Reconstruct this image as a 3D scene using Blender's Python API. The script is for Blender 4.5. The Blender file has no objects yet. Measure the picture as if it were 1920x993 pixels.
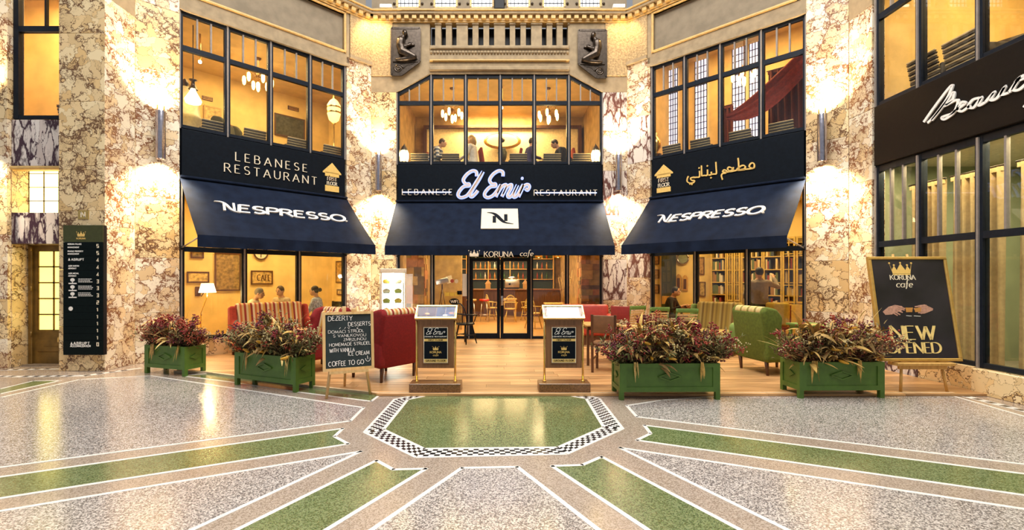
import bpy, bmesh, math, random
from mathutils import Vector, Matrix
random.seed(7)
PI = math.pi
SC = bpy.context.scene
COL = SC.collection
# ------------------------------------------------------------------ camera
PX, PY, FL, EYE = 936.0, 524.0, 880.0, 1.5          # principal point and focal length in pixels of 1920x993, eye height in m
cam_d = bpy.data.cameras.new('camera'); cam = bpy.data.objects.new('camera', cam_d); COL.objects.link(cam)
cam_d.sensor_width = 36.0; cam_d.lens = FL / 1920 * 36
cam_d.shift_x = (960 - PX) / 1920; cam_d.shift_y = (PY - 496.5) / 1920
cam_d.clip_end = 200
cam.location = (0, 0, EYE); cam.rotation_euler = (PI / 2, 0, 0)
SC.camera = cam
# ------------------------------------------------------------------ world, exposure
SC.view_settings.view_transform = 'Standard'
SC.view_settings.look = 'None'
SC.view_settings.gamma = 1.0
SC.view_settings.use_curve_mapping = False
SC.view_settings.exposure = 0.35
SC.cycles.use_denoising = True
SC.cycles.max_bounces = 6
SC.cycles.diffuse_bounces = 3
SC.cycles.glossy_bounces = 3
SC.cycles.transparent_max_bounces = 12
SC.cycles.caustics_reflective = False
SC.cycles.caustics_refractive = False
SC.cycles.sample_clamp_indirect = 6.0
w = bpy.data.worlds.new('hall_light'); SC.world = w; w.use_nodes = True
w.node_tree.nodes['Background'].inputs[0].default_value = (0.93, 0.95, 1.0, 1)
w.node_tree.nodes['Background'].inputs[1].default_value = 0.27
def light(kind, name, loc, power, col=(1, .8, .5), size=.1, rot=None, spot=None, sy=None, target=None, blend=.6):
    d = bpy.data.lights.new(name, kind); d.energy = power; d.color = col
    if kind == 'AREA':
        d.size = size
        if sy: d.shape = 'RECTANGLE'; d.size_y = sy
    else: d.shadow_soft_size = size
    if kind == 'SPOT': d.spot_size = math.radians(spot or 60); d.spot_blend = blend
    o = bpy.data.objects.new(name, d); COL.objects.link(o); o.location = loc
    if target is not None: o.rotation_euler = (Vector(target) - Vector(loc)).to_track_quat('-Z', 'Y').to_euler()
    elif rot: o.rotation_euler = rot
    return o
# daylight-white fill over the whole hall, standing in for an unseen, unmodelled glass roof
light('AREA', 'overhead_hall_fill', (0, 4.0, 13.5), 2300, (1, .97, .93), 9, rot=(0, 0, 0))
# ------------------------------------------------------------------ frames
class Frame:
    """local x runs to the right along a wall, y into the wall, z up"""
    def __init__(s, o, rot=0):
        s.o = Vector(o); s.rot = rot
        s.m = Matrix.Translation(s.o) @ Matrix.Rotation(rot, 4, 'Z'); s.mi = s.m.inverted()
    def px(s, x, y=None, dep=0.0):
        """pixel -> local (x, z) on the plane local y = dep"""
        c = s.mi @ Vector((0, 0, EYE)); d = s.mi.to_3x3() @ Vector(((x - PX) / FL, 1, (PY - (y if y is not None else PY)) / FL))
        t = (dep - c.y) / d.y; p = c + d * t
        return (p.x, p.z) if y is not None else p.x
    def z(s, x, y, dep=0.0): return s.px(x, y, dep)[1]
    def w(s, x, y, z): return s.m @ Vector((x, y, z))
    def at(s, x, y, z=0, rot=0): return Frame(s.w(x, y, z), s.rot + rot)
D0 = 11.65; HC = 240 / 880 * D0; KS = D0 + HC
W0 = Frame((0, 0, 0)); C = Frame((0, D0, 0)); L = Frame((-HC, D0, 0), PI / 4); R = Frame((HC, D0, 0), -PI / 4)
XW, XE = -6.479, 6.33
WS = Frame((XW, 8.348, 0), PI / 2); ES = Frame((XE, KS - XE, 0), -PI / 2)
def gp(px, py, z=0.0):
    """pixel on a level plane -> world x, y"""
    d = FL * (EYE - z) / (py - PY); return ((px - PX) / FL * d, d)
# ------------------------------------------------------------------ mesh builder
class MB:
    def __init__(s): s.v = []; s.f = []; s.sm = []; s.mi = []; s.cur = 0
    def add(s, vs, fs, smooth=False, mat=None):
        b = len(s.v); s.v += [tuple(p) for p in vs]
        for f in fs: s.f.append([i + b for i in f]); s.sm.append(mat is None and smooth or smooth); s.mi.append(s.cur if mat is None else mat)
        return s
    def box(s, x0, y0, z0, x1, y1, z1):
        vs = [(x, y, z) for z in (z0, z1) for y in (y0, y1) for x in (x0, x1)]
        return s.add(vs, [(0, 2, 3, 1), (4, 5, 7, 6), (0, 1, 5, 4), (2, 6, 7, 3), (0, 4, 6, 2), (1, 3, 7, 5)])
    def cbox(s, x0, y0, z0, x1, y1, z1, c=.01):
        """box with chamfered edges on the x-z outline and the front"""
        o = [(x0, z0), (x1, z0), (x1, z1), (x0, z1)]; i = [(x0 + c, z0 + c), (x1 - c, z0 + c), (x1 - c, z1 - c), (x0 + c, z1 - c)]
        vs = [(x, y1, z) for x, z in o] + [(x, y0 + c, z) for x, z in o] + [(x, y0, z) for x, z in i]
        fs = [(3, 2, 1, 0), (8, 9, 10, 11)]
        for k in range(4):
            n = (k + 1) % 4; fs += [(k, n, 4 + n, 4 + k), (4 + k, 4 + n, 8 + n, 8 + k)]
        return s.add(vs, fs)
    def rbox(s, c, size, m=None, bev=0.0, seg=2):
        bm = bmesh.new(); bmesh.ops.create_cube(bm, size=1)
        for v in bm.verts: v.co = Vector((v.co.x * size[0], v.co.y * size[1], v.co.z * size[2]))
        if bev: bmesh.ops.bevel(bm, geom=list(bm.edges), offset=bev, segments=seg, affect='EDGES', profile=.5)
        T = Matrix.Translation(c) @ (m.to_4x4() if m else Matrix.Identity(4))
        bm.verts.index_update(); vs = [T @ v.co for v in bm.verts]; fs = [[v.index for v in f.verts] for f in bm.faces]; bm.free()
        return s.add(vs, fs, bool(bev))
    def prism(s, poly, y0, y1):
        """polygon in x-z, extruded along y (front y0)"""
        a = sum(poly[i][0] * poly[(i + 1) % len(poly)][1] - poly[(i + 1) % len(poly)][0] * poly[i][1] for i in range(len(poly)))
        if a < 0: poly = poly[::-1]
        n = len(poly); vs = [(x, y0, z) for x, z in poly] + [(x, y1, z) for x, z in poly]
        fs = [list(range(n)), list(range(2 * n - 1, n - 1, -1))] + [(k, n + k, n + (k + 1) % n, (k + 1) % n) for k in range(n)]
        return s.add(vs, fs)
    def prismx(s, poly, x0, x1):
        """polygon in y-z, extruded along x"""
        k = len(s.v); s.prism([(a, b) for a, b in poly], x0, x1)
        for i in range(k, len(s.v)): x, y, z = s.v[i]; s.v[i] = (y, x, z)
        for f in s.f[-(len(poly) + 2):]: f.reverse()
        return s
    def slab(s, poly, z0, z1):
        a = sum(poly[i][0] * poly[(i + 1) % len(poly)][1] - poly[(i + 1) % len(poly)][0] * poly[i][1] for i in range(len(poly)))
        if a < 0: poly = poly[::-1]
        n = len(poly); vs = [(x, y, z0) for x, y in poly] + [(x, y, z1) for x, y in poly]
        fs = [list(range(n - 1, -1, -1)), list(range(n, 2 * n))] + [(k, (k + 1) % n, n + (k + 1) % n, n + k) for k in range(n)]
        return s.add(vs, fs)
    def tube(s, pts, r, seg=8, cap=True, flat=1.0):
        pts = [Vector(p) for p in pts]; n = len(pts); rs = r if isinstance(r, (list, tuple)) else [r] * n
        vs = []; ref = None
        for i, p in enumerate(pts):
            t = (pts[min(i + 1, n - 1)] - pts[max(i - 1, 0)]).normalized() if n > 1 else Vector((0, 0, 1))
            if ref is None:
                ref = Vector((0, 0, 1)) if abs(t.z) < .9 else Vector((1, 0, 0))
            a = t.cross(ref)
            if a.length < 1e-5: a = t.orthogonal()
            a.normalize(); b = a.cross(t).normalized(); ref = b
            for k in range(seg):
                q = 2 * PI * k / seg; vs.append(p + (a * math.cos(q) + b * math.sin(q) * flat) * rs[i])
        fs = [(i * seg + k, i * seg + (k + 1) % seg, (i + 1) * seg + (k + 1) % seg, (i + 1) * seg + k) for i in range(n - 1) for k in range(seg)]
        s.add(vs, fs, True)
        if cap: s.add([], []); b = len(s.v) - n * seg; s.f += [[b + k for k in range(seg)][::-1], [b + (n - 1) * seg + k for k in range(seg)]]; s.sm += [False, False]; s.mi += [s.cur, s.cur]
        return s
    def cyl(s, a, b, r, seg=12, r2=None): return s.tube([a, b], [r, r if r2 is None else r2], seg)
    def lathe(s, prof, seg=16, c=(0, 0, 0), smooth=True, sx=1, sy=1):
        vs = [(c[0] + r * math.cos(2 * PI * k / seg) * sx, c[1] + r * math.sin(2 * PI * k / seg) * sy, c[2] + z) for r, z in prof for k in range(seg)]
        n = len(prof); fs = [(i * seg + k, i * seg + (k + 1) % seg, (i + 1) * seg + (k + 1) % seg, (i + 1) * seg + k) for i in range(n - 1) for k in range(seg)]
        return s.add(vs, fs, smooth)
    def ball(s, c, r, seg=10, rings=6, m=None):
        r = r if isinstance(r, (list, tuple)) else (r, r, r); vs = []
        for i in range(rings + 1):
            t = PI * i / rings
            for k in range(seg):
                q = 2 * PI * k / seg; p = Vector((math.sin(t) * math.cos(q) * r[0], math.sin(t) * math.sin(q) * r[1], -math.cos(t) * r[2]))
                vs.append(Vector(c) + (m @ p if m else p))
        fs = [(i * seg + k, i * seg + (k + 1) % seg, (i + 1) * seg + (k + 1) % seg, (i + 1) * seg + k) for i in range(rings) for k in range(seg)]
        return s.add(vs, fs, True)
    def ribbon(s, pts, thick, thin, y0, y1, tilt=0.0, closed=False):
        """pen stroke in x-z with width by direction, extruded from y0 (front) to y1"""
        P = [pts[0]]
        for p in pts[1:]:
            if abs(p[0] - P[-1][0]) + abs(p[1] - P[-1][1]) > 1e-6: P.append(p)
        n = len(P)
        if n < 2: return s
        lft, rgt = [], []
        for i in range(n):
            ds = []
            for a, b in ((i - 1, i), (i, i + 1)):
                if a < 0 or b >= n:
                    if not closed: continue
                    a, b = ((n - 2, 0) if a < 0 else (n - 1, 1))
                dx, dz = P[b][0] - P[a][0], P[b][1] - P[a][1]; l = math.hypot(dx, dz) or 1; ds.append((dx / l, dz / l))
            dx = sum(d[0] for d in ds); dz = sum(d[1] for d in ds); l = math.hypot(dx, dz)
            if l < 1e-4: dx, dz, l = ds[0][0], ds[0][1], 1
            dx /= l; dz /= l; cs = max(.5, abs(dx * ds[0][0] + dz * ds[0][1]))
            ca, sa = math.cos(tilt), math.sin(tilt); v = abs(dz * ca + dx * sa)
            h = (thin + (thick - thin) * v) * .5 / cs
            lft.append((P[i][0] - dz * h, P[i][1] + dx * h)); rgt.append((P[i][0] + dz * h, P[i][1] - dx * h))
        b = len(s.v)
        for yy in (y0, y1):
            for q in (lft, rgt): s.v += [(x, yy, z) for x, z in q]
        fs = []
        for i in range(n - 1):
            fs += [(i, i + 1, n + i + 1, n + i), (i, 2 * n + i, 2 * n + i + 1, i + 1), (n + i, n + i + 1, 3 * n + i + 1, 3 * n + i)]
        fs += [(0, n, 3 * n, 2 * n), (n - 1, 3 * n - 1, 4 * n - 1, 2 * n - 1)]
        for f in fs: s.f.append([q + b for q in f]); s.sm.append(False); s.mi.append(s.cur)
        return s
    def xf(s, m, frm=0):
        for i in range(frm, len(s.v)): s.v[i] = tuple(m @ Vector(s.v[i]))
        return s
    def mesh(s, name, mats, off=(0, 0, 0)):
        me = bpy.data.meshes.new(name); o = off
        me.from_pydata([(x - o[0], y - o[1], z - o[2]) for x, y, z in s.v], [], s.f)
        for m in (mats if isinstance(mats, (list, tuple)) else [mats]): me.materials.append(m)
        me.polygons.foreach_set('use_smooth', s.sm); me.polygons.foreach_set('material_index', s.mi)
        me.update(); return me
    def bb(s):
        xs, ys, zs = zip(*s.v); return min(xs), min(ys), min(zs), max(xs), max(ys), max(zs)
def props(o, label=None, cat=None, group=None, kind=None):
    if label: o['label'] = label
    if cat: o['category'] = cat
    if group: o['group'] = group
    if kind: o['kind'] = kind
    return o
class Thing:
    def __init__(s, name, label=None, cat=None, fr=W0, org=(0, 0, 0), group=None, kind=None):
        s.o = bpy.data.objects.new(name, None); COL.objects.link(s.o); s.o.empty_display_size = .1
        s.fr = fr; s.org = Vector(org); s.o.matrix_world = fr.m @ Matrix.Translation(s.org)
        props(s.o, label, cat, group, kind)
    def part(s, name, mb, mat, parent=None, label=None, kind=None):
        o = bpy.data.objects.new(name, mb.mesh(name, mat, s.org)); COL.objects.link(o); o.parent = parent or s.o
        return props(o, label, kind=kind)
    def inst(s, name, me, loc, rot=0, parent=None, scale=None):
        o = bpy.data.objects.new(name, me); COL.objects.link(o); o.parent = parent or s.o
        o.location = Vector(loc) - s.org; o.rotation_euler = (0, 0, rot)
        if scale: o.scale = scale
        return o
def solo(name, mb, mat, label=None, cat=None, fr=W0, group=None, kind=None):
    a = mb.bb(); org = Vector(((a[0] + a[3]) / 2, (a[1] + a[4]) / 2, a[2]))
    o = bpy.data.objects.new(name, mb.mesh(name, mat, org)); COL.objects.link(o)
    o.matrix_world = fr.m @ Matrix.Translation(org)
    return props(o, label, cat, group, kind)
def soft(o, w=.02, seg=3):
    b = o.modifiers.new('soft_edges', 'BEVEL'); b.width = w; b.segments = seg; b.limit_method = 'ANGLE'; b.angle_limit = .6
    for p in o.data.polygons: p.use_smooth = True
    return o
def copy_tree(o, parent=None, fr=None, label=None):
    c = o.copy(); COL.objects.link(c); c.parent = parent
    if fr is not None: c.matrix_world = fr.m @ Matrix.Diagonal((*o.scale, 1)) if parent is None else fr.m
    if label: c['label'] = label
    for ch in list(o.children): copy_tree(ch, c)
    return c
# ------------------------------------------------------------------ materials
MATS = {}
def nodes(name):
    m = bpy.data.materials.new(name); m.use_nodes = True; nt = m.node_tree
    return m, nt, nt.nodes['Principled BSDF']
def N(nt, t, **kw):
    n = nt.nodes.new(t)
    for k, v in kw.items():
        if k.startswith('i_'):
            key = k[2:]; n.inputs[int(key) if key.isdigit() else key.replace('_', ' ')].default_value = v
        else: setattr(n, k, v)
    return n
def ramp(nt, stops, interp='LINEAR'):
    r = nt.nodes.new('ShaderNodeValToRGB'); cr = r.color_ramp; cr.interpolation = interp
    while len(cr.elements) < len(stops): cr.elements.new(.5)
    for e, (p, c) in zip(cr.elements, stops): e.position = p; e.color = (*c, 1)
    return r
def mat(name, col, rough=.5, metal=0, var=.12, scale=18, bump=0.0, emit=0, spec=.5, ecol=None, sheen=0):
    if name in MATS: return MATS[name]
    m, nt, b = nodes(name); MATS[name] = m
    tc = N(nt, 'ShaderNodeTexCoord'); no = N(nt, 'ShaderNodeTexNoise', i_Scale=scale, i_Detail=4.0)
    nt.links.new(tc.outputs['Object'], no.inputs['Vector'])
    lo = tuple(max(0, c * (1 - var)) for c in col); hi = tuple(min(1, c * (1 + var)) for c in col)
    r = ramp(nt, [(.3, lo), (.7, hi)]); nt.links.new(no.outputs[0], r.inputs[0]); nt.links.new(r.outputs[0], b.inputs['Base Color'])
    b.inputs['Roughness'].default_value = rough; b.inputs['Metallic'].default_value = metal; b.inputs['Specular IOR Level'].default_value = spec
    if sheen: b.inputs['Sheen Weight'].default_value = sheen
    if emit: b.inputs['Emission Color'].default_value = (*(ecol or col), 1); b.inputs['Emission Strength'].default_value = emit
    if bump:
        bp = N(nt, 'ShaderNodeBump', i_Strength=bump, i_Distance=.02); nt.links.new(no.outputs[0], bp.inputs['Height']); nt.links.new(bp.outputs[0], b.inputs['Normal'])
    return m
def marble(name, base, pale, vein, scale=3.2, stretch=(1, 1, 1), rot=0, vw=.09, rough=.22):
    m, nt, b = nodes(name); MATS[name] = m; k = nt.links.new
    tc = N(nt, 'ShaderNodeTexCoord'); oi = N(nt, 'ShaderNodeObjectInfo')
    sc_ = N(nt, 'ShaderNodeMath', operation='MULTIPLY', i_1=37.0); k(oi.outputs['Random'], sc_.inputs[0])
    mp = N(nt, 'ShaderNodeMapping', vector_type='POINT'); mp.inputs['Scale'].default_value = stretch; mp.inputs['Rotation'].default_value = (0, rot, 0)
    add = N(nt, 'ShaderNodeVectorMath', operation='ADD'); k(tc.outputs['Object'], mp.inputs[0]); k(mp.outputs[0], add.inputs[0]); k(sc_.outputs[0], add.inputs[1])
    n1 = N(nt, 'ShaderNodeTexNoise', i_Scale=scale * 1.1, i_Detail=5.0, i_Roughness=.6); k(add.outputs[0], n1.inputs['Vector'])
    dis = N(nt, 'ShaderNodeVectorMath', operation='SCALE'); dis.inputs['Scale'].default_value = .55; k(n1.outputs['Color'], dis.inputs[0])
    ad2 = N(nt, 'ShaderNodeVectorMath', operation='ADD'); k(add.outputs[0], ad2.inputs[0]); k(dis.outputs[0], ad2.inputs[1])
    v1 = N(nt, 'ShaderNodeTexVoronoi', feature='DISTANCE_TO_EDGE', i_Scale=scale); v2 = N(nt, 'ShaderNodeTexVoronoi', feature='DISTANCE_TO_EDGE', i_Scale=scale * 3.1)
    vc = N(nt, 'ShaderNodeTexVoronoi', feature='F1', i_Scale=scale)
    for v in (v1, v2, vc): k(ad2.outputs[0], v.inputs['Vector'])
    n2 = N(nt, 'ShaderNodeTexNoise', i_Scale=scale * .55, i_Detail=3.0); k(add.outputs[0], n2.inputs['Vector'])
    wid = N(nt, 'ShaderNodeMapRange'); wid.inputs[1].default_value = .38; wid.inputs[2].default_value = .68; wid.inputs[3].default_value = .018; wid.inputs[4].default_value = vw; k(n2.outputs[0], wid.inputs[0])
    dv = N(nt, 'ShaderNodeMath', operation='DIVIDE'); k(v1.outputs[0], dv.inputs[0]); k(wid.outputs[0], dv.inputs[1])
    r1 = ramp(nt, [(.35, (1, 1, 1)), (1.0, (0, 0, 0))]); k(dv.outputs[0], r1.inputs[0])
    dv2 = N(nt, 'ShaderNodeMath', operation='DIVIDE'); k(v2.outputs[0], dv2.inputs[0]); k(wid.outputs[0], dv2.inputs[1])
    r2 = ramp(nt, [(.2, (.8, .8, .8)), (1.0, (0, 0, 0))]); k(dv2.outputs[0], r2.inputs[0])
    n3 = ramp(nt, [(.45, (0, 0, 0)), (.58, (1, 1, 1))]); k(n2.outputs[0], n3.inputs[0])
    ml = N(nt, 'ShaderNodeMath', operation='MULTIPLY'); k(r2.outputs[0], ml.inputs[0]); k(n3.outputs[0], ml.inputs[1])
    mx = N(nt, 'ShaderNodeMath', operation='MAXIMUM'); k(r1.outputs[0], mx.inputs[0]); k(ml.outputs[0], mx.inputs[1])
    rc = ramp(nt, [(.15, base), (.5, pale), (.85, tuple(c * .86 for c in base))]); k(vc.outputs['Color'], rc.inputs[0])
    mix = N(nt, 'ShaderNodeMix', data_type='RGBA'); k(mx.outputs[0], mix.inputs[0]); k(rc.outputs[0], mix.inputs[6]); mix.inputs[7].default_value = (*vein, 1)
    k(mix.outputs[2], b.inputs['Base Color']); b.inputs['Roughness'].default_value = rough
    return m
def wood(name, c1, c2, rough=.4, scale=6, axis=0, rnd=.35):
    m, nt, b = nodes(name); MATS[name] = m; k = nt.links.new
    tc = N(nt, 'ShaderNodeTexCoord'); oi = N(nt, 'ShaderNodeObjectInfo'); mp = N(nt, 'ShaderNodeMapping')
    s = [scale * 6] * 3; s[axis] = scale * .35; mp.inputs['Scale'].default_value = s
    mu = N(nt, 'ShaderNodeMath', operation='MULTIPLY', i_1=50.0); k(oi.outputs['Random'], mu.inputs[0])
    ad = N(nt, 'ShaderNodeVectorMath', operation='ADD'); k(tc.outputs['Object'], mp.inputs[0]); k(mp.outputs[0], ad.inputs[0]); k(mu.outputs[0], ad.inputs[1])
    no = N(nt, 'ShaderNodeTexNoise', i_Scale=1.0, i_Detail=5.0, i_Roughness=.6); k(ad.outputs[0], no.inputs['Vector'])
    r = ramp(nt, [(.3, c1), (.7, c2)]); k(no.outputs[0], r.inputs[0])
    hs = N(nt, 'ShaderNodeHueSaturation'); k(r.outputs[0], hs.inputs['Color'])
    mr = N(nt, 'ShaderNodeMapRange'); mr.inputs[3].default_value = 1 - rnd; mr.inputs[4].default_value = 1 + rnd; k(oi.outputs['Random'], mr.inputs[0]); k(mr.outputs[0], hs.inputs['Value'])
    k(hs.outputs[0], b.inputs['Base Color']); b.inputs['Roughness'].default_value = rough
    return m
def glass(name, tint=(1, 1, 1), refl=.10, rough=.0, refl_col=(1, 1, 1)):
    m = bpy.data.materials.new(name); m.use_nodes = True; nt = m.node_tree; nt.nodes.clear(); MATS[name] = m
    out = N(nt, 'ShaderNodeOutputMaterial'); mx = N(nt, 'ShaderNodeMixShader'); t = N(nt, 'ShaderNodeBsdfTransparent'); g = N(nt, 'ShaderNodeBsdfGlossy')
    t.inputs[0].default_value = (*tint, 1); g.inputs['Roughness'].default_value = rough; g.inputs[0].default_value = (*refl_col, 1)
    lw = N(nt, 'ShaderNodeLayerWeight'); lw.inputs[0].default_value = .5; no = N(nt, 'ShaderNodeTexNoise', i_Scale=2.0)
    pw = N(nt, 'ShaderNodeMath', operation='POWER'); nt.links.new(lw.outputs['Facing'], pw.inputs[0]); pw.inputs[1].default_value = 4.0
    a = N(nt, 'ShaderNodeMath', operation='MULTIPLY_ADD'); nt.links.new(no.outputs[0], a.inputs[0]); a.inputs[1].default_value = refl; nt.links.new(pw.outputs[0], a.inputs[2])
    nt.links.new(a.outputs[0], mx.inputs[0]); nt.links.new(t.outputs[0], mx.inputs[1]); nt.links.new(g.outputs[0], mx.inputs[2]); nt.links.new(mx.outputs[0], out.inputs[0])
    return m
def terrazzo(name, dark, mid, pale, scale=70, rough=.18, mixp=(.35, .5, .62)):
    m, nt, b = nodes(name); MATS[name] = m; k = nt.links.new
    tc = N(nt, 'ShaderNodeTexCoord'); v = N(nt, 'ShaderNodeTexVoronoi', feature='F1', i_Scale=scale); k(tc.outputs['Object'], v.inputs['Vector'])
    sp = N(nt, 'ShaderNodeSeparateColor'); k(v.outputs['Color'], sp.inputs[0])
    r = ramp(nt, [(0, dark), (mixp[0], dark), (mixp[0] + .01, mid), (mixp[1], mid), (mixp[2], pale)], 'LINEAR'); k(sp.outputs[0], r.inputs[0])
    n = N(nt, 'ShaderNodeTexNoise', i_Scale=.8, i_Detail=3.0); k(tc.outputs['Object'], n.inputs['Vector'])
    hs = N(nt, 'ShaderNodeHueSaturation'); mr = N(nt, 'ShaderNodeMapRange'); mr.inputs[3].default_value = .82; mr.inputs[4].default_value = 1.15
    k(n.outputs[0], mr.inputs[0]); k(mr.outputs[0], hs.inputs['Value']); k(r.outputs[0], hs.inputs['Color']); k(hs.outputs[0], b.inputs['Base Color'])
    rr = N(nt, 'ShaderNodeMapRange'); rr.inputs[3].default_value = rough * .7; rr.inputs[4].default_value = rough * 1.6; k(n.outputs[0], rr.inputs[0]); k(rr.outputs[0], b.inputs['Roughness'])
    b.inputs['Specular IOR Level'].default_value = .9; b.inputs['Coat Weight'].default_value = .35; b.inputs['Coat Roughness'].default_value = .16
    return m
def stripes(name, cols, scale=1.0, axis=0, rough=.85):
    m, nt, b = nodes(name); MATS[name] = m; k = nt.links.new
    tc = N(nt, 'ShaderNodeTexCoord'); sp = N(nt, 'ShaderNodeSeparateXYZ'); k(tc.outputs['Object'], sp.inputs[0])
    mu = N(nt, 'ShaderNodeMath', operation='MULTIPLY', i_1=scale); k(sp.outputs[axis], mu.inputs[0]); fr = N(nt, 'ShaderNodeMath', operation='FRACT'); k(mu.outputs[0], fr.inputs[0])
    r = ramp(nt, [(i / len(cols), c) for i, c in enumerate(cols)], 'CONSTANT'); k(fr.outputs[0], r.inputs[0]); k(r.outputs[0], b.inputs['Base Color']); b.inputs['Roughness'].default_value = rough
    return m
mat_marb = marble('breccia_marble', (.82, .60, .33), (.95, .86, .68), (.22, .085, .035), 5.2, vw=.16)
mat_marb2 = marble('golden_marble', (.80, .54, .24), (.92, .74, .44), (.15, .07, .03), 4.8, vw=.14)
mat_marbd = marble('dark_veined_marble', (.70, .60, .55), (.85, .78, .72), (.055, .022, .035), 2.6, (2.6, 1, .8), .5, vw=.30)
mat_marbp = marble('purple_veined_marble', (.80, .68, .60), (.90, .80, .68), (.15, .06, .045), 2.4, (2.2, 1, .8), .45, vw=.22)
mat_grout = mat('joint', (.30, .22, .14), .8)
mat_plas = mat('beige_plaster', (.34, .255, .15), .85, var=.18, scale=7, bump=.15)
mat_rough = mat('rough_stucco', (.46, .32, .16), .9, var=.35, scale=26, bump=.9)
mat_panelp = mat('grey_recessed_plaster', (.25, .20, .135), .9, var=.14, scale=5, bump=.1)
mat_gilt = mat('gilt_moulding', (.62, .40, .14), .5, var=.15)
mat_frame = mat('dark_frame', (.009, .013, .021), .45, var=.2, spec=.15); mat_bar = mat('grey_glazing_bar', (.26, .225, .20), .55, var=.1, spec=.2)
mat_steel = mat('brushed_steel', (.55, .52, .52), .3, 1, var=.08)
mat_navy = mat('navy_board', (.004, .007, .012), .5, var=.2, spec=.1)
mat_canvas = mat('navy_canvas', (.006, .0115, .028), .9, var=.3, scale=5, bump=.06, spec=.15)
mat_glass = glass('window_glass', (1, .99, .96), .06); mat_glass2 = glass('matt_cover_glass', (1, 1, 1), .012, .1)
mat_amber = mat('amber_wall', (.82, .60, .25), .8, var=.12, scale=3)
mat_amberd = mat('amber_ceiling', (.74, .54, .24), .8, var=.12, scale=3)
mat_cafewall = mat('yellow_cafe_wall', (.86, .66, .28), .85, var=.14, scale=2.2)
mat_woodfl = wood('oak_plank', (.30, .135, .045), (.66, .39, .17), .35, 5, 0, .32)
mat_gold = mat('gold_letters', (.83, .55, .16), .4, var=.06)
mat_cream = mat('cream_letters', (.85, .74, .55), .5, var=.06)
mat_white = mat('white_print', (.88, .85, .80), .5, var=.04)
mat_brass = mat('brass', (.80, .55, .18), .25, 1, var=.08)
mat_green = mat('green_paint', (.068, .150, .018), .45, var=.16, scale=9)
mat_greend = mat('green_fabric', (.10, .135, .014), .9, var=.2, scale=30)
mat_red = mat('red_fabric', (.21, .006, .006), .9, var=.18, scale=40)
mat_dwood = wood('dark_wood', (.06, .022, .010), (.14, .055, .022), .35, 6, 2, .15)
mat_mwood = wood('mahogany_panel', (.16, .065, .022), (.28, .12, .045), .3, 5, 2, .08)
mat_pine = wood('pine_wood', (.60, .36, .13), (.78, .52, .24), .5, 5, 2, .1)
mat_honey = wood('honey_wood', (.50, .26, .06), (.68, .40, .12), .45, 5, 2, .1)
mat_black = mat('black_lacquer', (.008, .008, .010), .35, spec=.2)
mat_bronze = mat('dark_bronze', (.075, .058, .045), .3, .85, var=.3)
mat_bulb = mat('warm_bulb', (1, .72, .30), .5, emit=6, ecol=(1, .62, .20))
mat_spot = mat('lamp_aperture', (1, .85, .6), .5, emit=30, ecol=(1, .80, .52))
mat_skin = mat('skin', (.62, .36, .22), .6, var=.05)
mat_hair = mat('dark_hair', (.02, .014, .01), .6)
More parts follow.
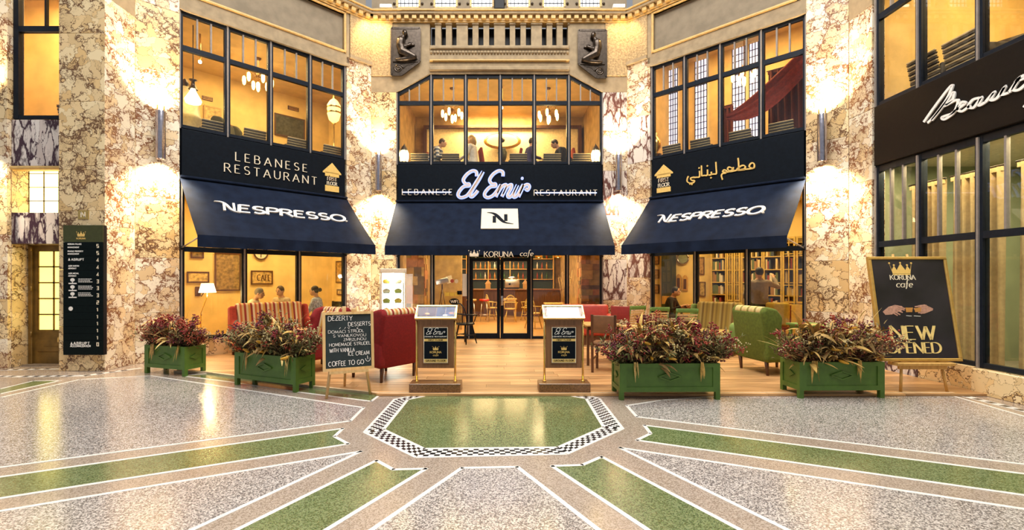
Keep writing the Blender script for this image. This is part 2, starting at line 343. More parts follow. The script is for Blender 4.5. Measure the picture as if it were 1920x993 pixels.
# ------------------------------------------------------------------ lettering: a stroke alphabet
def arc(cx, cy, rx, ry, a0, a1, n=12):
    return [(cx + rx * math.cos(math.radians(a0 + (a1 - a0) * i / n)), cy + ry * math.sin(math.radians(a0 + (a1 - a0) * i / n))) for i in range(n + 1)]
S_ = arc(.30, .75, .27, .25, 35, 270, 10)[:-1] + arc(.30, .25, .29, .25, 90, -145, 10)
GL = {
 'A': (.80, [[(0, 0), (.4, 1)], [(.4, 1), (.8, 0)], [(.14, .34), (.66, .34)]]),
 'B': (.62, [[(0, 0), (0, 1)], [(0, 1), (.32, 1)] + arc(.32, .77, .22, .23, 90, -90, 8) + [(0, .54)], [(0, .54), (.36, .54)] + arc(.36, .27, .25, .27, 90, -90, 8) + [(0, 0)]]),
 'C': (.78, [arc(.42, .5, .42, .5, 48, 312, 16)]),
 'D': (.76, [[(0, 0), (0, 1)], [(0, 1), (.26, 1)] + arc(.26, .5, .50, .5, 90, -90, 12) + [(0, 0)]]),
 'E': (.55, [[(0, 0), (0, 1)], [(0, 1), (.52, 1)], [(0, .53), (.44, .53)], [(0, 0), (.55, 0)]]),
 'F': (.52, [[(0, 0), (0, 1)], [(0, 1), (.52, 1)], [(0, .53), (.42, .53)]]),
 'G': (.82, [arc(.42, .5, .42, .5, 48, 345, 16), [(.5, .42), (.82, .42)], [(.82, .42), (.82, .08)]]),
 'H': (.72, [[(0, 0), (0, 1)], [(.72, 0), (.72, 1)], [(0, .53), (.72, .53)]]),
 'I': (.02, [[(0, 0), (0, 1)]]),
 'J': (.35, [[(.35, 1), (.35, .25)] + arc(.12, .25, .23, .25, 0, -120, 6)]),
 'K': (.68, [[(0, 0), (0, 1)], [(.62, 1), (.02, .45)], [(.2, .6), (.68, 0)]]),
 'L': (.52, [[(0, 0), (0, 1)], [(0, 0), (.52, 0)]]),
 'M': (.92, [[(0, 0), (.08, 1)], [(.08, 1), (.46, .1)], [(.46, .1), (.84, 1)], [(.84, 1), (.92, 0)]]),
 'N': (.74, [[(0, 0), (0, 1)], [(0, 1), (.74, 0)], [(.74, 0), (.74, 1)]]),
 'O': (.90, [arc(.45, .5, .45, .5, 90, 450, 24)]),
 'P': (.58, [[(0, 0), (0, 1)], [(0, 1), (.32, 1)] + arc(.32, .74, .26, .26, 90, -90, 8) + [(0, .48)]]),
 'R': (.66, [[(0, 0), (0, 1)], [(0, 1), (.32, 1)] + arc(.32, .75, .25, .25, 90, -90, 8) + [(0, .5)], [(.28, .5), (.68, 0)]]),
 'S': (.60, [S_]),
 'T': (.68, [[(.34, 0), (.34, 1)], [(0, 1), (.68, 1)]]),
 'U': (.70, [[(0, 1), (0, .33)] + arc(.35, .33, .35, .33, 180, 360, 12) + [(.70, 1)]]),
 'V': (.76, [[(0, 1), (.38, 0)], [(.38, 0), (.76, 1)]]),
 'W': (1.08, [[(0, 1), (.28, 0)], [(.28, 0), (.54, .95)], [(.54, .95), (.80, 0)], [(.80, 0), (1.08, 1)]]),
 'Y': (.70, [[(0, 1), (.35, .5)], [(.70, 1), (.35, .5)], [(.35, .5), (.35, 0)]]),
 'Z': (.62, [[(.02, 1), (.6, 1)], [(.6, 1), (0, 0)], [(0, 0), (.62, 0)]]),
 'a': (.50, [arc(.24, .25, .24, .25, 60, 420, 14), [(.48, .5), (.48, .1), (.56, 0)]]),
 'c': (.44, [arc(.25, .25, .25, .25, 50, 310, 12)]),
 'f': (.36, [arc(.34, .78, .16, .2, 50, 180, 6) + [(.18, .0), (.10, -.2)], [(.04, .48), (.36, .48)]]),
 'e': (.46, [[(.03, .26), (.44, .30)] + arc(.24, .26, .22, .25, 10, 315, 12)]),
 'o': (.50, [arc(.25, .25, .25, .25, 90, 450, 16)]),
 '1': (.3, [[(.0, .75), (.25, 1)], [(.25, 1), (.25, 0)]]), '0': (.55, [[(0, 0), (0, 1), (.55, 1), (.55, 0), (0, 0)]]),
 '2': (.55, [[(0, 1), (.55, 1), (.55, .5), (0, .5), (0, 0), (.55, 0)]]), '3': (.55, [[(0, 1), (.55, 1), (.55, 0), (0, 0)], [(.1, .5), (.55, .5)]]),
 '4': (.55, [[(.4, 0), (.4, 1), (0, .3), (.6, .3)]]), '5': (.55, [[(.55, 1), (0, 1), (0, .5), (.55, .5), (.55, 0), (0, 0)]]),
}
SERIF = {'A': [(0, 0), (.8, 0)], 'B': [], 'E': [], 'F': [(0, 0)], 'H': [(0, 0), (0, 1), (.72, 0), (.72, 1)], 'I': [(0, 0), (0, 1)], 'K': [(0, 0), (0, 1), (.62, 1), (.68, 0)], 'L': [(0, 1)],
         'M': [(0, 0), (.92, 0)], 'N': [(0, 0), (0, 1), (.74, 1)], 'P': [(0, 0)], 'R': [(0, 0), (.68, 0)], 'T': [(.34, 0)], 'U': [(0, 1), (.7, 1)], 'V': [(0, 1), (.76, 1)], 'W': [(0, 1), (.54, .95), (1.08, 1)], 'Y': [(.35, 0), (0, 1), (.7, 1)]}
def text_w(t, h, gap=.22):
    return sum((GL[c][0] * h if c in GL else .35 * h) + gap * h for c in t) - gap * h
def text(mb, t, x, z, h, y0, y1, thick=.16, thin=.06, gap=.22, serif=0, shear=0, wid=1.0, align='l', jit=0, big=None):
    """lettering written in the x-z plane; returns end x"""
    W = text_w(t, h, gap) * wid
    if align == 'c': x -= W / 2
    if align == 'r': x -= W
    for i, c in enumerate(t):
        if c not in GL: x += (.35 + gap) * h * wid; continue
        gw, st = GL[c]; hh = h * (big if (big and i == 0) else 1)
        jz = random.uniform(-jit, jit) * h; js = 1 + random.uniform(-jit, jit)
        f = lambda p: (x + (p[0] * wid * js + p[1] * shear) * hh, z + jz + p[1] * hh * js)
        for s in st: mb.ribbon([f(p) for p in s], thick * hh, thin * hh, y0, y1)
        if serif:
            for p in SERIF.get(c, []):
                q = f(p); e = serif * hh; mb.ribbon([(q[0] - e, q[1]), (q[0] + e, q[1])], thin * hh, thin * hh, y0, y1)
        x += gw * hh * wid + gap * h * wid
    return x
def smooth(pts, n=8):
    """Catmull-Rom through 2-D points"""
    P = [pts[0]] + list(pts) + [pts[-1]]; out = []
    for i in range(1, len(P) - 2):
        for k in range(n):
            t = k / n; a, b, c, d = P[i - 1], P[i], P[i + 1], P[i + 2]
            out.append(tuple(.5 * (2 * b[j] + (c[j] - a[j]) * t + (2 * a[j] - 5 * b[j] + 4 * c[j] - d[j]) * t * t + (3 * b[j] - a[j] - 3 * c[j] + d[j]) * t ** 3) for j in range(len(b))))
    out.append(tuple(pts[-1])); return out
def crown(mb, cx, z, w, y0, y1):
    h = w * .54
    pts = [(-.5, 1), (-.42, .35), (-.3, .78), (-.2, .32), (0, 1), (.2, .32), (.3, .78), (.42, .35), (.5, 1), (.40, 0), (-.40, 0)]
    P = [(cx + a * w, z + b * h * .85 + h * .12) for a, b in pts]
    # split into simple pieces
    for i0, i1, i2 in ((0, 1, 10), (1, 2, 3), (3, 4, 5), (5, 6, 7), (7, 8, 9)): mb.prism([P[i0], P[i1], P[i2]], y0, y1)
    mb.prism([P[1], P[3], P[5], P[7], P[9], P[10]], y0, y1)
    mb.prism([(cx - .40 * w, z), (cx + .40 * w, z), (cx + .40 * w, z + h * .10), (cx - .40 * w, z + h * .10)], y0, y1)
    for a, b in ((-.5, 1), (-.3, .8), (0, 1.03), (.3, .8), (.5, 1)):
        q = arc(cx + a * w, z + b * h * .85 + h * .16, w * .045, w * .045, 0, 360, 8)[:-1]; mb.prism(q, y0, y1)
# ------------------------------------------------------------------ the hall floor
mat_tz = terrazzo('tan_terrazzo', (.28, .215, .165), (.37, .295, .235), (.47, .39, .32), 130)
mat_tg = terrazzo('green_terrazzo', (.075, .11, .035), (.12, .17, .06), (.21, .255, .12), 125)
mat_ts = terrazzo('speckled_terrazzo', (.15, .135, .13), (.34, .30, .28), (.64, .59, .55), 125, mixp=(.36, .55, .70))
mat_line = mat('white_inlay', (.80, .77, .72), .2)
mat_tile_b = mat('black_mosaic', (.012, .012, .015), .15)
mat_tile_w = mat('white_mosaic', (.78, .76, .72), .15)
FLR = Thing('floor', 'polished terrazzo floor inlaid with green bands, speckled fields and white lines', kind='structure')
FLR.part('terrazzo_bed', MB().slab([(-15, -8), (15, -8), (15, 12.5), (-15, 12.5)], -.12, 0), mat_tz)
def ext(a, b, m):
    """continue the floor line a->b by m metres"""
    a, b = Vector(a), Vector(b); d = (b - a).normalized(); q = b + d * m; return (q.x, q.y)
def inlay(name, poly, mt, lw=.018, line=True):
    FLR.part(name, MB().slab(poly, -.01, .0015), mt)
    if line:
        m = MB(); n = len(poly)
        for i in range(n):
            a, b = Vector((*poly[i], 0)), Vector((*poly[(i + 1) % n], 0)); d = (b - a).normalized(); q = Vector((-d.y, d.x, 0)) * lw
            a2, b2 = a - d * lw * .5, b + d * lw * .5
            m.slab([(a2 - q)[:2], (b2 - q)[:2], (b2 + q)[:2], (a2 + q)[:2]], -.005, .0026)
        FLR.part('white_line', m, mat_line)
g = gp
# speckled fields
a, b, c_ = g(0, 876), g(657, 789), g(682, 764); inlay('speckled_field', [g(282, 704), c_, b, (-6.42, 2.51), g(0, 745), g(150, 711)], mat_ts)
inlay('speckled_field', [g(677, 846), ext(g(677, 846), g(0, 958), 4), ext(g(677, 846), g(360, 993), 6)], mat_ts)
inlay('speckled_field', [g(866, 877), g(970, 875), ext(g(970, 875), g(1122, 993), 6), ext(g(866, 877), g(697, 993), 6)], mat_ts)
inlay('speckled_field', [g(1162, 839), ext(g(1162, 839), g(1470, 990), 6), ext(g(1162, 839), g(1920, 954), 4)], mat_ts)
inlay('speckled_field', [g(1175, 760), g(1240, 750), g(1350, 742), g(1780, 740), ext(g(1780, 740), g(1920, 780), 1.2), ext(g(1194, 781), g(1920, 870), 1.0), g(1194, 781)], mat_ts)
# green bands with swallow-tail ends
inlay('green_band', [g(643, 803), g(627, 818), g(653, 832), ext(g(653, 832), g(0, 934), 5), ext(g(643, 803), g(0, 894), 5)], mat_tg)
inlay('green_band', [g(706, 863), g(737, 880), g(799, 878.5), ext(g(799, 878.5), g(612, 993), 5), ext(g(706, 863), g(450, 990), 5)], mat_tg)
inlay('green_band', [g(1035, 873.5), g(1092, 871.5), g(1128, 856), ext(g(1128, 856), g(1382, 990), 5), ext(g(1035, 873.5), g(1210, 990), 5)], mat_tg)
inlay('green_band', [g(1208, 797), g(1220, 812.5), g(1194, 825), ext(g(1194, 825), g(1920, 928), 2), ext(g(1208, 797), g(1920, 888), 2)], mat_tg)
inlay('green_band', [g(340, 704), g(391, 700), g(598, 728), g(712, 740), g(696, 752), g(562, 735), g(436, 716)], mat_tg)
inlay('green_band', [g(0, 729), g(62, 714), g(113, 713), g(0, 738), g(-200, 760), g(-200, 745)], mat_tg)
# the central octagon: green field, white lines and chequered border
IN = [g(*p) for p in ((800, 741.5), (764.5, 749), (719, 805), (795, 841), (1046, 838.5), (1132, 800.5), (1099, 747), (1067, 741.5))]
OU = [g(*p) for p in ((774, 741.5), (740, 748), (683, 810), (780, 857), (1062.5, 851), (1168, 803.5), (1124, 747), (1105, 741.5))]
inlay('octagon_field', IN, mat_tg)
mw, mbk = MB(), MB()
for i in range(7):
    p = [Vector((*q, 0)) for q in (IN[i], IN[i + 1], OU[i + 1], OU[i])]
    mw.slab([q[:2] for q in p], -.01, .0014)
    rows = 4; cols = max(4, int(round((p[0] - p[1]).length + (p[2] - p[3]).length) / .16)); cols = max(4, int(((p[0] - p[1]).length + (p[2] - p[3]).length) * .5 / .045))
    f = lambda u, v: (p[0].lerp(p[1], u)).lerp(p[3].lerp(p[2], u), v)
    for r in range(rows):
        for c in range(cols):
            if (r + c) % 2: continue
            u0, u1, v0, v1 = c / cols, (c + 1) / cols, .06 + .88 * r / rows, .06 + .88 * (r + 1) / rows
            mbk.slab([f(u0, v0)[:2], f(u1, v0)[:2], f(u1, v1)[:2], f(u0, v1)[:2]], -.004, .0024)
FLR.part('white_mosaic', mw, mat_tile_w, kind='stuff'); FLR.part('black_mosaic', mbk, mat_tile_b, kind='stuff')
m = MB()
for i in range(7):
    a, b = Vector((*OU[i], 0)), Vector((*OU[i + 1], 0)); d = (b - a).normalized(); q = Vector((-d.y, d.x, 0)) * .016; m.slab([(a - q)[:2], (b - q)[:2], (b + q)[:2], (a + q)[:2]], -.005, .0026)
FLR.part('white_line', m, mat_line)
# narrow chequered borders at the foot of the walls
mw, mbk = MB(), MB()
def tickline(a, b, wd=.11, st=.16):
    a, b = Vector((*a, 0)), Vector((*b, 0)); d = (b - a).normalized(); q = Vector((-d.y, d.x, 0)) * wd; n = int((b - a).length / st)
    mw.slab([a[:2], b[:2], (b + q)[:2], (a + q)[:2]], -.01, .0016)
    for i in range(n):
        s = a + d * (i * st); e = s + d * st * .5; mbk.slab([(s + q * .15)[:2], (e + q * .15)[:2], (e + q * .85)[:2], (s + q * .85)[:2]], -.004, .0028)
tickline(g(-250, 702), g(36, 707)); tickline(g(36, 707), g(160, 705)); tickline(g(160, 705), g(268, 690)); tickline(g(0, 694), g(118, 692), .09)
tickline((XE - .38, 6.25), (XE - .38, 3.0))
FLR.part('white_mosaic', mw, mat_tile_w, kind='stuff'); FLR.part('black_mosaic', mbk, mat_tile_b, kind='stuff')
# ------------------------------------------------------------------ wooden terrace of single planks
TZ = .03
def lerp_edge(pts, y):
    """x of a polyline (y falling) at depth y"""
    for (x0, y0), (x1, y1) in zip(pts, pts[1:]):
        if min(y0, y1) - 1e-6 <= y <= max(y0, y1) + 1e-6 and abs(y1 - y0) > 1e-6: return x0 + (x1 - x0) * (y - y0) / (y1 - y0)
    return pts[0][0] if y > pts[0][1] else pts[-1][0]
LE = [(-HC + .02, D0), (XW + .62, KS + XW - .02 + .62), g(330, 697), g(391, 699.5), g(598, 727), g(713, 739.5)]
RE = [(HC - .02, D0), (XE - .02, KS - XE + .02), (XE - .02, 6.25)]
TER = Thing('floor_terrace', 'oak plank terrace in front of the café doors', kind='structure', org=(0, 6.2, 0))
rowd = .185; yy = gp(940, 738.5, TZ)[1]; row = 0
while yy < D0 - .02:
    y1 = min(yy + rowd, D0 - .02); xl0, xl1, xr0, xr1 = lerp_edge(LE, yy), lerp_edge(LE, y1), lerp_edge(RE, yy), lerp_edge(RE, y1)
    xs = [min(xl0, xl1)]; x = xs[0] + random.uniform(.6, 2.2)
    while x < max(xr0, xr1) - .5: xs.append(x); x += random.uniform(1.7, 2.6)
    xs.append(max(xr0, xr1)); gq = .002
    for i in range(len(xs) - 1):
        a0, a1 = (xl0, xl1) if i == 0 else (xs[i], xs[i]); b0, b1 = (xr0, xr1) if i == len(xs) - 2 else (xs[i + 1], xs[i + 1])
        m = MB().slab([(a0 + gq, yy + gq), (b0 - gq, yy + gq), (b1 - gq, y1 - gq), (a1 + gq, y1 - gq)], 0.003, TZ)
        bb = m.bb(); off = Vector(((bb[0] + bb[3]) / 2, (bb[1] + bb[4]) / 2, 0))
        o = bpy.data.objects.new('plank', m.mesh('plank', mat_woodfl, off)); COL.objects.link(o); o.parent = TER.o; o.location = off - TER.org
    yy = y1; row += 1
LEr = LE[2:]
m = MB()
for p, q in zip(LEr + [gp(713, 739.5)], LEr[1:] + [(XE - .4, gp(940, 739)[1])]):
    p, q = Vector((*p, 0)), Vector((*q, 0))
    if (q - p).length < .05: continue
    d = (q - p).normalized(); s = Vector((d.y, -d.x, 0)) * .04; m.slab([(p)[:2], (q)[:2], (q + s)[:2], (p + s)[:2]], -.01, TZ + .001)
TER.part('edge_strip', m, mat('pale_edge', (.62, .47, .30), .5))
# ------------------------------------------------------------------ levels shared by the three café bays
Z_SILL, Z_SIGN0, Z_WTOP, Z_TR, Z_CORN, Z_GT, Z_PL = 4.38, 3.43, 6.61, 5.91, 7.89, 2.06, .35
ZU, ZCG, ZCU = 4.05, 3.55, 6.78                    # upper floor, café ceiling, restaurant ceiling
NW = [0]
def grid_panels(T, fr, x0, x1, zs, y0=0, y1=.22, mats=(mat_marb,), xs=None):
    xs = xs or [x0, x1]; k = 0
    for z0, z1 in zip(zs, zs[1:]):
        for a, b in zip(xs, xs[1:]):
            m = MB().cbox(a + .002, y0, z0 + .002, b - .002, y1, z1 - .002, .004); bb = m.bb(); off = Vector(((a + b) / 2, y0, (z0 + z1) / 2))
            o = bpy.data.objects.new('marble_panel', m.mesh('marble_panel', mats[k % len(mats)], off)); COL.objects.link(o); o.parent = T.o
            o.location = off - T.org; k += 1
def glazing(fr, xs, z0, z1, ztr=None, bars=3, dep=.05, label='', steel=True, fw=.085, gl=None, top=None, skip=(), lowbars=0):
    """a window: frame, mullions, transom, glazing bars and panes, each its own piece"""
    NW[0] += 1; T = Thing('window_%d' % NW[0], label, None, fr, (xs[0], dep, z0), kind='structure'); d1 = dep + .07
    zt = lambda x: z1 if top is None else top(x)
    for i, x in enumerate(xs):
        T.part('mullion', MB().box(x - fw * .6, dep - .005, z0, x + fw * .6, d1 + .02, zt(x)), mat_frame)
        if steel: T.part('mullion_cover', MB().box(x - .014, dep - .03, z0 - .02, x + .014, dep - .006, zt(x) - .01), mat_bar)
    for i, (a, b) in enumerate(zip(xs, xs[1:])):
        if i in skip: continue
        a += fw * .6; b -= fw * .6
        T.part('bottom_rail', MB().box(a, dep, z0, b, d1, z0 + .06), mat_frame)
        T.part('top_rail', MB().prism([(a, zt(a)), (b, zt(b)), (b, zt(b) - .09), (a, zt(a) - .09)], dep, d1), mat_frame)
        if ztr:
            T.part('transom', MB().box(a, dep - .004, ztr - .055, b, d1, ztr + .04), mat_frame)
            for k in range(1, bars):
                x = a + (b - a) * k / bars; T.part('glazing_bar', MB().box(x - .014, dep - .002, ztr + .04, x + .014, d1 - .02, zt(x) - .085), mat_bar if steel else mat_frame)
            T.part('pane', MB().prism([(a, ztr + .04), (b, ztr + .04), (b, zt(b) - .09), (a, zt(a) - .09)], dep + .028, dep + .036), gl or mat_glass)
        T.part('pane', MB().box(a, dep + .03, z0 + .06, b, dep + .038, (ztr - .055) if ztr else zt(a) - .09), gl or mat_glass)
    return T
def room(tag, fr, x0, x1, y0, y1, z0, z1, wm, cm, fm, t=.12):
    for nm, b in (('back', (x0 - t, y1, z0, x1 + t, y1 + t, z1)), ('left', (x0 - t, y0, z0, x0, y1, z1)), ('right', (x1, y0, z0, x1 + t, y1, z1))):
        solo('wall_%s_%s' % (tag, nm), MB().box(*b), wm, 'warm plastered %s wall of the %s' % (nm, tag.replace('_', ' ')), fr=fr, kind='structure')
    solo('ceiling_' + tag, MB().box(x0 - t, y0, z1, x1 + t, y1 + t, z1 + .1), cm, 'warm ceiling of the ' + tag.replace('_', ' '), fr=fr, kind='structure')
    solo('floor_' + tag, MB().box(x0 - t, y0, z0 - .1, x1 + t, y1 + t, z0), fm, 'wooden floor of the ' + tag.replace('_', ' '), fr=fr, kind='structure')
# ---- the three bays ------------------------------------------------------------------
lx = lambda p, y=None: L.px(p, y); rx = lambda p, y=None: R.px(p, y); cx = lambda p, y=None: C.px(p, y)
LX0, LXA, LXB = L.mi @ Vector((XW, KS + XW, 0)), lx(337), lx(650); LX0 = LX0.x
RX1 = (R.mi @ Vector((XE, KS - XE, 0))).x; RXA, RXB = rx(1219), rx(1511)
CXA, CXB = cx(743), cx(1131)
zsl = [0, .62, 1.55, 2.55, 3.45, 4.35, 5.45, 6.82]
# left bay
WL = Thing('wall_left', 'left bay of the rotunda wall, marble piers and plaster above', None, L, (LX0, 0, 0), kind='structure')
grid_panels(WL, L, LX0, LXA, [0, .9, 1.9, 3.0, 4.1, 5.3, 6.5, 7.7, 9.2], mats=(mat_marb, mat_marb, mat_marb2))
grid_panels(WL, L, LXB, 0, zsl, mats=(mat_marb,))
grid_panels(WL, L, LXA, LXB, [0, Z_PL], y0=.01, xs=[LXA, LXA + 1.1, LXA + 2.2, LXB], mats=(mat_marb2,))
def bay_top(T, fr, x0, x1, xp, sgn):
    """plaster above a side window with its recessed framed panel; xp = edge of the rough pier"""
    a, b = (x0, xp) if sgn > 0 else (xp, x1); z0, z1 = Z_WTOP, Z_CORN; pa, pb = a + .16, b - .14; q0, q1 = 6.94, 7.80
    for bx in ((a, z0, b, q0), (a, q1, b, z1), (a, q0, pa, q1), (pb, q0, b, q1)): T.part('plaster_field', MB().box(bx[0], .0, bx[1], bx[2], .25, bx[3]), mat_plas)
    T.part('recessed_panel', MB().box(pa, .07, q0, pb, .2, q1), mat_panelp)
    for bx in ((pa - .03, q0 - .05, pb + .03, q0), (pa - .03, q1, pb + .03, q1 + .04), (pa - .05, q0 - .05, pa, q1 + .04), (pb, q0 - .05, pb + .05, q1 + .04)):
        T.part('panel_moulding', MB().cbox(bx[0], -.035, bx[1], bx[2], .06, bx[3], .012), mat_gilt)
    c, d = (xp, x1) if sgn > 0 else (x0, xp)
    T.part('rough_pier', MB().box(c + .012, -.03, 6.85, d, .25, z1), mat_rough)
    T.part('pier_ledge', MB().box(c, -.06, 6.80, d, .25, 6.88), mat_plas)
    T.part('window_lintel', MB().box(a, -.02, z0 - .02, b, .2, z0 + .05), mat_plas)
bay_top(WL, L, LXA, 0, lx(655), 1)
WR = Thing('wall_right', 'right bay of the rotunda wall, marble piers and plaster above', None, R, (0, 0, 0), kind='structure')
grid_panels(WR, R, 0, RXA, zsl, mats=(mat_marb, mat_marb, mat_marbp))
grid_panels(WR, R, RXB, RX1, [0, .9, 1.85, 2.95, 4.1, 5.2, 6.4, 7.6, 9.2], mats=(mat_marb, mat_marb2, mat_marb))
grid_panels(WR, R, RXA, RXB, [0, Z_PL], y0=.01, xs=[RXA, RXA + 1.0, RXA + 2.0, RXB], mats=(mat_marb2,))
bay_top(WR, R, 0, RXB, rx(1214), -1)
# centre bay
WC = Thing('wall_center', 'middle bay of the rotunda wall, marble piers below beige plaster', None, C, (0, 0, 0), kind='structure')
grid_panels(WC, C, -HC, CXA, [0, 1.0, 2.0, 3.1, 4.2, 5.2, 6.15], mats=(mat_marb, mat_marb2))
grid_panels(WC, C, CXB, HC, [0, 1.0, 2.0, 3.1, 4.2, 5.2, 6.15], mats=(mat_marb, mat_marbp))
k0, k1, kz = cx(806), cx(1067), 6.61
WC.part('plaster_shoulder', MB().prism([(-HC, 6.15), (CXA, 6.15), (k0, kz), (k0, Z_CORN), (-HC, Z_CORN)], 0, .25), mat_plas)
WC.part('plaster_shoulder', MB().prism([(HC, 6.15), (CXB, 6.15), (k1, kz), (k1, Z_CORN), (HC, Z_CORN)], 0, .25), mat_plas)
WC.part('rough_field', MB().box(-HC + .01, -.025, 6.55, cx(736), .05, 7.92), mat_rough); WC.part('rough_field', MB().box(cx(1135), -.025, 6.55, HC - .01, .05, 7.92), mat_rough)
zz = lambda y: C.z(936, y)
WC.part('balustrade_rail', MB().cbox(k0, -.05, zz(93), k1, .25, zz(86), .02), mat_plas)
WC.part('frieze', MB().box(k0, 0, kz, k1, .25, zz(93)), mat_plas)
WC.part('frieze_moulding', MB().cbox(k0, -.06, zz(116), k1, .02, zz(113), .012), mat_gilt)
WC.part('frieze_moulding', MB().cbox(k0, -.07, zz(133), k1, .02, zz(126), .012), mat_plas)
sl = [(807, 816), (827, 836), (847, 856), (877, 886), (897, 906.5), (917, 926.5), (947, 956), (966, 976), (986, 996), (1016, 1025), (1035.5, 1044), (1055, 1065)]
WC.part('balustrade_shade_sheet', MB().box(k0, .32, zz(88), k1, .4, Z_CORN), mat_black)  # black sheet that paints the shade behind the balustrade openings
ed = [806] + [q for s in sl for q in s] + [1067]
for a, b in zip(ed[0::2], ed[1::2]):
    if b - a < 1.5: continue
    xa, xb = cx(a), cx(b); m = MB().box(xa, 0, zz(87), xb, .22, zz(42)); m.cbox(xa - .01, -.03, zz(47), xb + .01, .1, zz(43), .01)
    WC.part('baluster', m, mat_plas)
WC.part('balustrade_head', MB().box(k0, 0, zz(42), k1, .25, Z_CORN + .05), mat_plas)
m = MB(); n = 44
for i in range(n): m.ball((k0 + (k1 - k0) * (i + .5) / n, -.01, zz(98.5)), (.036, .04, .045), 6, 4)
WC.part('bead_row', m, mat_plas, kind='stuff')
# marble of the right-hand chamfer, cornice with dentils, attic
def cornice(n, fr, x0, x1, lab):
    T = Thing('trim_%d' % n, lab, None, fr, (x0, 0, Z_CORN), kind='structure')
    T.part('bed_moulding', MB().cbox(x0, -.05, Z_CORN - .03, x1, .2, Z_CORN + .01, .01), mat_gilt)
    T.part('corona', MB().cbox(x0, -.17, Z_CORN + .12, x1, .24, Z_CORN + .18, .012), mat_plas)
    T.part('dentil_bed', MB().box(x0, -.06, Z_CORN + .01, x1, .2, Z_CORN + .12), mat_gilt)
    st = .19; k = int((x1 - x0) / st); off = ((x1 - x0) - k * st) / 2
    me = MB().cbox(-.055, -.075, 0, .055, 0, .10, .008).mesh('dentil', mat_gilt)
    for i in range(k): T.inst('dentil', me, (x0 + off + (i + .5) * st, -.06, Z_CORN + .018))
    T.part('cymatium', MB().cbox(x0, -.20, Z_CORN + .18, x1, .24, Z_CORN + .22, .012), mat_gilt)
    T.part('attic_base', MB().box(x0, .02, Z_CORN + .22, x1, .24, Z_CORN + .36), mat_plas)
cornice(1, C, -HC, HC, 'lit dentil cornice above the middle bay'); cornice(2, L, LX0, 0, 'lit dentil cornice above the left bay'); cornice(3, R, 0, RX1, 'dentil cornice above the right bay')
mat_lead = glass('white_leaded_glass', (.9, .9, .9)); MATS['milk'] = mat('milky_lit_glass', (.86, .88, .90), .3, var=.1, scale=30, emit=.55, ecol=(.95, .97, 1))
AT = Thing('wall_attic', 'attic wall with leaded windows above the cornice', None, C, (0, .05, 8.25), kind='structure')
wp = [(743, 788), (813, 858), (881, 926), (950, 994), (1017, 1060), (1085, 1128)]; za, zb = Z_CORN + .36, 9.6; AD = .05
ed = [-HC] + [C.px(q, dep=.05) for s in wp for q in s] + [HC]
for a, b in zip(ed[0::2], ed[1::2]): AT.part('attic_pier', MB().box(a, .05, za - .05, b, .25, zb), mat_panelp)
for s in wp:
    a, b = C.px(s[0], dep=.05), C.px(s[1], dep=.05); NW[0] += 1; zb0 = za + .02
    T = Thing('window_%d' % NW[0], 'small leaded attic window above the cornice, number %d from the left' % (wp.index(s) + 1), None, C, (a, .05, zb0), kind='structure')
    for q in (a, b - .04): T.part('frame', MB().box(q, .03, zb0, q + .04, .2, zb), mat_gilt)
    T.part('frame', MB().box(a, .03, za - .05, b, .2, zb0 + .02), mat_gilt)
    T.part('pane', MB().box(a + .04, .11, zb0, b - .04, .13, zb), MATS['milk'])
    m = MB()
    for i in range(1, 6): m.box(a + (b - a) * i / 6 - .006, .095, zb0, a + (b - a) * i / 6 + .006, .11, zb)
    for i in range(1, 9): m.box(a + .04, .095, zb0 + i * .14, b - .04, .11, zb0 + i * .14 + .012)
    T.part('leading', m, mat_frame)
    for q in (a - .06, b + .04):
        for i in range(5): T.part('stud', MB().ball((q + .01, .04, zb0 + .1 + i * .2), .035, 6, 4), mat_bronze)
for fr, x0, x1, nm in ((L, LX0, -.12, 'left'), (R, .12, RX1, 'right')):
    solo('wall_attic_' + nm, MB().box(x0, .05, 8.24, x1, .25, 9.6), mat_panelp, 'plain attic wall above the %s bay' % nm, fr=fr, kind='structure')
T = Thing('loudspeaker', 'black loudspeaker box between the attic windows', 'loudspeaker', C, (cx(936.5), -.1, Z_CORN + .22))
T.part('cabinet', MB().cbox(C.px(927, dep=-.15), -.16, Z_CORN + .221, C.px(946, dep=-.15), .01, Z_CORN + .70, .015), mat_black); T.part('grille', MB().box(C.px(929, dep=-.15), -.175, Z_CORN + .25, C.px(944, dep=-.15), -.155, Z_CORN + .67), mat('speaker_mesh', (.03, .03, .032), .8, scale=200))
for p, nm, f2 in ((726, 'left', C), (1158, 'right', C)):
    x = cx(p); T = Thing('floodlight', 'small white floodlight on the cornice above the %s bronze relief' % nm, 'floodlight', C, (x, -.1, Z_CORN + .22), group='floodlights on the cornice')
    T.part('housing', MB().rbox((x, -.10, Z_CORN + .31), (.30, .14, .10), bev=.02), mat_white); T.part('bracket', MB().box(x - .03, -.12, Z_CORN + .221, x + .03, -.08, Z_CORN + .28), mat_steel)
    T.part('lens', MB().box(x - .13, -.18, Z_CORN + .28, x + .13, -.168, Z_CORN + .34), mat('flood_lens', (1, .9, .7), emit=5))
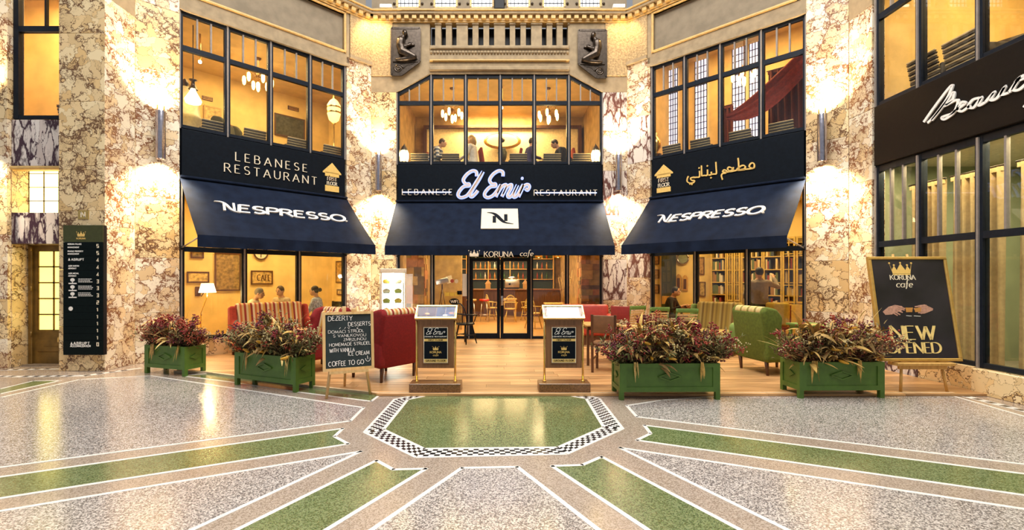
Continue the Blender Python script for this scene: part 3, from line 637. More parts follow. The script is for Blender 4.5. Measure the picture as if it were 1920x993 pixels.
# windows of the three bays
glazing(L, [lx(p) for p in (338, 428, 509, 583, 648)], Z_SILL, Z_WTOP, Z_TR, label='upper restaurant window of the left bay above the fascia')
glazing(R, [rx(p) for p in (1221, 1282, 1349, 1426, 1510)], Z_SILL, Z_WTOP, Z_TR, label='upper restaurant window of the right bay with leaded reflections showing')
def ctop(x):
    if x < k0: return 6.15 + (x - CXA) / (k0 - CXA) * (kz - 6.15)
    if x > k1: return 6.15 + (CXB - x) / (CXB - k1) * (kz - 6.15)
    return kz
cm = [cx(p) for p in (744, 808, 873, 938, 1002, 1067, 1130)]
glazing(C, cm, Z_SILL, kz, Z_TR, label='upper restaurant window of the middle bay with clipped corners', top=ctop)
glazing(L, [lx(p) for p in (341, 460, 562.5, 649)], Z_PL, 3.43, Z_GT + .03, bars=3, label='ground floor café window under the left awning')
glazing(R, [rx(p) for p in (1219, 1302, 1399, 1509)], Z_PL - .3, 3.43, Z_GT + .06, bars=3, label='ground floor café window under the right awning')
GW = glazing(C, [cx(p) for p in (744, 810, 879, 996, 1064, 1130)], .03, 3.43, Z_GT + .1, bars=1, label='ground floor café window beside the glass doors', skip=(2,))
GW.part('door_lintel', MB().box(cx(879), .05, Z_GT + .0, cx(996), .13, 3.43), mat_navy)
for i, (a, b, hs) in enumerate(((cx(881), cx(937.5), 1), (cx(938.5), cx(994), -1))):
    D = Thing('door_%d' % (i + 1), '%s leaf of the dark framed glass café doors' % ('left', 'right')[i], None, C, ((a + b) / 2, .05, TZ), kind='structure'); fw = .075
    zt = Z_GT - .01; z0 = TZ + .005
    for q in ((a, z0, a + fw, zt), (b - fw, z0, b, zt)): D.part('stile', MB().cbox(q[0], .035, q[1], q[2], .10, q[3], .006), mat_frame)
    D.part('rail', MB().cbox(a + fw, .037, z0, b - fw, .10, z0 + .13, .006), mat_frame); D.part('rail', MB().cbox(a + fw, .037, zt - .09, b - fw, .10, zt, .006), mat_frame)
    D.part('pane', MB().box(a + fw, .06, z0 + .13, b - fw, .068, zt - .09), mat_glass)
    if i == 1:
        h = D.part('door_handle', MB().rbox((a + .04, .03, .98), (.05, .014, .24), bev=.006).tube([(a + .04, .02, 1.0), (a + .04, -.03, 1.0), (a + .16, -.035, .99)], .012, 8), mat_steel)
# ---- west side: pier, return wall and the brown entrance ---------------------------------
WW = Thing('wall_west', 'narrow marble return wall beside the left bay', None, WS, (0, 0, 0), kind='structure')
wx0 = -(8.348 - 7.71)
grid_panels(WW, WS, wx0, 0, [0, 1.25, 2.4, 3.5, 4.7, 6.17], mats=(mat_marb,))
WW.part('plaster_field', MB().box(wx0, 0, 6.17, 0, .22, 9.2), mat_plas)
PF = Frame((0, 7.71, 0)); WF = Frame((0, 8.0, 0)); fx = lambda p: WF.px(p); fz = lambda y: WF.z(100, y); pfx = lambda p: PF.px(p)
WP = Thing('wall_pier', 'golden marble pier carrying the directory board', None, PF, (pfx(150), 0, 0), kind='structure')
pz = lambda y: PF.z(150, y)
grid_panels(WP, PF, pfx(110), XW, [0, pz(612), pz(505), pz(395), pz(318), pz(190), pz(62), 7.2], y1=1.0, mats=(mat_marb2,))
WN = Thing('wall_entrance', 'marble wall around the brass framed entrance', None, WF, (fx(60), 0, 0), kind='structure')
xa, xb = fx(21), pfx(110) - .01
grid_panels(WN, WF, xa, xb, [fz(311), fz(224)], mats=(mat_marbd,)); grid_panels(WN, WF, xa, xb, [fz(457), fz(398)], mats=(mat_marbd,))
grid_panels(WN, WF, xa - .08, xa + .012, [0, fz(545), fz(457)], mats=(mat_marb2,), y1=.34); grid_panels(WN, WF, fx(-160), xa, [0, .5, fz(560), fz(440), fz(335), fz(225), fz(100), fz(-40)], y0=-.06, mats=(mat_marb, mat_marb2))
grid_panels(WN, WF, xa - .08, xa + .012, [fz(398), fz(311)], mats=(mat_marb2,), y1=.34)
NW[0] += 1; T = Thing('window_%d' % NW[0], 'small lit leaded window above the brass door', None, WF, (fx(80), .06, fz(398)), kind='structure')
a, b, z0, z1 = xa + .01, xb, fz(398), fz(318); T.part('pane', MB().box(a, .30, z0 - .1, b, .31, z1 + .1), mat('lit_leaded_glass', (1, .86, .45), .4, var=.08, emit=3.2, ecol=(1, .80, .34)))
for i in range(0, 5): T.part('leading', MB().box(a + (b - a) * i / 4 - .006, .285, z0 - .1, a + (b - a) * i / 4 + .006, .3, z1 + .1), mat_bronze)
for i in range(0, 4): T.part('leading', MB().box(a, .285, z0 + (z1 - z0) * i / 3 - .006, b, .3, z0 + (z1 - z0) * i / 3 + .006), mat_bronze)
T.part('lintel', MB().cbox(a - .1, -.03, z1, b, .12, fz(311), .02), mat_gilt)
glazing(WF, [fx(28), pfx(108)], fz(222), 7.0, fz(52), bars=2, dep=.02, label='tall dark framed window high above the brass door', fw=.07, steel=False)
DZ = .02; D = Thing('door_3', 'brass framed entrance door with twelve lit yellow panes', None, WF, (fx(88), .3, 0), kind='structure')
ox = Frame((0, 8.3, 0)); a, b = ox.px(57), xb; zt = ox.z(80, 460); mbr = mat('dull_brass_door', (.20, .115, .025), .4, .4, var=.3, scale=6)
for q in ((a, .0, a + .07, zt), (b - .05, .0, b, zt)): D.part('stile', MB().cbox(q[0], .25, q[1], q[2], .36, q[3], .01), mbr)
D.part('head', MB().cbox(a, .24, zt, b, .4, zt + .06, .01), mbr); D.part('lamp_strip', MB().box(a + .05, .22, zt + .01, b - .05, .25, zt + .03), mat_white)
pa, pb, q0, q1 = a + .14, b - .08, ox.z(80, 619), ox.z(80, 470); ge = mat('yellow_lit_pane', (1, .85, .30), .4, var=.15, scale=3, emit=1.7, ecol=(1, .78, .16))
D.part('door_leaf', MB().box(a + .07, .29, .02, b - .05, .34, q0).box(a + .07, .29, q1, b - .05, .34, zt).box(a + .07, .29, q0, pa, .34, q1).box(pb, .29, q0, b - .05, .34, q1), mbr)
for i in range(3):
    for j in range(5):
        D.part('pane', MB().box(pa + (pb - pa) * i / 3 + .01, .31, q0 + (q1 - q0) * j / 5 + .01, pa + (pb - pa) * (i + 1) / 3 - .01, .32, q0 + (q1 - q0) * (j + 1) / 5 - .01), ge)
for i in range(4): D.part('glazing_bar', MB().box(pa + (pb - pa) * i / 3 - .012, .295, q0, pa + (pb - pa) * i / 3 + .012, .33, q1), mbr)
for j in range(6): D.part('glazing_bar', MB().box(pa, .295, q0 + (q1 - q0) * j / 5 - .012, pb, .33, q0 + (q1 - q0) * j / 5 + .012), mbr)
D.part('door_handle', MB().tube([(pb - .06, .25, q0 + .05), (pb - .06, .25, q0 + .55)], .018, 8).box(pb - .075, .25, q0 + .06, pb - .045, .3, q0 + .09).box(pb - .075, .25, q0 + .5, pb - .045, .3, q0 + .53), mat_black)
D.part('kick_panel', MB().cbox(pa, .278, .22, pb, .3, q0 - .16, .015).cbox(pa + .12, .27, .32, pb - .12, .3, q0 - .26, .01), mbr)
m = MB(); text(m, 'N', (pa + pb) / 2 - .03, .40, .09, .262, .272, .2, .1); D.part('emblem', m, mat_gold)
D.part('notice', MB().box(pb - .16, .28, q0 + .62, pb - .02, .29, q0 + .82), mat('red_white_notice', (.7, .35, .2), .6))
for j in (.5, 1.3, 2.0): D.part('hinge', MB().cyl((a + .07, .24, j), (a + .07, .24, j + .09), .016, 8), mbr)
solo('wall_entrance_back', MB().box(fx(-160), .42, 0, xb, .5, 3.88), mat_amber, 'plain wall behind the brass entrance', fr=WF, kind='structure')
D.part('door_step', MB().box(a - .1, .16, 0, b, .36, .02), mat_grout)
# ---- east side: beauty shop front --------------------------------------------------------
EA = KS - XE; ex = lambda d: EA - d
WE = Thing('wall_east', 'marble pier and plinth of the shop front on the right', None, ES, (0, 0, 0), kind='structure')
grid_panels(WE, ES, 0, ex(7.97), [0, 1.1, 2.15, 3.2, 4.4, 6.17], mats=(mat_marb,))
WE.part('plaster_field', MB().box(0, 0, 6.17, ex(7.97), .22, 9.2), mat_plas)
WE.part('plaster_field', MB().box(ex(7.97), 0, 6.75, ex(3.0), .22, 9.2), mat_plas)
grid_panels(WE, ES, ex(7.97), ex(6.24), [0, .34], xs=[ex(7.97), ex(7.1), ex(6.26)], mats=(mat_marbd, mat_marb2)); grid_panels(WE, ES, ex(6.26), ex(3.0), [0, .33], y0=-.06, xs=[ex(6.24), ex(5.55), ex(4.4), ex(3.0)], mats=(mat_marb2, mat_marb))
dms = (7.935, 7.14, 6.24, 5.32, 4.4, 3.4)
mat_glasse = glass('shop_glass', (.96, .98, .93), .05)
glazing(ES, [ex(d) for d in dms], .34, 3.40, 2.10, bars=3, label='tall shop window under the lettered fascia on the right', gl=mat_glasse)
glazing(ES, [ex(d) for d in dms], 4.42, 6.7, 5.92, bars=3, label='upper restaurant window above the lettered fascia on the right')
# ---- rooms -----------------------------------------------------------------------------
mat_upfl = wood('dark_floor', (.10, .05, .02), (.2, .1, .04), .4, 4, 0, 0)
mat_cfl = wood('honey_floor', (.30, .14, .035), (.52, .28, .08), .35, 4, 0, 0)
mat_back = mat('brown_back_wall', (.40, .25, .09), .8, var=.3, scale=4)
room('cafe_left', L, -3.95, .45, .24, 3.1, TZ, ZCG, mat_cafewall, mat_cafewall, mat_cfl)
room('cafe_right', R, -1.25, 4.9, .24, 3.6, TZ, ZCG, mat_cafewall, mat_cafewall, mat_cfl)
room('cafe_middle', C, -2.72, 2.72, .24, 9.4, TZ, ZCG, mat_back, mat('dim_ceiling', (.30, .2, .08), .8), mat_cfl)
room('restaurant_left', L, -3.95, .45, .24, 3.3, ZU, ZCU, mat_amber, mat_amberd, mat_upfl)
room('restaurant_right', R, -.45, 4.9, .24, 3.3, ZU, 7.9, mat_amber, mat_amberd, mat_upfl)
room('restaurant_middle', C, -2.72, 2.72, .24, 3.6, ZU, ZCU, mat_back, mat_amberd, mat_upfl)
room('shop', ES, ex(8.1), ex(2.9), .24, 2.9, .1, 3.45, mat('pale_green_wall', (.26, .28, .17), .8, scale=2), mat('pale_ceiling', (.62, .56, .42), .8), mat('shop_floor', (.3, .26, .2), .4))
room('restaurant_east', ES, ex(8.1), ex(2.9), .24, 3.2, ZU, ZCU, mat_amber, mat_amberd, mat_upfl)
room('stair_hall', WF, fx(-150), xb, .25, 1.6, 4.0, 7.2, mat_amber, mat_amberd, mat_upfl)
for fr, x0, x1, nm in ((L, LXA, LXB, 'left'), (R, RXA, RXB, 'right'), (C, CXA, CXB, 'center')):
    solo('wall_spandrel_' + nm, MB().box(x0, .1, Z_SIGN0 - .02, x1, .24, Z_SILL), mat_navy, 'dark spandrel behind the %s fascia board' % nm, fr=fr, kind='structure')
solo('wall_spandrel_east', MB().box(ex(7.97), .06, 3.40, ex(3.0), .24, 4.42), mat_navy, 'dark spandrel behind the lettered shop fascia', fr=ES, kind='structure')
AMB = (1, .74, .34)
def roomlight(nm, fr, x, y, z, p, col=AMB, s=1.2, sy=None): 
    return light('AREA', nm, fr.w(x, y, z), p, col, s, rot=(0, 0, fr.rot), sy=sy)
roomlight('cafe_left_ceiling_light', L, -1.9, 1.5, ZCG - .06, 100, (1, .72, .32), 2.6, 1.2)
roomlight('cafe_right_ceiling_light', R, 1.9, 1.6, ZCG - .06, 125, (1, .72, .32), 2.6, 1.4)
roomlight('cafe_middle_ceiling_light', C, 0, 3.2, ZCG - .06, 300, (1, .74, .40), 3.0, 2.6)
roomlight('cafe_front_fill', C, 0, .55, ZCG - .06, 110, (1, .76, .38), 4.6, .3)  # unseen fill added to brighten the clad pillars and the front zone
roomlight('cafe_bar_light', C, 0, 7.9, ZCG - .06, 150, (1, .70, .34), 3.0, .8)
roomlight('restaurant_left_ceiling_light', L, -2.0, 1.6, ZCU - .05, 80, AMB, 2.4, 1.6)
roomlight('restaurant_right_ceiling_light', R, 2.0, 1.6, 7.85, 120, (1, .66, .28), 2.4, 1.6)
roomlight('restaurant_middle_ceiling_light', C, 0, 1.6, ZCU - .05, 55, AMB, 3.4, 1.6)
roomlight('restaurant_east_ceiling_light', ES, ex(6.0), 1.6, ZCU - .05, 100, AMB, 3.0, 1.6)
roomlight('shop_window_fill', ES, ex(5.6), .20, 3.36, 70, (1, .80, .48), 4.6, .12)  # unseen strip added behind the glass to brighten the curtains
roomlight('shop_ceiling_light', ES, ex(5.6), 1.6, 3.38, 95, (1, .86, .58), 3.0, 1.6)
roomlight('stair_hall_light', WF, fx(30), .9, 7.1, 70, AMB, 1.0)
# ------------------------------------------------------------------ wall lamps
def sconce(fr, x, label, power=1.0):
    z0, z1 = 3.68, 4.55; T = Thing('sconce_lamp', label, 'lamp', fr, (x, -.16, z0), group='tube lamps on the marble piers')
    T.part('tube', MB().lathe([(.075, z0), (.078, z0 + .01), (.078, z1 - .01), (.075, z1), (.066, z1), (.066, z0), (.075, z0)], 20, (x, -.16, 0)), mat('lamp_tube', (.50, .48, .55), .22, 1))
    for zz_ in (z0 + .03, z1 - .03): T.part('lamp_glass', MB().cyl((x, -.16, zz_ - .005), (x, -.16, zz_ + .005), .06, 16), mat_spot)
    T.part('bracket', MB().box(x - .03, -.10, 4.05, x + .03, 0, 4.2), mat_steel)
    for q in (-1, 1): T.part('brass_bar', MB().box(x + q * .05 - .012, -.17, z1 - .005, x + q * .05 + .012, -.15, z1 + .10), mat_brass)
    for s, zl in ((1, z1 + .02), (-1, z0 - .02)):
        light('SPOT', 'wall_lamp_beam', fr.w(x, -.16, zl), 360 * power, (1, .77, .48), .05, spot=125, target=fr.w(x, -.06, zl + s), blend=.8)
sconce(L, lx(298), 'steel tube wall lamp on the pier left of the left awning'); sconce(C, cx(713), 'steel tube wall lamp between the left and middle awnings')
sconce(C, cx(1157), 'steel tube wall lamp between the middle and right awnings'); sconce(R, rx(1545), 'steel tube wall lamp on the pier right of the right awning')
sconce(WF.at(0, -.06, 0), fx(-22), 'steel tube wall lamp at the far left edge', .8)
for p, e in ((705, 60), (1166, 26)):
    light('SPOT', 'cornice_wash', C.w(cx(p), -.45, Z_CORN - .05), e, (1, .68, .28), .08, spot=130, target=C.w(cx(p), .1, 7.2))
# ------------------------------------------------------------------ fascia boards with lettering
def board(fr, x0, x1, label, name='fascia_sign'):
    T = Thing(name, label, 'sign', fr, ((x0 + x1) / 2, 0, Z_SIGN0)); T.part('board', MB().cbox(x0, .02, Z_SIGN0, x1, .1, Z_SILL - .02, .01), mat_navy); return T
def house(T, fr, pts):
    """gold house arrow with FIRST FLOOR; pts: left, right px and key y values converted to local"""
    x0, x1, zt, ze, zb, s0, s1 = pts; xm = (x0 + x1) / 2; ov = (x1 - x0) * .16
    T.part('gold_arrow', MB().prism([(x0 - ov, ze), (xm, zt), (x1 + ov, ze), (x1 + ov, ze - .03), (x0 - ov, ze - .03)], .008, .02).prism([(x0, zb), (x1, zb), (x1, ze), (x0, ze)], .008, .02), mat_gold)
    m = MB(); h = (zb - s1) / 2 * .68; text(m, 'FIRST', xm, zb - h * 1.25, h, .01, .02, .2, .1, .16, .12, align='c'); text(m, 'FLOOR', xm, s1 + h * .25, h, .01, .02, .2, .1, .1, .12, align='c', wid=.85); T.part('small_lettering', m, mat_cream)
    T.part('gold_bar', MB().box(x0, .008, s0, x1, .02, s1), mat_gold)
    m = MB(); pts2 = smooth([(xm - .11, ze - .16), (xm - .06, ze - .07), (xm - .09, ze - .19), (xm - .03, ze - .12), (xm - .03, ze - .2), (xm + .02, ze - .13), (xm + .03, ze - .2), (xm + .08, ze - .13), (xm + .12, ze - .19)], 4); m.ribbon(pts2, .008, .005, .004, .01); T.part('script_mark', m, mat_dwood)
B = board(L, LXA + .03, LXB - .03, 'navy fascia board lettered Lebanese Restaurant')
hL = L.px(441, 290); 
def line_px(fr, T, txt, pa, pb, h, name='lettering', mt=mat_cream, dep=.0, **kw):
    """lettering between two pixel points on the board plane"""
    (x0, z0), (x1, z1) = fr.px(*pa), fr.px(*pb); m = MB(); zc = (z0 + z1) / 2
    g0 = kw.pop('gap', .4); w0 = text_w(txt, h, g0); nn = len(txt) - 1
    gg = g0 + ((x1 - x0) - w0) / (h * nn); text(m, txt, x0, zc, h, dep, .021, gap=gg, **kw); T.part(name, m, mt)
line_px(L, B, 'LEBANESE', (442, 302), (576, 321), .165, thick=.115, thin=.06, serif=.07); line_px(L, B, 'RESTAURANT', (421, 322), (594, 345), .165, thick=.115, thin=.06, serif=.07)
zL = lambda x, y: L.px(x, y)[1]
house(B, L, (L.px(610), L.px(636), zL(623, 305), zL(623, 323), zL(623, 331), zL(623, 359), zL(623, 348)))
B = board(R, RXA + .03, RXB - .03, 'navy fascia board with gold Arabic lettering')
zR = lambda x, y: R.px(x, y)[1]
house(B, R, (R.px(1231), R.px(1257), zR(1244, 308), zR(1244, 325), zR(1244, 332), zR(1244, 360), zR(1244, 351)))
# Arabic lettering traced stroke by stroke (crop at 6x from (1200,290))
m = MB()
def ar(pts, th=.034, tn=.02): m.ribbon([R.px(1200 + a / 6, 290 + b / 6) for a, b in smooth(pts, 5)], th, tn, .0, .021, tilt=.8)
ar([(1285, 145), (1262, 150), (1228, 132), (1245, 98), (1272, 92), (1285, 112), (1280, 145), (1230, 158), (1150, 165)])           # mim
ar([(1180, 166), (1090, 172), (1120, 135), (1160, 118), (1185, 135), (1165, 160), (1090, 172)]); ar([(1102, 35), (1108, 90), (1110, 165)])   # ta
ar([(1090, 172), (1040, 185), (1000, 190)]); ar([(1058, 178), (1030, 148), (1000, 138), (985, 160), (1010, 180), (1040, 165), (1050, 138)])    # ain
ar([(1010, 188), (960, 196), (930, 190), (945, 170), (975, 180), (960, 205), (930, 210), (915, 235), (928, 280)])                   # mim end
ar([(852, 80), (856, 150), (858, 210), (830, 216), (800, 220)]); ar([(800, 190), (800, 222), (770, 228)]); ar([(758, 165), (756, 226), (720, 232), (690, 236)])
ar([(690, 120), (692, 190), (694, 238)]); ar([(668, 180), (668, 245), (630, 252), (600, 256)]); ar([(610, 250), (570, 262), (578, 285), (612, 290), (600, 312), (560, 318), (530, 300), (532, 265), (545, 240)])
for a, b in ((798, 258), (757, 125), (664, 148), (562, 328), (584, 332)): x, z = R.px(1200 + a / 6, 290 + b / 6); m.prism([(x - .022, z), (x, z - .022), (x + .022, z), (x, z + .022)], .0, .021)
B.part('arabic_lettering', m, mat_gold)
# neon fascia
B = board(C, CXA + .02, CXB - .02, 'navy fascia board with blue-white neon script in the middle bay')
neon = mat('neon_tube', (.15, .17, .4), .3, emit=1.15, ecol=(.40, .50, 1)); neonb = mat('neon_bar', (.4, .45, .8), .3, emit=1.1, ecol=(.5, .58, 1)); letb = mat('script_letter', (.80, .62, .50), .4)
def cpt(a, b): return C.px(740 + a / 4.8, 300 + b / 4.8)
SCRIPT = [[(738, 145), (735, 108), (700, 98), (650, 130), (618, 180), (640, 215), (668, 215), (668, 232), (620, 240), (580, 285), (572, 320), (600, 338), (650, 320), (690, 270), (740, 190), (795, 105)],
 [(795, 105), (760, 175), (700, 270), (680, 315), (695, 330), (725, 305), (748, 275)],
 [(975, 145), (972, 108), (935, 98), (885, 130), (855, 180), (875, 215), (905, 215), (905, 235), (860, 242), (818, 285), (810, 320), (838, 338), (880, 322), (915, 285), (955, 225)],
 [(958, 222), (935, 275), (910, 330)], [(925, 300), (965, 240), (1000, 222), (1000, 250), (965, 328)], [(975, 310), (1010, 245), (1048, 222), (1050, 248), (1018, 312), (1030, 335), (1060, 310), (1105, 225)],
 [(1105, 225), (1075, 295), (1072, 332), (1100, 320), (1140, 250), (1158, 222)], [(1158, 222), (1145, 265), (1115, 330)], [(1125, 305), (1155, 245), (1185, 222), (1205, 225), (1212, 245), (1195, 270), (1175, 255)]]
mt_, ml_ = MB(), MB()
for s in SCRIPT:
    P = [cpt(*p) for p in smooth(s, 5)]; mt_.ribbon(P, .085, .075, -.03, .02); ml_.ribbon(P, .036, .028, -.06, -.03)
P = arc(*cpt(1148, 165), .035, .035, 0, 360, 14); mt_.prism(P[:-1], -.03, .02); ml_.prism(arc(*cpt(1148, 165), .014, .014, 0, 360, 10)[:-1], -.06, -.03)
sl_ = B.part('script_letters', ml_, letb); B.part('neon_tube', mt_, neon)
for txt, a, b, lab in (('LEBANESE', (68, 312), (518, 312), 0), ('RESTAURANT', (1255, 318), (1822, 318), 1)):
    line_px(C, B, txt, (740 + a[0] / 4.8, 300 + a[1] / 4.8), (740 + b[0] / 4.8, 300 + b[1] / 4.8), .14, thick=.13, thin=.07, serif=.07)
    x0, z0 = cpt(*a); x1, z1 = cpt(*b); zm = cpt(0, 292 + 5 * lab)[1]; B.part('neon_bar', MB().tube([(x0 + .02, -.05, zm), (x1 - .02, -.05, zm)], .016, 6), neonb)
# east fascia with white script, cut by the frame
B = Thing('fascia_sign', 'black shop fascia with large white handwritten lettering', 'sign', ES, (ex(6.5), 0, 3.42)); B.part('board', MB().cbox(ex(7.93), .0, 3.42, ex(3.4), .06, 4.41, .01), mat('black_fascia', (.009, .007, .006), .5, spec=.1))
m = MB()
def epx(a, b): return ES.px(1560 + a / 2.483, b / 2.483)
for s in ([(432, 568), (480, 500), (545, 415), (565, 400), (540, 460), (490, 530), (450, 572)], [(470, 560), (540, 470), (570, 430), (568, 460), (535, 490), (590, 465), (575, 520), (530, 555), (518, 545), (560, 530)],
          [(560, 530), (600, 500), (625, 480), (610, 475), (590, 505), (610, 518), (650, 490)], [(690, 455), (660, 465), (640, 495), (665, 500), (700, 455), (690, 490), (720, 475)],
          [(720, 475), (760, 430), (745, 465), (775, 455), (810, 405), (795, 440), (830, 430)], [(830, 430), (880, 360), (850, 415), (880, 415), (930, 370)], [(900, 350), (870, 375), (980, 330)], [(930, 370), (965, 350), (950, 380), (1000, 345), (960, 420), (900, 500)]):
    m.ribbon([epx(*p) for p in smooth(s, 6)], .040, .026, -.02, .005, tilt=.5)
B.part('script_lettering', m, mat_white)
# ------------------------------------------------------------------ awnings
def nesp(m, x0, x1, zbase, h, y0, y1):
    """italic capitals with a swept first letter, written between x0 and x1"""
    gap = .16; t = 'ESPRESSO'; sh = .22; W = x1 - x0
    nw = h * 1.05; w1 = text_w(t, h * .86, gap); wid = (W - nw - .12 * h) / w1
    text(m, t, x0 + nw + .12 * h, zbase, h * .86, y0, y1, thick=.27, thin=.155, gap=gap, shear=sh, wid=wid)
    f = lambda a, b: (x0 + (a + b * .12) * h, zbase + b * h); m.ribbon(arc(x1 + .14 * h, zbase + .08 * h, .07 * h, .07 * h, 0, 360, 10), .03 * h, .03 * h, y0, y1)
    m.ribbon([f(.25, 0), f(.25, .85)], .15 * h, .15 * h, y0, y1); m.ribbon([f(.88, .1), f(.88, 1.0)], .15 * h, .15 * h, y0, y1)
    c = smooth([f(-.35, 1.02), f(.05, 1.02), f(.35, .8), f(.62, .28), f(.85, .02), f(1.25, -.12)], 6); n = len(c)
    for i in range(n - 1):
        t0, t1 = i / (n - 1), (i + 1) / (n - 1); wd = lambda q: .02 * h + .17 * h * math.sin(PI * q) ** 1.2
        m.ribbon([c[i], c[i + 1]], wd((t0 + t1) / 2), wd((t0 + t1) / 2) * .8, y0, y1)
def awning(fr, x0, x1, e, label, side):
    T = Thing('awning', label, 'awning', fr, ((x0 + x1) / 2, -e / 2, 2.04), group='navy awnings over the café front')
    zt, zf, zv = Z_SIGN0 + .0, 2.25, 2.05; n = 10; m = MB()
    for k in range(n):                                   # cloth: outer and under face, shallow sag between the arms
        for lo in (0, -.012):
            pass
    G = []
    for j in range(7):
        v = j / 6; y = .0 - e * v
        for i in range(n + 1): u = i / n; G.append((x0 + (x1 - x0) * u, y, zt + (zf - zt) * v - .02 * math.sin(PI * v) * (1 + .4 * math.sin(u * 19))))
    nn = n + 1; nb = len(G); vs = G + [(a, b, c - .012) for a, b, c in G]
    fs = [(j * nn + i, (j + 1) * nn + i, (j + 1) * nn + i + 1, j * nn + i + 1) for j in range(6) for i in range(n)]; fs += [tuple(q + nb for q in f[::-1]) for f in fs]
    for j in range(6): fs += [(j * nn, nb + j * nn, nb + (j + 1) * nn, (j + 1) * nn), (j * nn + n, (j + 1) * nn + n, nb + (j + 1) * nn + n, nb + j * nn + n)]
    m.add(vs, fs, True); cl = T.part('canopy', m, mat_canvas)
    m = MB(); nv = 60; vs = []
    for i in range(nv + 1):
        u = i / nv; yy_ = -e - .012 - .012 * math.sin(u * 40); vs += [(x0 + (x1 - x0) * u, -e - .006, zf + .01), (x0 + (x1 - x0) * u, yy_, zv)]
    b = len(vs); vs += [(p[0], p[1] + .008, p[2]) for p in vs]; fs = []
    for i in range(nv): fs += [(2 * i, 2 * i + 1, 2 * i + 3, 2 * i + 2), (b + 2 * i + 2, b + 2 * i + 3, b + 2 * i + 1, b + 2 * i)]
    T.part('valance', m.add(vs, fs, True), mat_canvas)
    T.part('front_bar', MB().tube([(x0 + .02, -e + .03, zf - .03), (x1 - .02, -e + .03, zf - .03)], .02, 8), mat_steel)
    T.part('roller_housing', MB().rbox(((x0 + x1) / 2, -.03, zt + .01), (x1 - x0, .07, .05), bev=.015), mat_canvas)
    for x in (x0 + .03, x1 - .03): T.part('arm', MB().tube([(x, .0, 2.1), (x, -e * .98, zf - .03)], .013, 8), mat_steel); T.part('arm_bracket', MB().rbox((x, -.02, 2.1), (.05, .05, .08), bev=.01), mat_black)
    # slope frame for lettering: local plane of the cloth
    ang = math.atan2(zt - zf, e); ln = math.hypot(e, zt - zf)
    M = Matrix.Translation((0, -e, zf)) @ Matrix.Rotation(-(PI / 2 - ang), 4, 'X')      # x along, z up the slope, -y outwards
    return T, M, ln
AW, M, ln = awning(L, LXA, LXB, 1.31, 'navy awning lettered in white over the left café window', 0)
m = MB(); nesp(m, LXA + .50, LXB - .40, ln * .45, .265, -.014, .012); m.xf(M); AW.part('lettering', m, mat_white)
AW, M, ln = awning(R, RXA, RXB, 1.31, 'navy awning lettered in white over the right café window', 1)
m = MB(); nesp(m, RXA + .52, RXB - .57, ln * .42, .265, -.014, .012); m.xf(M); AW.part('lettering', m, mat_white)
AW, M, ln = awning(C, CXA, CXB, 1.17, 'navy awning with a cream badge over the glass café doors', 2)
q = [C.px(901), C.px(973)]; zz0, zz1 = ln * .36, ln * .82; xm = sum(q) / 2 * .965; hw = .44
m = MB().box(xm - hw, -.016, zz0, xm + hw, .005, zz1).xf(M); AW.part('badge', m, mat_cream)
m = MB(); h = (zz1 - zz0) * .42; f = lambda a, b: (xm + (a - .5) * h, zz0 + (zz1 - zz0) * .28 + b * h)
m.ribbon([f(.1, 0), f(.1, .8)], .25 * h, .25 * h, -.022, -.012); m.ribbon([f(.95, .2), f(.95, 1)], .25 * h, .25 * h, -.022, -.012)
c = smooth([f(-.45, 1.22), f(-.05, 1.15), f(.25, .9), f(.6, .35), f(.9, .02), f(1.5, -.15)], 6); n = len(c)
for i in range(n - 1): wd = .03 * h + .26 * h * math.sin(PI * (i + .5) / (n - 1)); m.ribbon([c[i], c[i + 1]], wd, wd * .85, -.022, -.012)
m.xf(M); AW.part('badge_letter', m, mat_navy)
y0 = -1.17 - .034; cpx = lambda x, y: C.px(x, y, y0)
m = MB(); crown(m, cpx(889, 0)[0], C.z(889, 480.5, y0), .24, y0, y0 + .012); AW.part('valance_crown', m, mat_cream)
m = MB(); text(m, 'KORUNA', cpx(908, 0)[0], C.z(908, 481, y0), .115, y0, y0 + .012, .15, .07, .22, .07); AW.part('valance_lettering', m, mat_cream)
m = MB(); text(m, 'cafe', cpx(975, 0)[0], C.z(975, 479.5, y0), .135, y0, y0 + .012, .10, .05, .12, shear=.2); AW.part('valance_lettering', m, mat_cream)
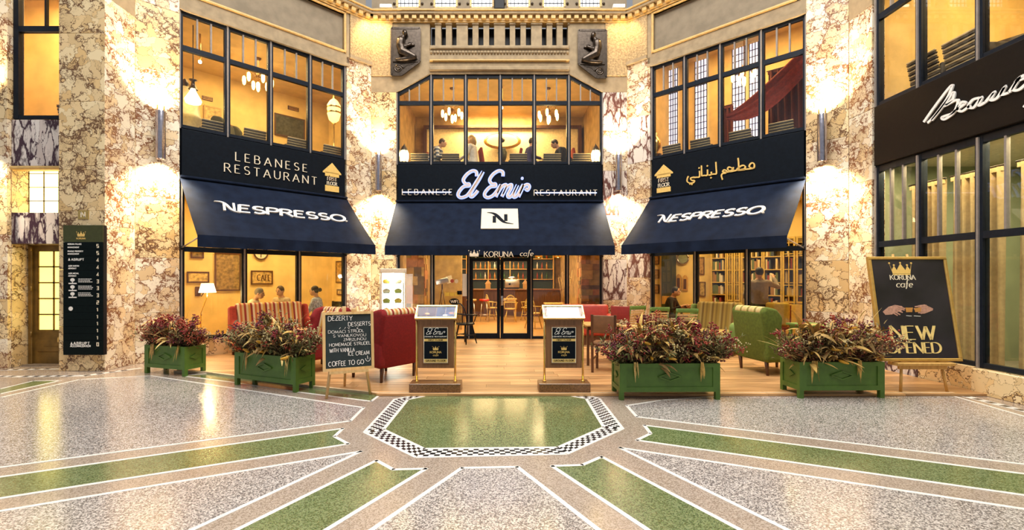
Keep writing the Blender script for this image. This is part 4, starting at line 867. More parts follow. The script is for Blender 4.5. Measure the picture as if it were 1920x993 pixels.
# ------------------------------------------------------------------ planters
def planter(ax, ay, bx, by, h, dep, label):
    """front edge from a to b on the floor (metres)"""
    wd = math.hypot(bx - ax, by - ay); fr = Frame(((ax + bx) / 2, (ay + by) / 2, 0.0016), math.atan2(by - ay, bx - ax)); T = Thing('planter_box', label, 'planter', fr, group='green planter boxes'); hw = wd / 2; lg = .10
    for sx in (-1, 1):
        for y in (0, dep - .055):
            x = sx * (hw - .0275); T.part('corner_post', MB().box(x - .0275, y, 0, x + .0275, y + .055, h), mat_green)
    for y, s in ((.012, -1), (dep - .037, 1)):
        T.part('side_panel', MB().box(-hw + .055, y, lg + .05, hw - .055, y + .025, h - .03), mat_green)
        yy_ = 0 if s < 0 else dep - .04
        T.part('lower_rail', MB().box(-hw + .055, yy_, lg, hw - .055, yy_ + .04, lg + .06), mat_green); T.part('upper_rail', MB().box(-hw + .055, yy_, h - .05, hw - .055, yy_ + .04, h), mat_green)
        T.part('stile', MB().box(-hw + .055, yy_, lg + .06, -hw + .09, yy_ + .03, h - .05), mat_green); T.part('stile', MB().box(hw - .09, yy_, lg + .06, hw - .055, yy_ + .03, h - .05), mat_green)
    for s in (-1, 1):
        x0, x1 = (-hw + .012, -hw + .037) if s < 0 else (hw - .037, hw - .012)
        T.part('end_panel', MB().box(x0, .055, lg + .05, x1, dep - .055, h - .03), mat_green)
        a, b = (-hw, -hw + .04) if s < 0 else (hw - .04, hw)
        T.part('lower_rail', MB().box(a, .055, lg, b, dep - .055, lg + .06), mat_green); T.part('upper_rail', MB().box(a, .055, h - .05, b, dep - .055, h), mat_green)
        zc = (lg + h) / 2 + .01; d = [(dep / 2 - .09, zc), (dep / 2, zc - .045), (dep / 2 + .09, zc), (dep / 2, zc + .045)]
        T.part('diamond', MB().prismx(d, x0 - .016 if s < 0 else x1 - .002, x0 + .002 if s < 0 else x1 + .016), mat_green)
    zc = (lg + h) / 2 + .01; m = MB(); d = [(-.145, zc), (0, zc - .05), (.145, zc), (0, zc + .05)]; m.prism([(q_[0] * .72, zc + (q_[1] - zc) * .72) for q_ in d], .004, .014); [m.ribbon([d[i], d[(i + 1) % 4]], .016, .016, -.008, .014) for i in range(4)]; T.part('diamond', m, mat_green)
    T.part('soil', MB().box(-hw + .04, .04, lg + .02, hw - .04, dep - .04, h - .06), mat('dark_soil', (.02, .014, .01), .95))
    return fr, wd
PLT = [planter(-5.70, 7.54, -4.86, 7.25, .455, .36, 'green panelled planter box by the left marble pier'), planter(-3.78, 6.70, -2.70, 6.226, .465, .34, 'green panelled planter box beside the chalkboard'),
       planter(1.50, 5.84, 2.76, 5.86, .453, .40, 'green panelled planter box right of the right menu stand'), planter(3.79, 5.92, 4.88, 5.94, .457, .40, 'green panelled planter box in front of the crown poster')]
# ------------------------------------------------------------------ wing chairs, sofas
str_red = stripes('red_cream_stripes', [(.62, .40, .16), (.30, .03, .015), (.62, .46, .24), (.60, .30, .05), (.25, .02, .012), (.70, .55, .32), (.50, .12, .03)], 3.6)
str_grn = stripes('olive_stripes', [(.36, .24, .05), (.42, .31, .10), (.20, .12, .03), (.40, .27, .06), (.26, .17, .04)], 5.0)
str_redy = stripes('red_cream_bands', [(.70, .52, .28), (.25, .02, .012), (.70, .55, .32), (.55, .22, .05)], 7, 0); str_grny = stripes('cream_green_bands', [(.66, .52, .20), (.60, .46, .18), (.62, .50, .22), (.26, .22, .05)], 6, 0)
def wing_chair(fr, label, body, inner, roll, w=.74, name='wing_armchair', cat='armchair', hb=1.03):
    T = Thing(name, label, cat, fr); hw = w / 2; ft = .10
    for x in (-hw + .06, hw - .06):
        for y in (-.32, .33): T.part('leg', MB().tube([(x, y, 0), (x, y + (.02 if y > 0 else 0), .22)], [.02, .032], 8), mat_dwood)
    soft(T.part('seat_base', MB().box(-hw + .02, -.36, .20, hw - .02, .36, .34), body), .03)
    soft(T.part('seat_cushion', MB().box(-hw + .10, -.38, .34, hw - .10, .24, .47), inner), .05)
    soft(T.part('outer_back', MB().prismx([(.26, .20), (.38, .20), (.47, hb - .06), (.36, hb - .04)], -hw + .01, hw - .01), body), .03)
    soft(T.part('inner_back', MB().prismx([(.14, .42), (.27, .40), (.38, hb - .04), (.27, hb - .05)], -hw + .09, hw - .09), inner), .04)
    soft(T.part('top_roll', MB().tube([(-hw + .07, .385, hb - .05), (hw - .07, .385, hb - .05)], .075, 14), roll), .01)
    for s in (-1, 1):
        x0, x1 = (-hw - .02, -hw + .09) if s < 0 else (hw - .09, hw + .02)
        soft(T.part('wing', MB().prismx([(.40, .50), (.47, hb - .05), (.40, hb + .03), (.22, hb - .01), (.12, hb - .14), (.14, .72), (.05, .60)], x0, x1), body), .045, 4)
        soft(T.part('arm', MB().prismx([(-.36, .22), (.40, .22), (.40, .60), (-.28, .60), (-.38, .54)], x0, x1), body), .04, 4)
    return T
wing_chair(Frame((-1.76, 7.14, TZ), math.radians(-127)), 'dark red wing armchair with a striped top beside the chalkboard', mat_red, str_red, str_redy)
wing_chair(Frame((4.40, 7.55, TZ), math.radians(98)), 'green wing armchair with a pale striped top between the right planters', mat_greend, str_grn, str_grny)
wing_chair(Frame((-3.02, 7.75, TZ), math.radians(-30)), 'striped armchair half hidden behind the chalkboard planter', mat_red, str_red, str_redy, .66, hb=.98)
def sofa(fr, w, label, body, inner):
    T = Thing('striped_sofa', label, 'sofa', fr); hw = w / 2
    for x in (-hw + .08, hw - .08):
        for y in (-.34, .34): T.part('leg', MB().cyl((x, y, 0), (x, y, .16), .028, 8), mat_dwood)
    soft(T.part('seat_base', MB().box(-hw + .02, -.38, .15, hw - .02, .40, .32), body), .03)
    n = 2 if w > 1.3 else 1
    for i in range(n):
        a, b = -hw + .13 + (w - .26) * i / n, -hw + .13 + (w - .26) * (i + 1) / n; soft(T.part('seat_cushion', MB().box(a + .005, -.40, .32, b - .005, .20, .46), inner), .05)
    soft(T.part('backrest', MB().prismx([(.18, .42), (.42, .20), (.49, .99), (.32, 1.01)], -hw + .12, hw - .12), inner), .06, 4)
    for s in (-1, 1):
        x0, x1 = (-hw, -hw + .13) if s < 0 else (hw - .13, hw); soft(T.part('arm', MB().prismx([(-.38, .16), (.44, .16), (.47, .93), (.30, .96), (.20, .66), (-.34, .64), (-.40, .56)], x0, x1), body), .05, 4)
    return T
xa, xb = L.px(434, dep=-.45), L.px(583, dep=-.45); sofa(L.at((xa + xb) / 2, -.62, TZ), xb - xa, 'red sofa with red and cream striped back against the left café window', mat('red_orange_fabric', (.34, .03, .012), .9, var=.2, scale=30), str_red)
xa, xb = R.px(1290, dep=-.45), R.px(1398, dep=-.45); sofa(R.at((xa + xb) / 2, -.62, TZ), xb - xa, 'green framed sofa with olive striped back against the right café window', mat('light_green_fabric', (.16, .24, .05), .8), str_grn)
# ------------------------------------------------------------------ chairs and tables of the terrace
mat_lgreen = mat('light_green_paint', (.13, .22, .04), .5)
def slat_chair(fr, label):
    T = Thing('slatted_garden_chair', label, 'chair', fr, group='green slatted garden chairs')
    for s in (-1, 1):
        T.part('leg', MB().tube([(s * .19, -.22, 0), (s * .19, .16, .46)], .015, 6), mat_lgreen); T.part('leg', MB().tube([(s * .17, .24, 0), (s * .17, -.18, .45)], .015, 6), mat_lgreen)
        T.part('back_post', MB().tube([(s * .19, .14, .44), (s * .19, .24, .90)], .016, 6), mat_lgreen)
    for i in range(5): T.part('seat_slat', MB().box(-.19, -.2 + i * .08, .45, .19, -.14 + i * .08, .468), mat_pine)
    for i in range(6): T.part('back_slat', MB().rbox((0, .160 + i * .014, .53 + i * .052), (.38, .014, .034)), mat_pine)
    T.part('top_rail', MB().rbox((0, .238, .875), (.42, .022, .08), bev=.008), mat_lgreen)
    return T.o
c0 = slat_chair(Frame((3.22, 9.72, TZ), PI + .1), 'light green slatted garden chair nearest the middle of the right awning')
copy_tree(c0, fr=Frame((3.64, 9.26, TZ), PI - .1), label='light green slatted garden chair close to the olive sofa'); copy_tree(c0, fr=Frame((2.86, 10.2, TZ), PI + .4), label='light green slatted garden chair next to the marble pier')
def table(fr, w, d, h, label, topm=mat_dwood, legm=mat_dwood, name='cafe_table', leg=.02):
    T = Thing(name, label, 'table', fr); T.part('table_top', MB().cbox(-w / 2, -d / 2, h - .03, w / 2, d / 2, h, .006), topm); T.part('apron', MB().box(-w / 2 + .04, -d / 2 + .04, h - .09, w / 2 - .04, d / 2 - .04, h - .03), legm)
    for sx in (-1, 1):
        for sy in (-1, 1): T.part('leg', MB().box(sx * (w / 2 - .05) - leg, sy * (d / 2 - .05) - leg, 0, sx * (w / 2 - .05) + leg, sy * (d / 2 - .05) + leg, h - .09), legm)
    return T
table(Frame((1.78, 8.3, TZ), 0), .62, .62, .70, 'small brown wooden table right of the right menu stand', mat_honey)
table(Frame((3.05, 8.62, TZ), .1), .9, .62, .74, 'dark café table between the green slatted chairs')
table(Frame((5.3, 8.0, TZ), .2), .5, .5, .72, 'green painted table beside the green wing armchair', mat_lgreen, mat_lgreen)
def wood_chair(fr, label, mt=mat_dwood, seatm=None):
    T = Thing('wooden_chair', label, 'chair', fr)
    for s in (-1, 1):
        T.part('leg', MB().box(s * .18 - .018, -.2, 0, s * .18 + .018, -.164, .44), mt); T.part('leg', MB().prismx([(.17, 0), (.206, 0), (.25, .92), (.22, .92)], s * .18 - .018, s * .18 + .018), mt)
        T.part('stretcher', MB().box(s * .18 - .01, -.18, .2, s * .18 + .01, .19, .225), mt)
    soft(T.part('seat', MB().box(-.21, -.22, .43, .21, .20, .47), seatm or mt), .01); soft(T.part('backrest', MB().rbox((0, .222, .77), (.40, .03, .28)), seatm or mt), .01)
    return T.o
wood_chair(Frame((1.72, 7.55, TZ), PI - .4), 'dark wooden chair behind the planter right of the menu stand', mat_dwood, mat('brown_leather', (.20, .09, .035), .5))
wood_chair(Frame((2.42, 9.7, TZ), -.6), 'red painted chair by the marble pier at the right of the doors', mat('red_paint', (.25, .02, .015), .5))
T = Thing('leather_bench', 'red leather bench at the window right of the glass doors', 'bench', Frame((1.98, 10.75, TZ), -.1)); redl = mat('red_leather', (.42, .04, .02), .4)
soft(T.part('seat', MB().box(-.55, -.28, .22, .55, .28, .46), redl), .05); soft(T.part('backrest', MB().prismx([(.16, .40), (.34, .40), (.40, .88), (.26, .90)], -.55, .55), redl), .06); T.part('plinth', MB().box(-.5, -.22, 0, .5, .26, .22), mat_dwood)
for s in (-1, 1): soft(T.part('arm', MB().box(s * .55 - .07, -.28, .2, s * .55 + .07, .36, .68), redl), .06)
solo('menu_folder', MB().rbox((0, 0, .01), (.24, .17, .016), bev=.004), mat('green_cover', (.07, .10, .03), .6), 'green menu folder lying on the red leather bench', 'menu', Frame((1.9, 10.66, TZ + .464), .2))
def spindle_chair(fr, label, mt, group=None):
    T = Thing('spindle_chair', label, 'chair', fr, group=group)
    T.part('seat', MB().lathe([(0, .43), (.19, .43), (.215, .445), (.215, .465), (.19, .475), (0, .465)], 18), mt)
    for a in (.7, 2.44, 3.84, 5.58):
        c, s = math.cos(a), math.sin(a); T.part('leg', MB().tube([(c * .26, s * .26, 0), (c * .20, s * .20, .22), (c * .15, s * .15, .44)], [.013, .02, .014], 8), mt)
    T.part('stretcher', MB().tube([(-.19, -.15, .2), (-.17, .15, .2)], .011, 6).tube([(.19, -.15, .2), (.17, .15, .2)], .011, 6).tube([(-.18, 0, .2), (.18, 0, .2)], .011, 6), mt)
    hoop = [(.21 * math.cos(q), .15 + .05 * math.sin(q), .46 + .47 * math.sin(q) ** .8 if math.sin(q) > 0 else .46) for q in [PI * i / 16 for i in range(17)]]
    T.part('back_hoop', MB().tube(hoop, .014, 8), mt)
    for i in range(7):
        x = -.15 + .05 * i; zt = .46 + .47 * math.sqrt(max(0, 1 - (x / .21) ** 2)) ** .8; T.part('spindle', MB().tube([(x * .8, .15, .46), (x, .195, zt)], .007, 6), mt)
    T.part('arm_rail', MB().tube(smooth([(-.24, -.14, .66), (-.25, .05, .67), (-.16, .19, .68), (0, .22, .69), (.16, .19, .68), (.25, .05, .67), (.24, -.14, .66)], 4), .014, 8), mt)
    for s in (-1, 1): T.part('arm_post', MB().tube([(s * .18, -.08, .46), (s * .24, -.12, .66)], .011, 6), mt)
    return T.o
spindle_chair(Frame((-.78, 10.85, TZ), 2.4), 'black spindle back chair left of the glass doors', mat_black)
# ------------------------------------------------------------------ lit display cabinet
fr = Frame((-2.44, 10.75, TZ), .28); T = Thing('display_fridge', 'tall lit glass display fridge against the marble pier', 'fridge', fr); mwf = mat('ivory_metal', (.70, .60, .45), .4)
T.part('base', MB().cbox(-.28, -.28, 0, .28, .28, .28, .01), mwf); T.part('top_cap', MB().cbox(-.29, -.29, 1.62, .29, .29, 1.72, .01), mwf); T.part('back_panel', MB().box(-.27, .25, .28, .27, .27, 1.62), mat('lit_white_panel', (.95, .97, .95), .5, emit=4.2, ecol=(1, .98, .90)))
for sx in (-1, 1):
    for sy in (-1, 1): T.part('corner_post', MB().box(sx * .265 - .018, sy * .265 - .018, .28, sx * .265 + .018, sy * .265 + .018, 1.62), mwf)
for z in (.5, .72, .94, 1.16, 1.38): T.part('shelf', MB().box(-.25, -.23, z, .25, .24, z + .012), mat('shelf_glass', (.75, .85, .78), .2))
T.part('glass_door', MB().box(-.25, -.268, .28, .25, -.262, 1.62), mat_glass)
for s in (-1, 1): T.part('side_pane', MB().box(s * .265 - .003, -.25, .28, s * .265 + .003, .25, 1.62), mat_glass)
k = 0
for z in (.512, .732, .952, 1.172, 1.392):
    for x in (-.14, .12):
        k += 1; lab_d = '%s dessert on the %s shelf of the lit display fridge' % ('left' if x < 0 else 'right', {.512: 'lowest', .732: 'second lowest', .952: 'middle', 1.172: 'second highest', 1.392: 'top'}[z]); c = [(.75, .55, .10), (.80, .75, .6), (.45, .5, .12)][k % 3]
        m = MB().lathe([(0, 0), (.07, 0), (.085, .04), (.075, .07), (.04, .09), (0, .10)], 12); o = solo('dessert', m, mat('dessert_%d' % (k % 3), c, .6), lab_d, 'dessert', fr.at(x, -.03, z), group='desserts in the display fridge')
light('POINT', 'fridge_lamp', fr.w(0, -.05, 1.56), 14, (1, .97, .88), .05)
# ------------------------------------------------------------------ menu stands
def menu_stand(fr, label, pale):
    T = Thing('menu_stand', label, 'menu stand', fr, group='brass menu stands')
    gran = mat('brown_granite', (.20, .095, .035), .3, var=.5, scale=60); T.part('stone_base', MB().cbox(-.335, -.12, 0, .335, .16, .115, .006), gran)
    for s in (-1, 1): T.part('brass_pole', MB().cyl((s * .255, .0, .115), (s * .255, .0, 1.035), .014, 10), mat_brass); T.part('pole_collar', MB().cyl((s * .255, 0, .115), (s * .255, 0, .135), .026, 12), mat_brass)
    SH = -.035
    T.part('wood_panel', MB().cbox(-.238, -.012, .30, .238, .012, .94, .004), mat_mwood); T.part('inner_frame', MB().cbox(-.175, -.022, .385, .175, -.010, .90, .006), mat_mwood)
    T.part('sign_plate', MB().box(-.16, -.028, .405, .16, -.020, .875), mat_cream); T.part('dark_plate', MB().box(-.152, -.031, .725, .152, -.027, .868), mat_navy); T.part('dark_plate', MB().box(-.152, -.031, .46, .152, -.027, .69), mat_navy)
    m = MB(); text(m, 'FIRST FLOOR', 0, .697, .020, -.031, -.027, .25, .14, .3, align='c'); T.part('dark_lettering', m, mat_navy); m = MB(); text(m, 'GROUND FLOOR', 0, .424, .022, -.031, -.027, .25, .14, .3, align='c'); T.part('dark_lettering', m, mat_navy)
    T.part('gold_strip', MB().box(-.152, -.0295, .690, .152, -.027, .725), mat_gold); T.part('gold_strip', MB().box(-.152, -.0295, .412, .152, -.027, .455), mat_gold)
    m = MB(); s = .00062
    for st in SCRIPT: m.ribbon([((p[0] - 890) * .00038, .825 - (p[1] - 215) * .00036) for p in smooth(st, 3)], .006, .004, -.034, -.030)
    text(m, 'LEBANESE RESTAURANT', 0, .745, .016, -.034, -.030, .2, .12, .35, align='c'); T.part('script_lettering', m, mat_white)
    m = MB(); crown(m, 0, .575, .085, -.034, -.030); text(m, 'KORUNA', 0, .535, .026, -.034, -.030, .2, .1, .25, align='c'); text(m, 'cafe', 0, .497, .032, -.034, -.030, .12, .07, .14, shear=.2, align='c'); T.part('crown_mark', m, mat_gold)
    # sloping menu case
    A = Matrix.Translation((0, -.04, .955)) @ Matrix.Rotation(math.radians(40), 4, 'X')
    T.part('menu_case', MB().box(-.27, 0, -.03, .27, .235, .0).xf(A), mat_mwood); T.part('case_frame', MB().box(-.275, -.006, 0, .275, .014, .02).box(-.275, .224, 0, .275, .244, .02).box(-.275, .014, 0, -.257, .224, .02).box(.257, .014, 0, .275, .224, .02).xf(A), mat_brass)
    if pale: T.part('menu_sheet', MB().box(-.215, .02, .001, .215, .215, .006).xf(A), mat('pale_menu', (.80, .82, .86), .5, var=.12, scale=60))
    else:
        for i, c in enumerate(((.06, .02, .05), (.05, .02, .06), (.03, .05, .14), (.04, .06, .16))): T.part('menu_sheet', MB().box(-.245 + i * .123, .02, .001, -.130 + i * .123, .215, .006).xf(A), mat('menu_print_%d' % i, c, .7, spec=.1, var=.6, scale=25))
        for i, (x, y) in enumerate(((.12, .06), (.20, .10), (-.12, .09))): T.part('food_picture', MB().ball((x, y, .006), (.035, .02, .003), 10, 4).xf(A), mat('food_%d' % i, ((.75, .72, .7), (.5, .15, .1), (.6, .3, .1))[i], .6))
    T.part('cover_glass', MB().box(-.257, .014, .012, .257, .224, .015).xf(A), mat_glass2)
    for o in T.o.children:
        if o.name.split('.')[0] in ('inner_frame', 'sign_plate', 'dark_plate', 'dark_lettering', 'gold_strip', 'script_lettering', 'crown_mark'): o.location.z -= .033
menu_stand(Frame((-.838, 6.22, TZ), 0), 'brass menu stand with dark pictures, left of the doors', False); menu_stand(Frame((.855, 6.23, TZ), 0), 'brass menu stand with a pale menu sheet, right of the doors', True)
# ------------------------------------------------------------------ chalkboard
fr = Frame((-1.93, 6.02, .0026), .42); T = Thing('chalkboard_easel', 'pine easel chalkboard listing desserts beside the red armchair', 'chalkboard', fr); bw, z0, z1 = .315, .345, 1.09
tl = math.radians(-7); A = Matrix.Translation((0, -.04, z0)) @ Matrix.Rotation(tl, 4, 'X')
for s in (-1, 1): T.part('front_leg', MB().tube([(s * .27, -.01, 0), (s * .12, .14, 1.14)], .018, 4), mat_pine)
T.part('rear_leg', MB().tube([(0, .50, .028), (0, .13, 1.05)], .016, 4), mat_pine); T.part('ledge', MB().box(-.24, -.045, -.035, .24, .03, -.002).xf(A), mat_pine)
hgt = z1 - z0
T.part('slate', MB().box(-bw + .03, .004, .03, bw - .03, .018, hgt - .03).xf(A), mat('slate_board', (.012, .022, .024), .7, var=.4, scale=6))
for b in ((-bw, 0, bw, .035), (-bw, hgt - .035, bw, hgt), (-bw, .035, -bw + .035, hgt - .035), (bw - .035, .035, bw, hgt - .035)): T.part('frame', MB().box(b[0], -.008, b[1], b[2], .024, b[3]).xf(A), mat_pine)
T.part('clip', MB().rbox((-.05, .02, hgt + .03), (.05, .03, .08), bev=.006).xf(A), mat_pine); T.part('clip', MB().rbox((.07, .02, hgt + .02), (.06, .03, .05), bev=.01).xf(A), mat_pine)
chalk = mat('chalk', (.86, .80, .76), .9, var=.1); sx = 2 * bw / 455.; bz = lambda y: hgt * (1 - (y - 138) / 565.); bxx = lambda x: -bw + (x - 92) * sx
for txt, x0, x1, y, h in (('DEZERTY', 142, 355, 222, 44), ('DESSERTS', 318, 520, 280, 38), ('DOMACI STRUDL', 142, 458, 343, 27), ('S VANILKOVOU', 185, 475, 383, 26), ('ZMRZLINOU', 275, 475, 422, 25), ('HOMEMADE STRUDEL', 150, 515, 468, 30), ('WITH VANILLA', 152, 372, 525, 36), ('ICE CREAM', 315, 502, 565, 36), ('COFFEE TO GO', 142, 452, 655, 44)):
    hh = h * hgt / 565; wq = (x1 - x0) * sx / text_w(txt, hh, .2); xq = bxx(x0); wds = txt.split()
    for wd_ in wds[:-1]: m = MB(); xq = text(m, wd_, xq, bz(y), hh, -.001, .006, .12, .11, .2, wid=wq, jit=.06) + .55 * hh * wq; T.part('chalk_word', m.xf(A), chalk)
    m = MB(); text(m, wds[-1], xq, bz(y), hh, -.001, .006, .12, .11, .2, wid=wq, jit=.06)
    if 'DOMACI' in txt:
        for ax, pts in ((238, ((0, 0), (12, -14))), (283, ((0, 0), (12, -14))), (322, ((-10, -12), (0, 0), (10, -12))), (400, ((0, -6), (6, 0), (0, 6), (-6, 0), (0, -6)))): m.ribbon([(bxx(ax + p[0]), bz(303 + p[1])) for p in pts], .005, .005, -.001, .006)
    T.part('chalk_word', m.xf(A), chalk)
m = MB(); m.ribbon([(bxx(a), bz(b)) for a, b in smooth([(468, 600), (475, 622), (492, 630), (508, 618), (510, 596)], 4)], .006, .006, -.001, .006); m.ribbon([(bxx(490), bz(610)), (bxx(486), bz(575))], .006, .006, -.001, .006); T.part('chalk_drawing', m.xf(A), chalk)
# ------------------------------------------------------------------ crown poster on its easel
fr = Frame((5.56, 6.22, .0026), 0); T = Thing('poster_easel', 'gold framed dark poster with a crown on a wooden easel', 'poster', fr); hw, hgt = .535, 1.41
A = Matrix.Translation((.02, -.02, .42)) @ Matrix.Rotation(math.radians(-9.5), 4, 'X')
T.part('print', MB().box(-hw + .03, 0, .03, hw - .03, .02, hgt - .03).xf(A), mat('poster_print', (.020, .015, .022), .35, var=.5, scale=2))
gf = mat('gold_frame', (.55, .33, .08), .4, .3)
for b in ((-hw, 0, hw, .04), (-hw, hgt - .04, hw, hgt), (-hw, .04, -hw + .04, hgt - .04), (hw - .04, .04, hw, hgt - .04)): T.part('frame', MB().cbox(b[0], -.02, b[1], b[2], .03, b[3], .008).xf(A), gf)
ux = lambda x: -hw + (x - 150) / 390 * 2 * hw; uz = lambda y: hgt * (1 - (y - 235) / 458)
pu = lambda x, y: (ux(x - (y - 235) * .145), uz(y))       # undo the lean seen in the crop
m = MB(); c = pu(322, 305); crown(m, pu(318, 300)[0], uz(317), .30, -.004, .001); T.part('crown', m, mat_gold)
m = MB(); text(m, 'KORUNA', pu(326, 335)[0], uz(338), .062, -.004, .001, .17, .08, .2, .09, align='c'); text(m, 'cafe', pu(333, 370)[0], uz(372), .105, -.004, .001, .11, .05, .1, shear=.2, align='c'); T.part('cafe_lettering', m, mat_cream)
m = MB(); text(m, 'NEW', pu(376, 600)[0], uz(600), .178, -.004, .001, .22, .055, .16, .10, align='c', wid=1.22); T.part('headline', m, mat('gold_headline', (.88, .66, .25), .4)); m = MB(); text(m, 'OPENED', pu(378, 658)[0], uz(658), .138, -.004, .001, .22, .055, .14, .10, align='c', wid=1.08); T.part('headline', m, mat('gold_headline', (.88, .66, .25), .4))
hand = mat('printed_hand', (.50, .27, .20), .5, var=.25, scale=30)
m = MB(); m.prism([pu(*p) for p in ((225, 480), (255, 458), (285, 450), (318, 455), (332, 466), (320, 474), (300, 482), (270, 492), (238, 494))], -.003, .001)
for a, b in (((295, 455), (334, 466)), ((292, 463), (332, 473)), ((288, 472), (322, 483)), ((282, 480), (310, 493)), ((276, 486), (298, 497))): m.ribbon([pu(*a), pu(*b)], .016, .016, -.005, .001)
T.part('printed_hand', m, hand)
m = MB(); m.prism([pu(*p) for p in ((398, 452), (430, 448), (472, 466), (470, 474), (430, 488), (412, 490), (400, 478))], -.003, .001)
for a, b in (((440, 452), (382, 458)), ((436, 462), (378, 468)), ((430, 478), (392, 476)), ((425, 486), (398, 484))): m.ribbon([pu(*a), pu(*b)], .016, .016, -.005, .001)
T.part('printed_hand', m, hand)
m = MB(); m.prism([pu(*p) for p in ((336, 462), (372, 462), (368, 482), (340, 482))], -.006, .001); m.prism([pu(*p) for p in ((378, 464), (412, 462), (410, 480), (384, 482))], -.006, .001); T.part('printed_cups', m, mat('printed_coffee', (.55, .25, .06), .4))
m = MB(); m.ribbon([pu(340, 497), pu(366, 499)], .006, .006, -.004, .001); m.ribbon([pu(378, 498), pu(410, 500)], .006, .006, -.004, .001); T.part('printed_saucer', m, mat_white)
for nm in ('crown', 'cafe_lettering', 'headline', 'printed_hand', 'printed_cups', 'printed_saucer'): pass
for o in T.o.children:
    if o.name.split('.')[0] in ('crown', 'cafe_lettering', 'headline', 'printed_hand', 'printed_cups', 'printed_saucer'): o.data.transform(A)
for p in (-.26, .29): T.part('front_leg', MB().tube([(p * 1.12, -.06, 0), (p * .95, -.02, .40)], .022, 4), mat_honey); T.part('upright', MB().tube([(p * .92, .02, .40), (p * .35, .30, 1.85)], .018, 4), mat_honey)
T.part('ledge', MB().cbox(-.36, -.10, .37, .40, .06, .41, .008), mat_honey); T.part('ledge_rail', MB().box(-.30, -.05, .32, .33, -.02, .37), mat_honey); T.part('rear_leg', MB().tube([(0, .75, .03), (0, .30, 1.7)], .018, 4), mat_honey)
# ------------------------------------------------------------------ directory board on the pier, plaque above it
T = Thing('directory_board', 'tall black directory board with white names and floor numbers', 'sign', PF, (pfx(158), -.08, pz(664))); x0, x1, z0, z1 = PF.px(119, dep=-.07), PF.px(194, dep=-.07), PF.z(150, 665, -.07), PF.z(150, 422, -.07)
T.part('back_board', MB().box(x0, -.07, z0, x1, -.002, z1), mat_black); T.part('header', MB().box(x0, -.076, PF.z(150, 454, -.07), x1, -.07, z1), mat('olive_glass', (.05, .055, .012), .1))
dz = lambda y: z1 - (y - 50) / 887 * (z1 - z0); dx = lambda x: x0 + (x - 30) / 290 * (x1 - x0); rows_ = [165, 213, 262, 311, 360, 408, 455, 503, 551, 600, 647, 695, 743, 791, 839, 936]
for a, b in zip(rows_, rows_[1:]): T.part('strip', MB().cbox(x0 + .003, -.08, dz(b) + .004, x1 - .003, -.07, dz(a), .003), mat('black_glass', (.004, .008, .008), .2, spec=.08))
for d, y in zip('554443332111110', (190, 238, 287, 336, 385, 432, 478, 527, 576, 625, 673, 720, 768, 817, 862)):
    m = MB(); text(m, d, dx(276), dz(y + 13), .052, -.083, -.079, .22, .22); T.part('floor_number', m, mat_cream)
def words(y, t, x0_, h=.022):
    m = MB(); text(m, t, dx(x0_), dz(y), h, -.083, -.079, .25, .2, .25, wid=.85); return m
def fine_line(y, n, x0_, seed):
    """a line of print too small to read: a row of short dashes"""
    rr = random.Random(y * 7 + seed); m = MB(); x = dx(x0_)
    for _ in range(n): l_ = rr.uniform(.012, .035); m.box(x, -.083, dz(y), x + l_, -.079, dz(y) + .010); x += l_ + .008
    return m
for y, t, xx in ((184, 'KORUNA PALACE', 66), (206, 'MANAGEMENT', 66), (233, 'PRAGUE PROPERTY', 66), (251, 'MANAGEMENT', 66), (333, 'JUDR MARTIN', 70), (350, 'ADVOKAT', 70), (384, 'JUDR MICHAL', 70), (401, 'ADVOKAT', 70)): T.part('printed_name', words(y, t, xx), mat_white)
m = MB(); text(m, 'ABRUPT', dx(92), dz(292), .035, -.083, -.079, .22, .18, .35); m.prism([(dx(68), dz(292)), (dx(84), dz(292)), (dx(76), dz(274))], -.083, -.079); T.part('printed_name', m, mat_white)
m = MB(); text(m, 'ABRUPT', dx(108), dz(866), .042, -.083, -.079, .22, .18, .42); m.prism([(dx(84), dz(866)), (dx(102), dz(866)), (dx(93), dz(848))], -.083, -.079); text(m, 'ACCOMMODATION', dx(84), dz(882), .032, -.083, -.079, .22, .2, .12, wid=.9); T.part('printed_name', m, mat_white)
for y in (432, 480, 527):
    T.part('tree_mark', MB().prism(arc(dx(100), dz(y - 8), .036, .03, 0, 360, 10)[:-1], -.083, -.079).box(dx(97), -.083, dz(y + 14), dx(103), -.079, dz(y)).box(dx(72), -.083, dz(y + 20), dx(130), -.079, dz(y + 12)), mat_white)
    for q in (-12, -2, 8): T.part('fine_print', fine_line(y + q, 7, 142, q), mat_white, kind='stuff')
T.part('round_mark', MB().prism(arc(dx(87), dz(620), .035, .035, 0, 360, 14)[:-1], -.083, -.079), mat_white)
m = MB(); crown(m, dx(160), dz(128), .14, -.079, -.075); text(m, 'KORUNA', dx(160), dz(146), .025, -.079, -.075, .2, .12, .25, align='c'); T.part('crown_mark', m, mat_gold)
T = Thing('brass_plaque', 'small square brass plaque above the directory board', 'plaque', PF, (pfx(157), -.01, pz(410))); T.part('plate', MB().cbox(PF.px(147), -.012, pz(411), PF.px(167), 0, pz(394), .004), mat_brass); m = MB(); text(m, 'N', PF.px(157), pz(407), .085, -.016, -.011, .2, .14, align='c'); T.part('letter', m, mat_cream)
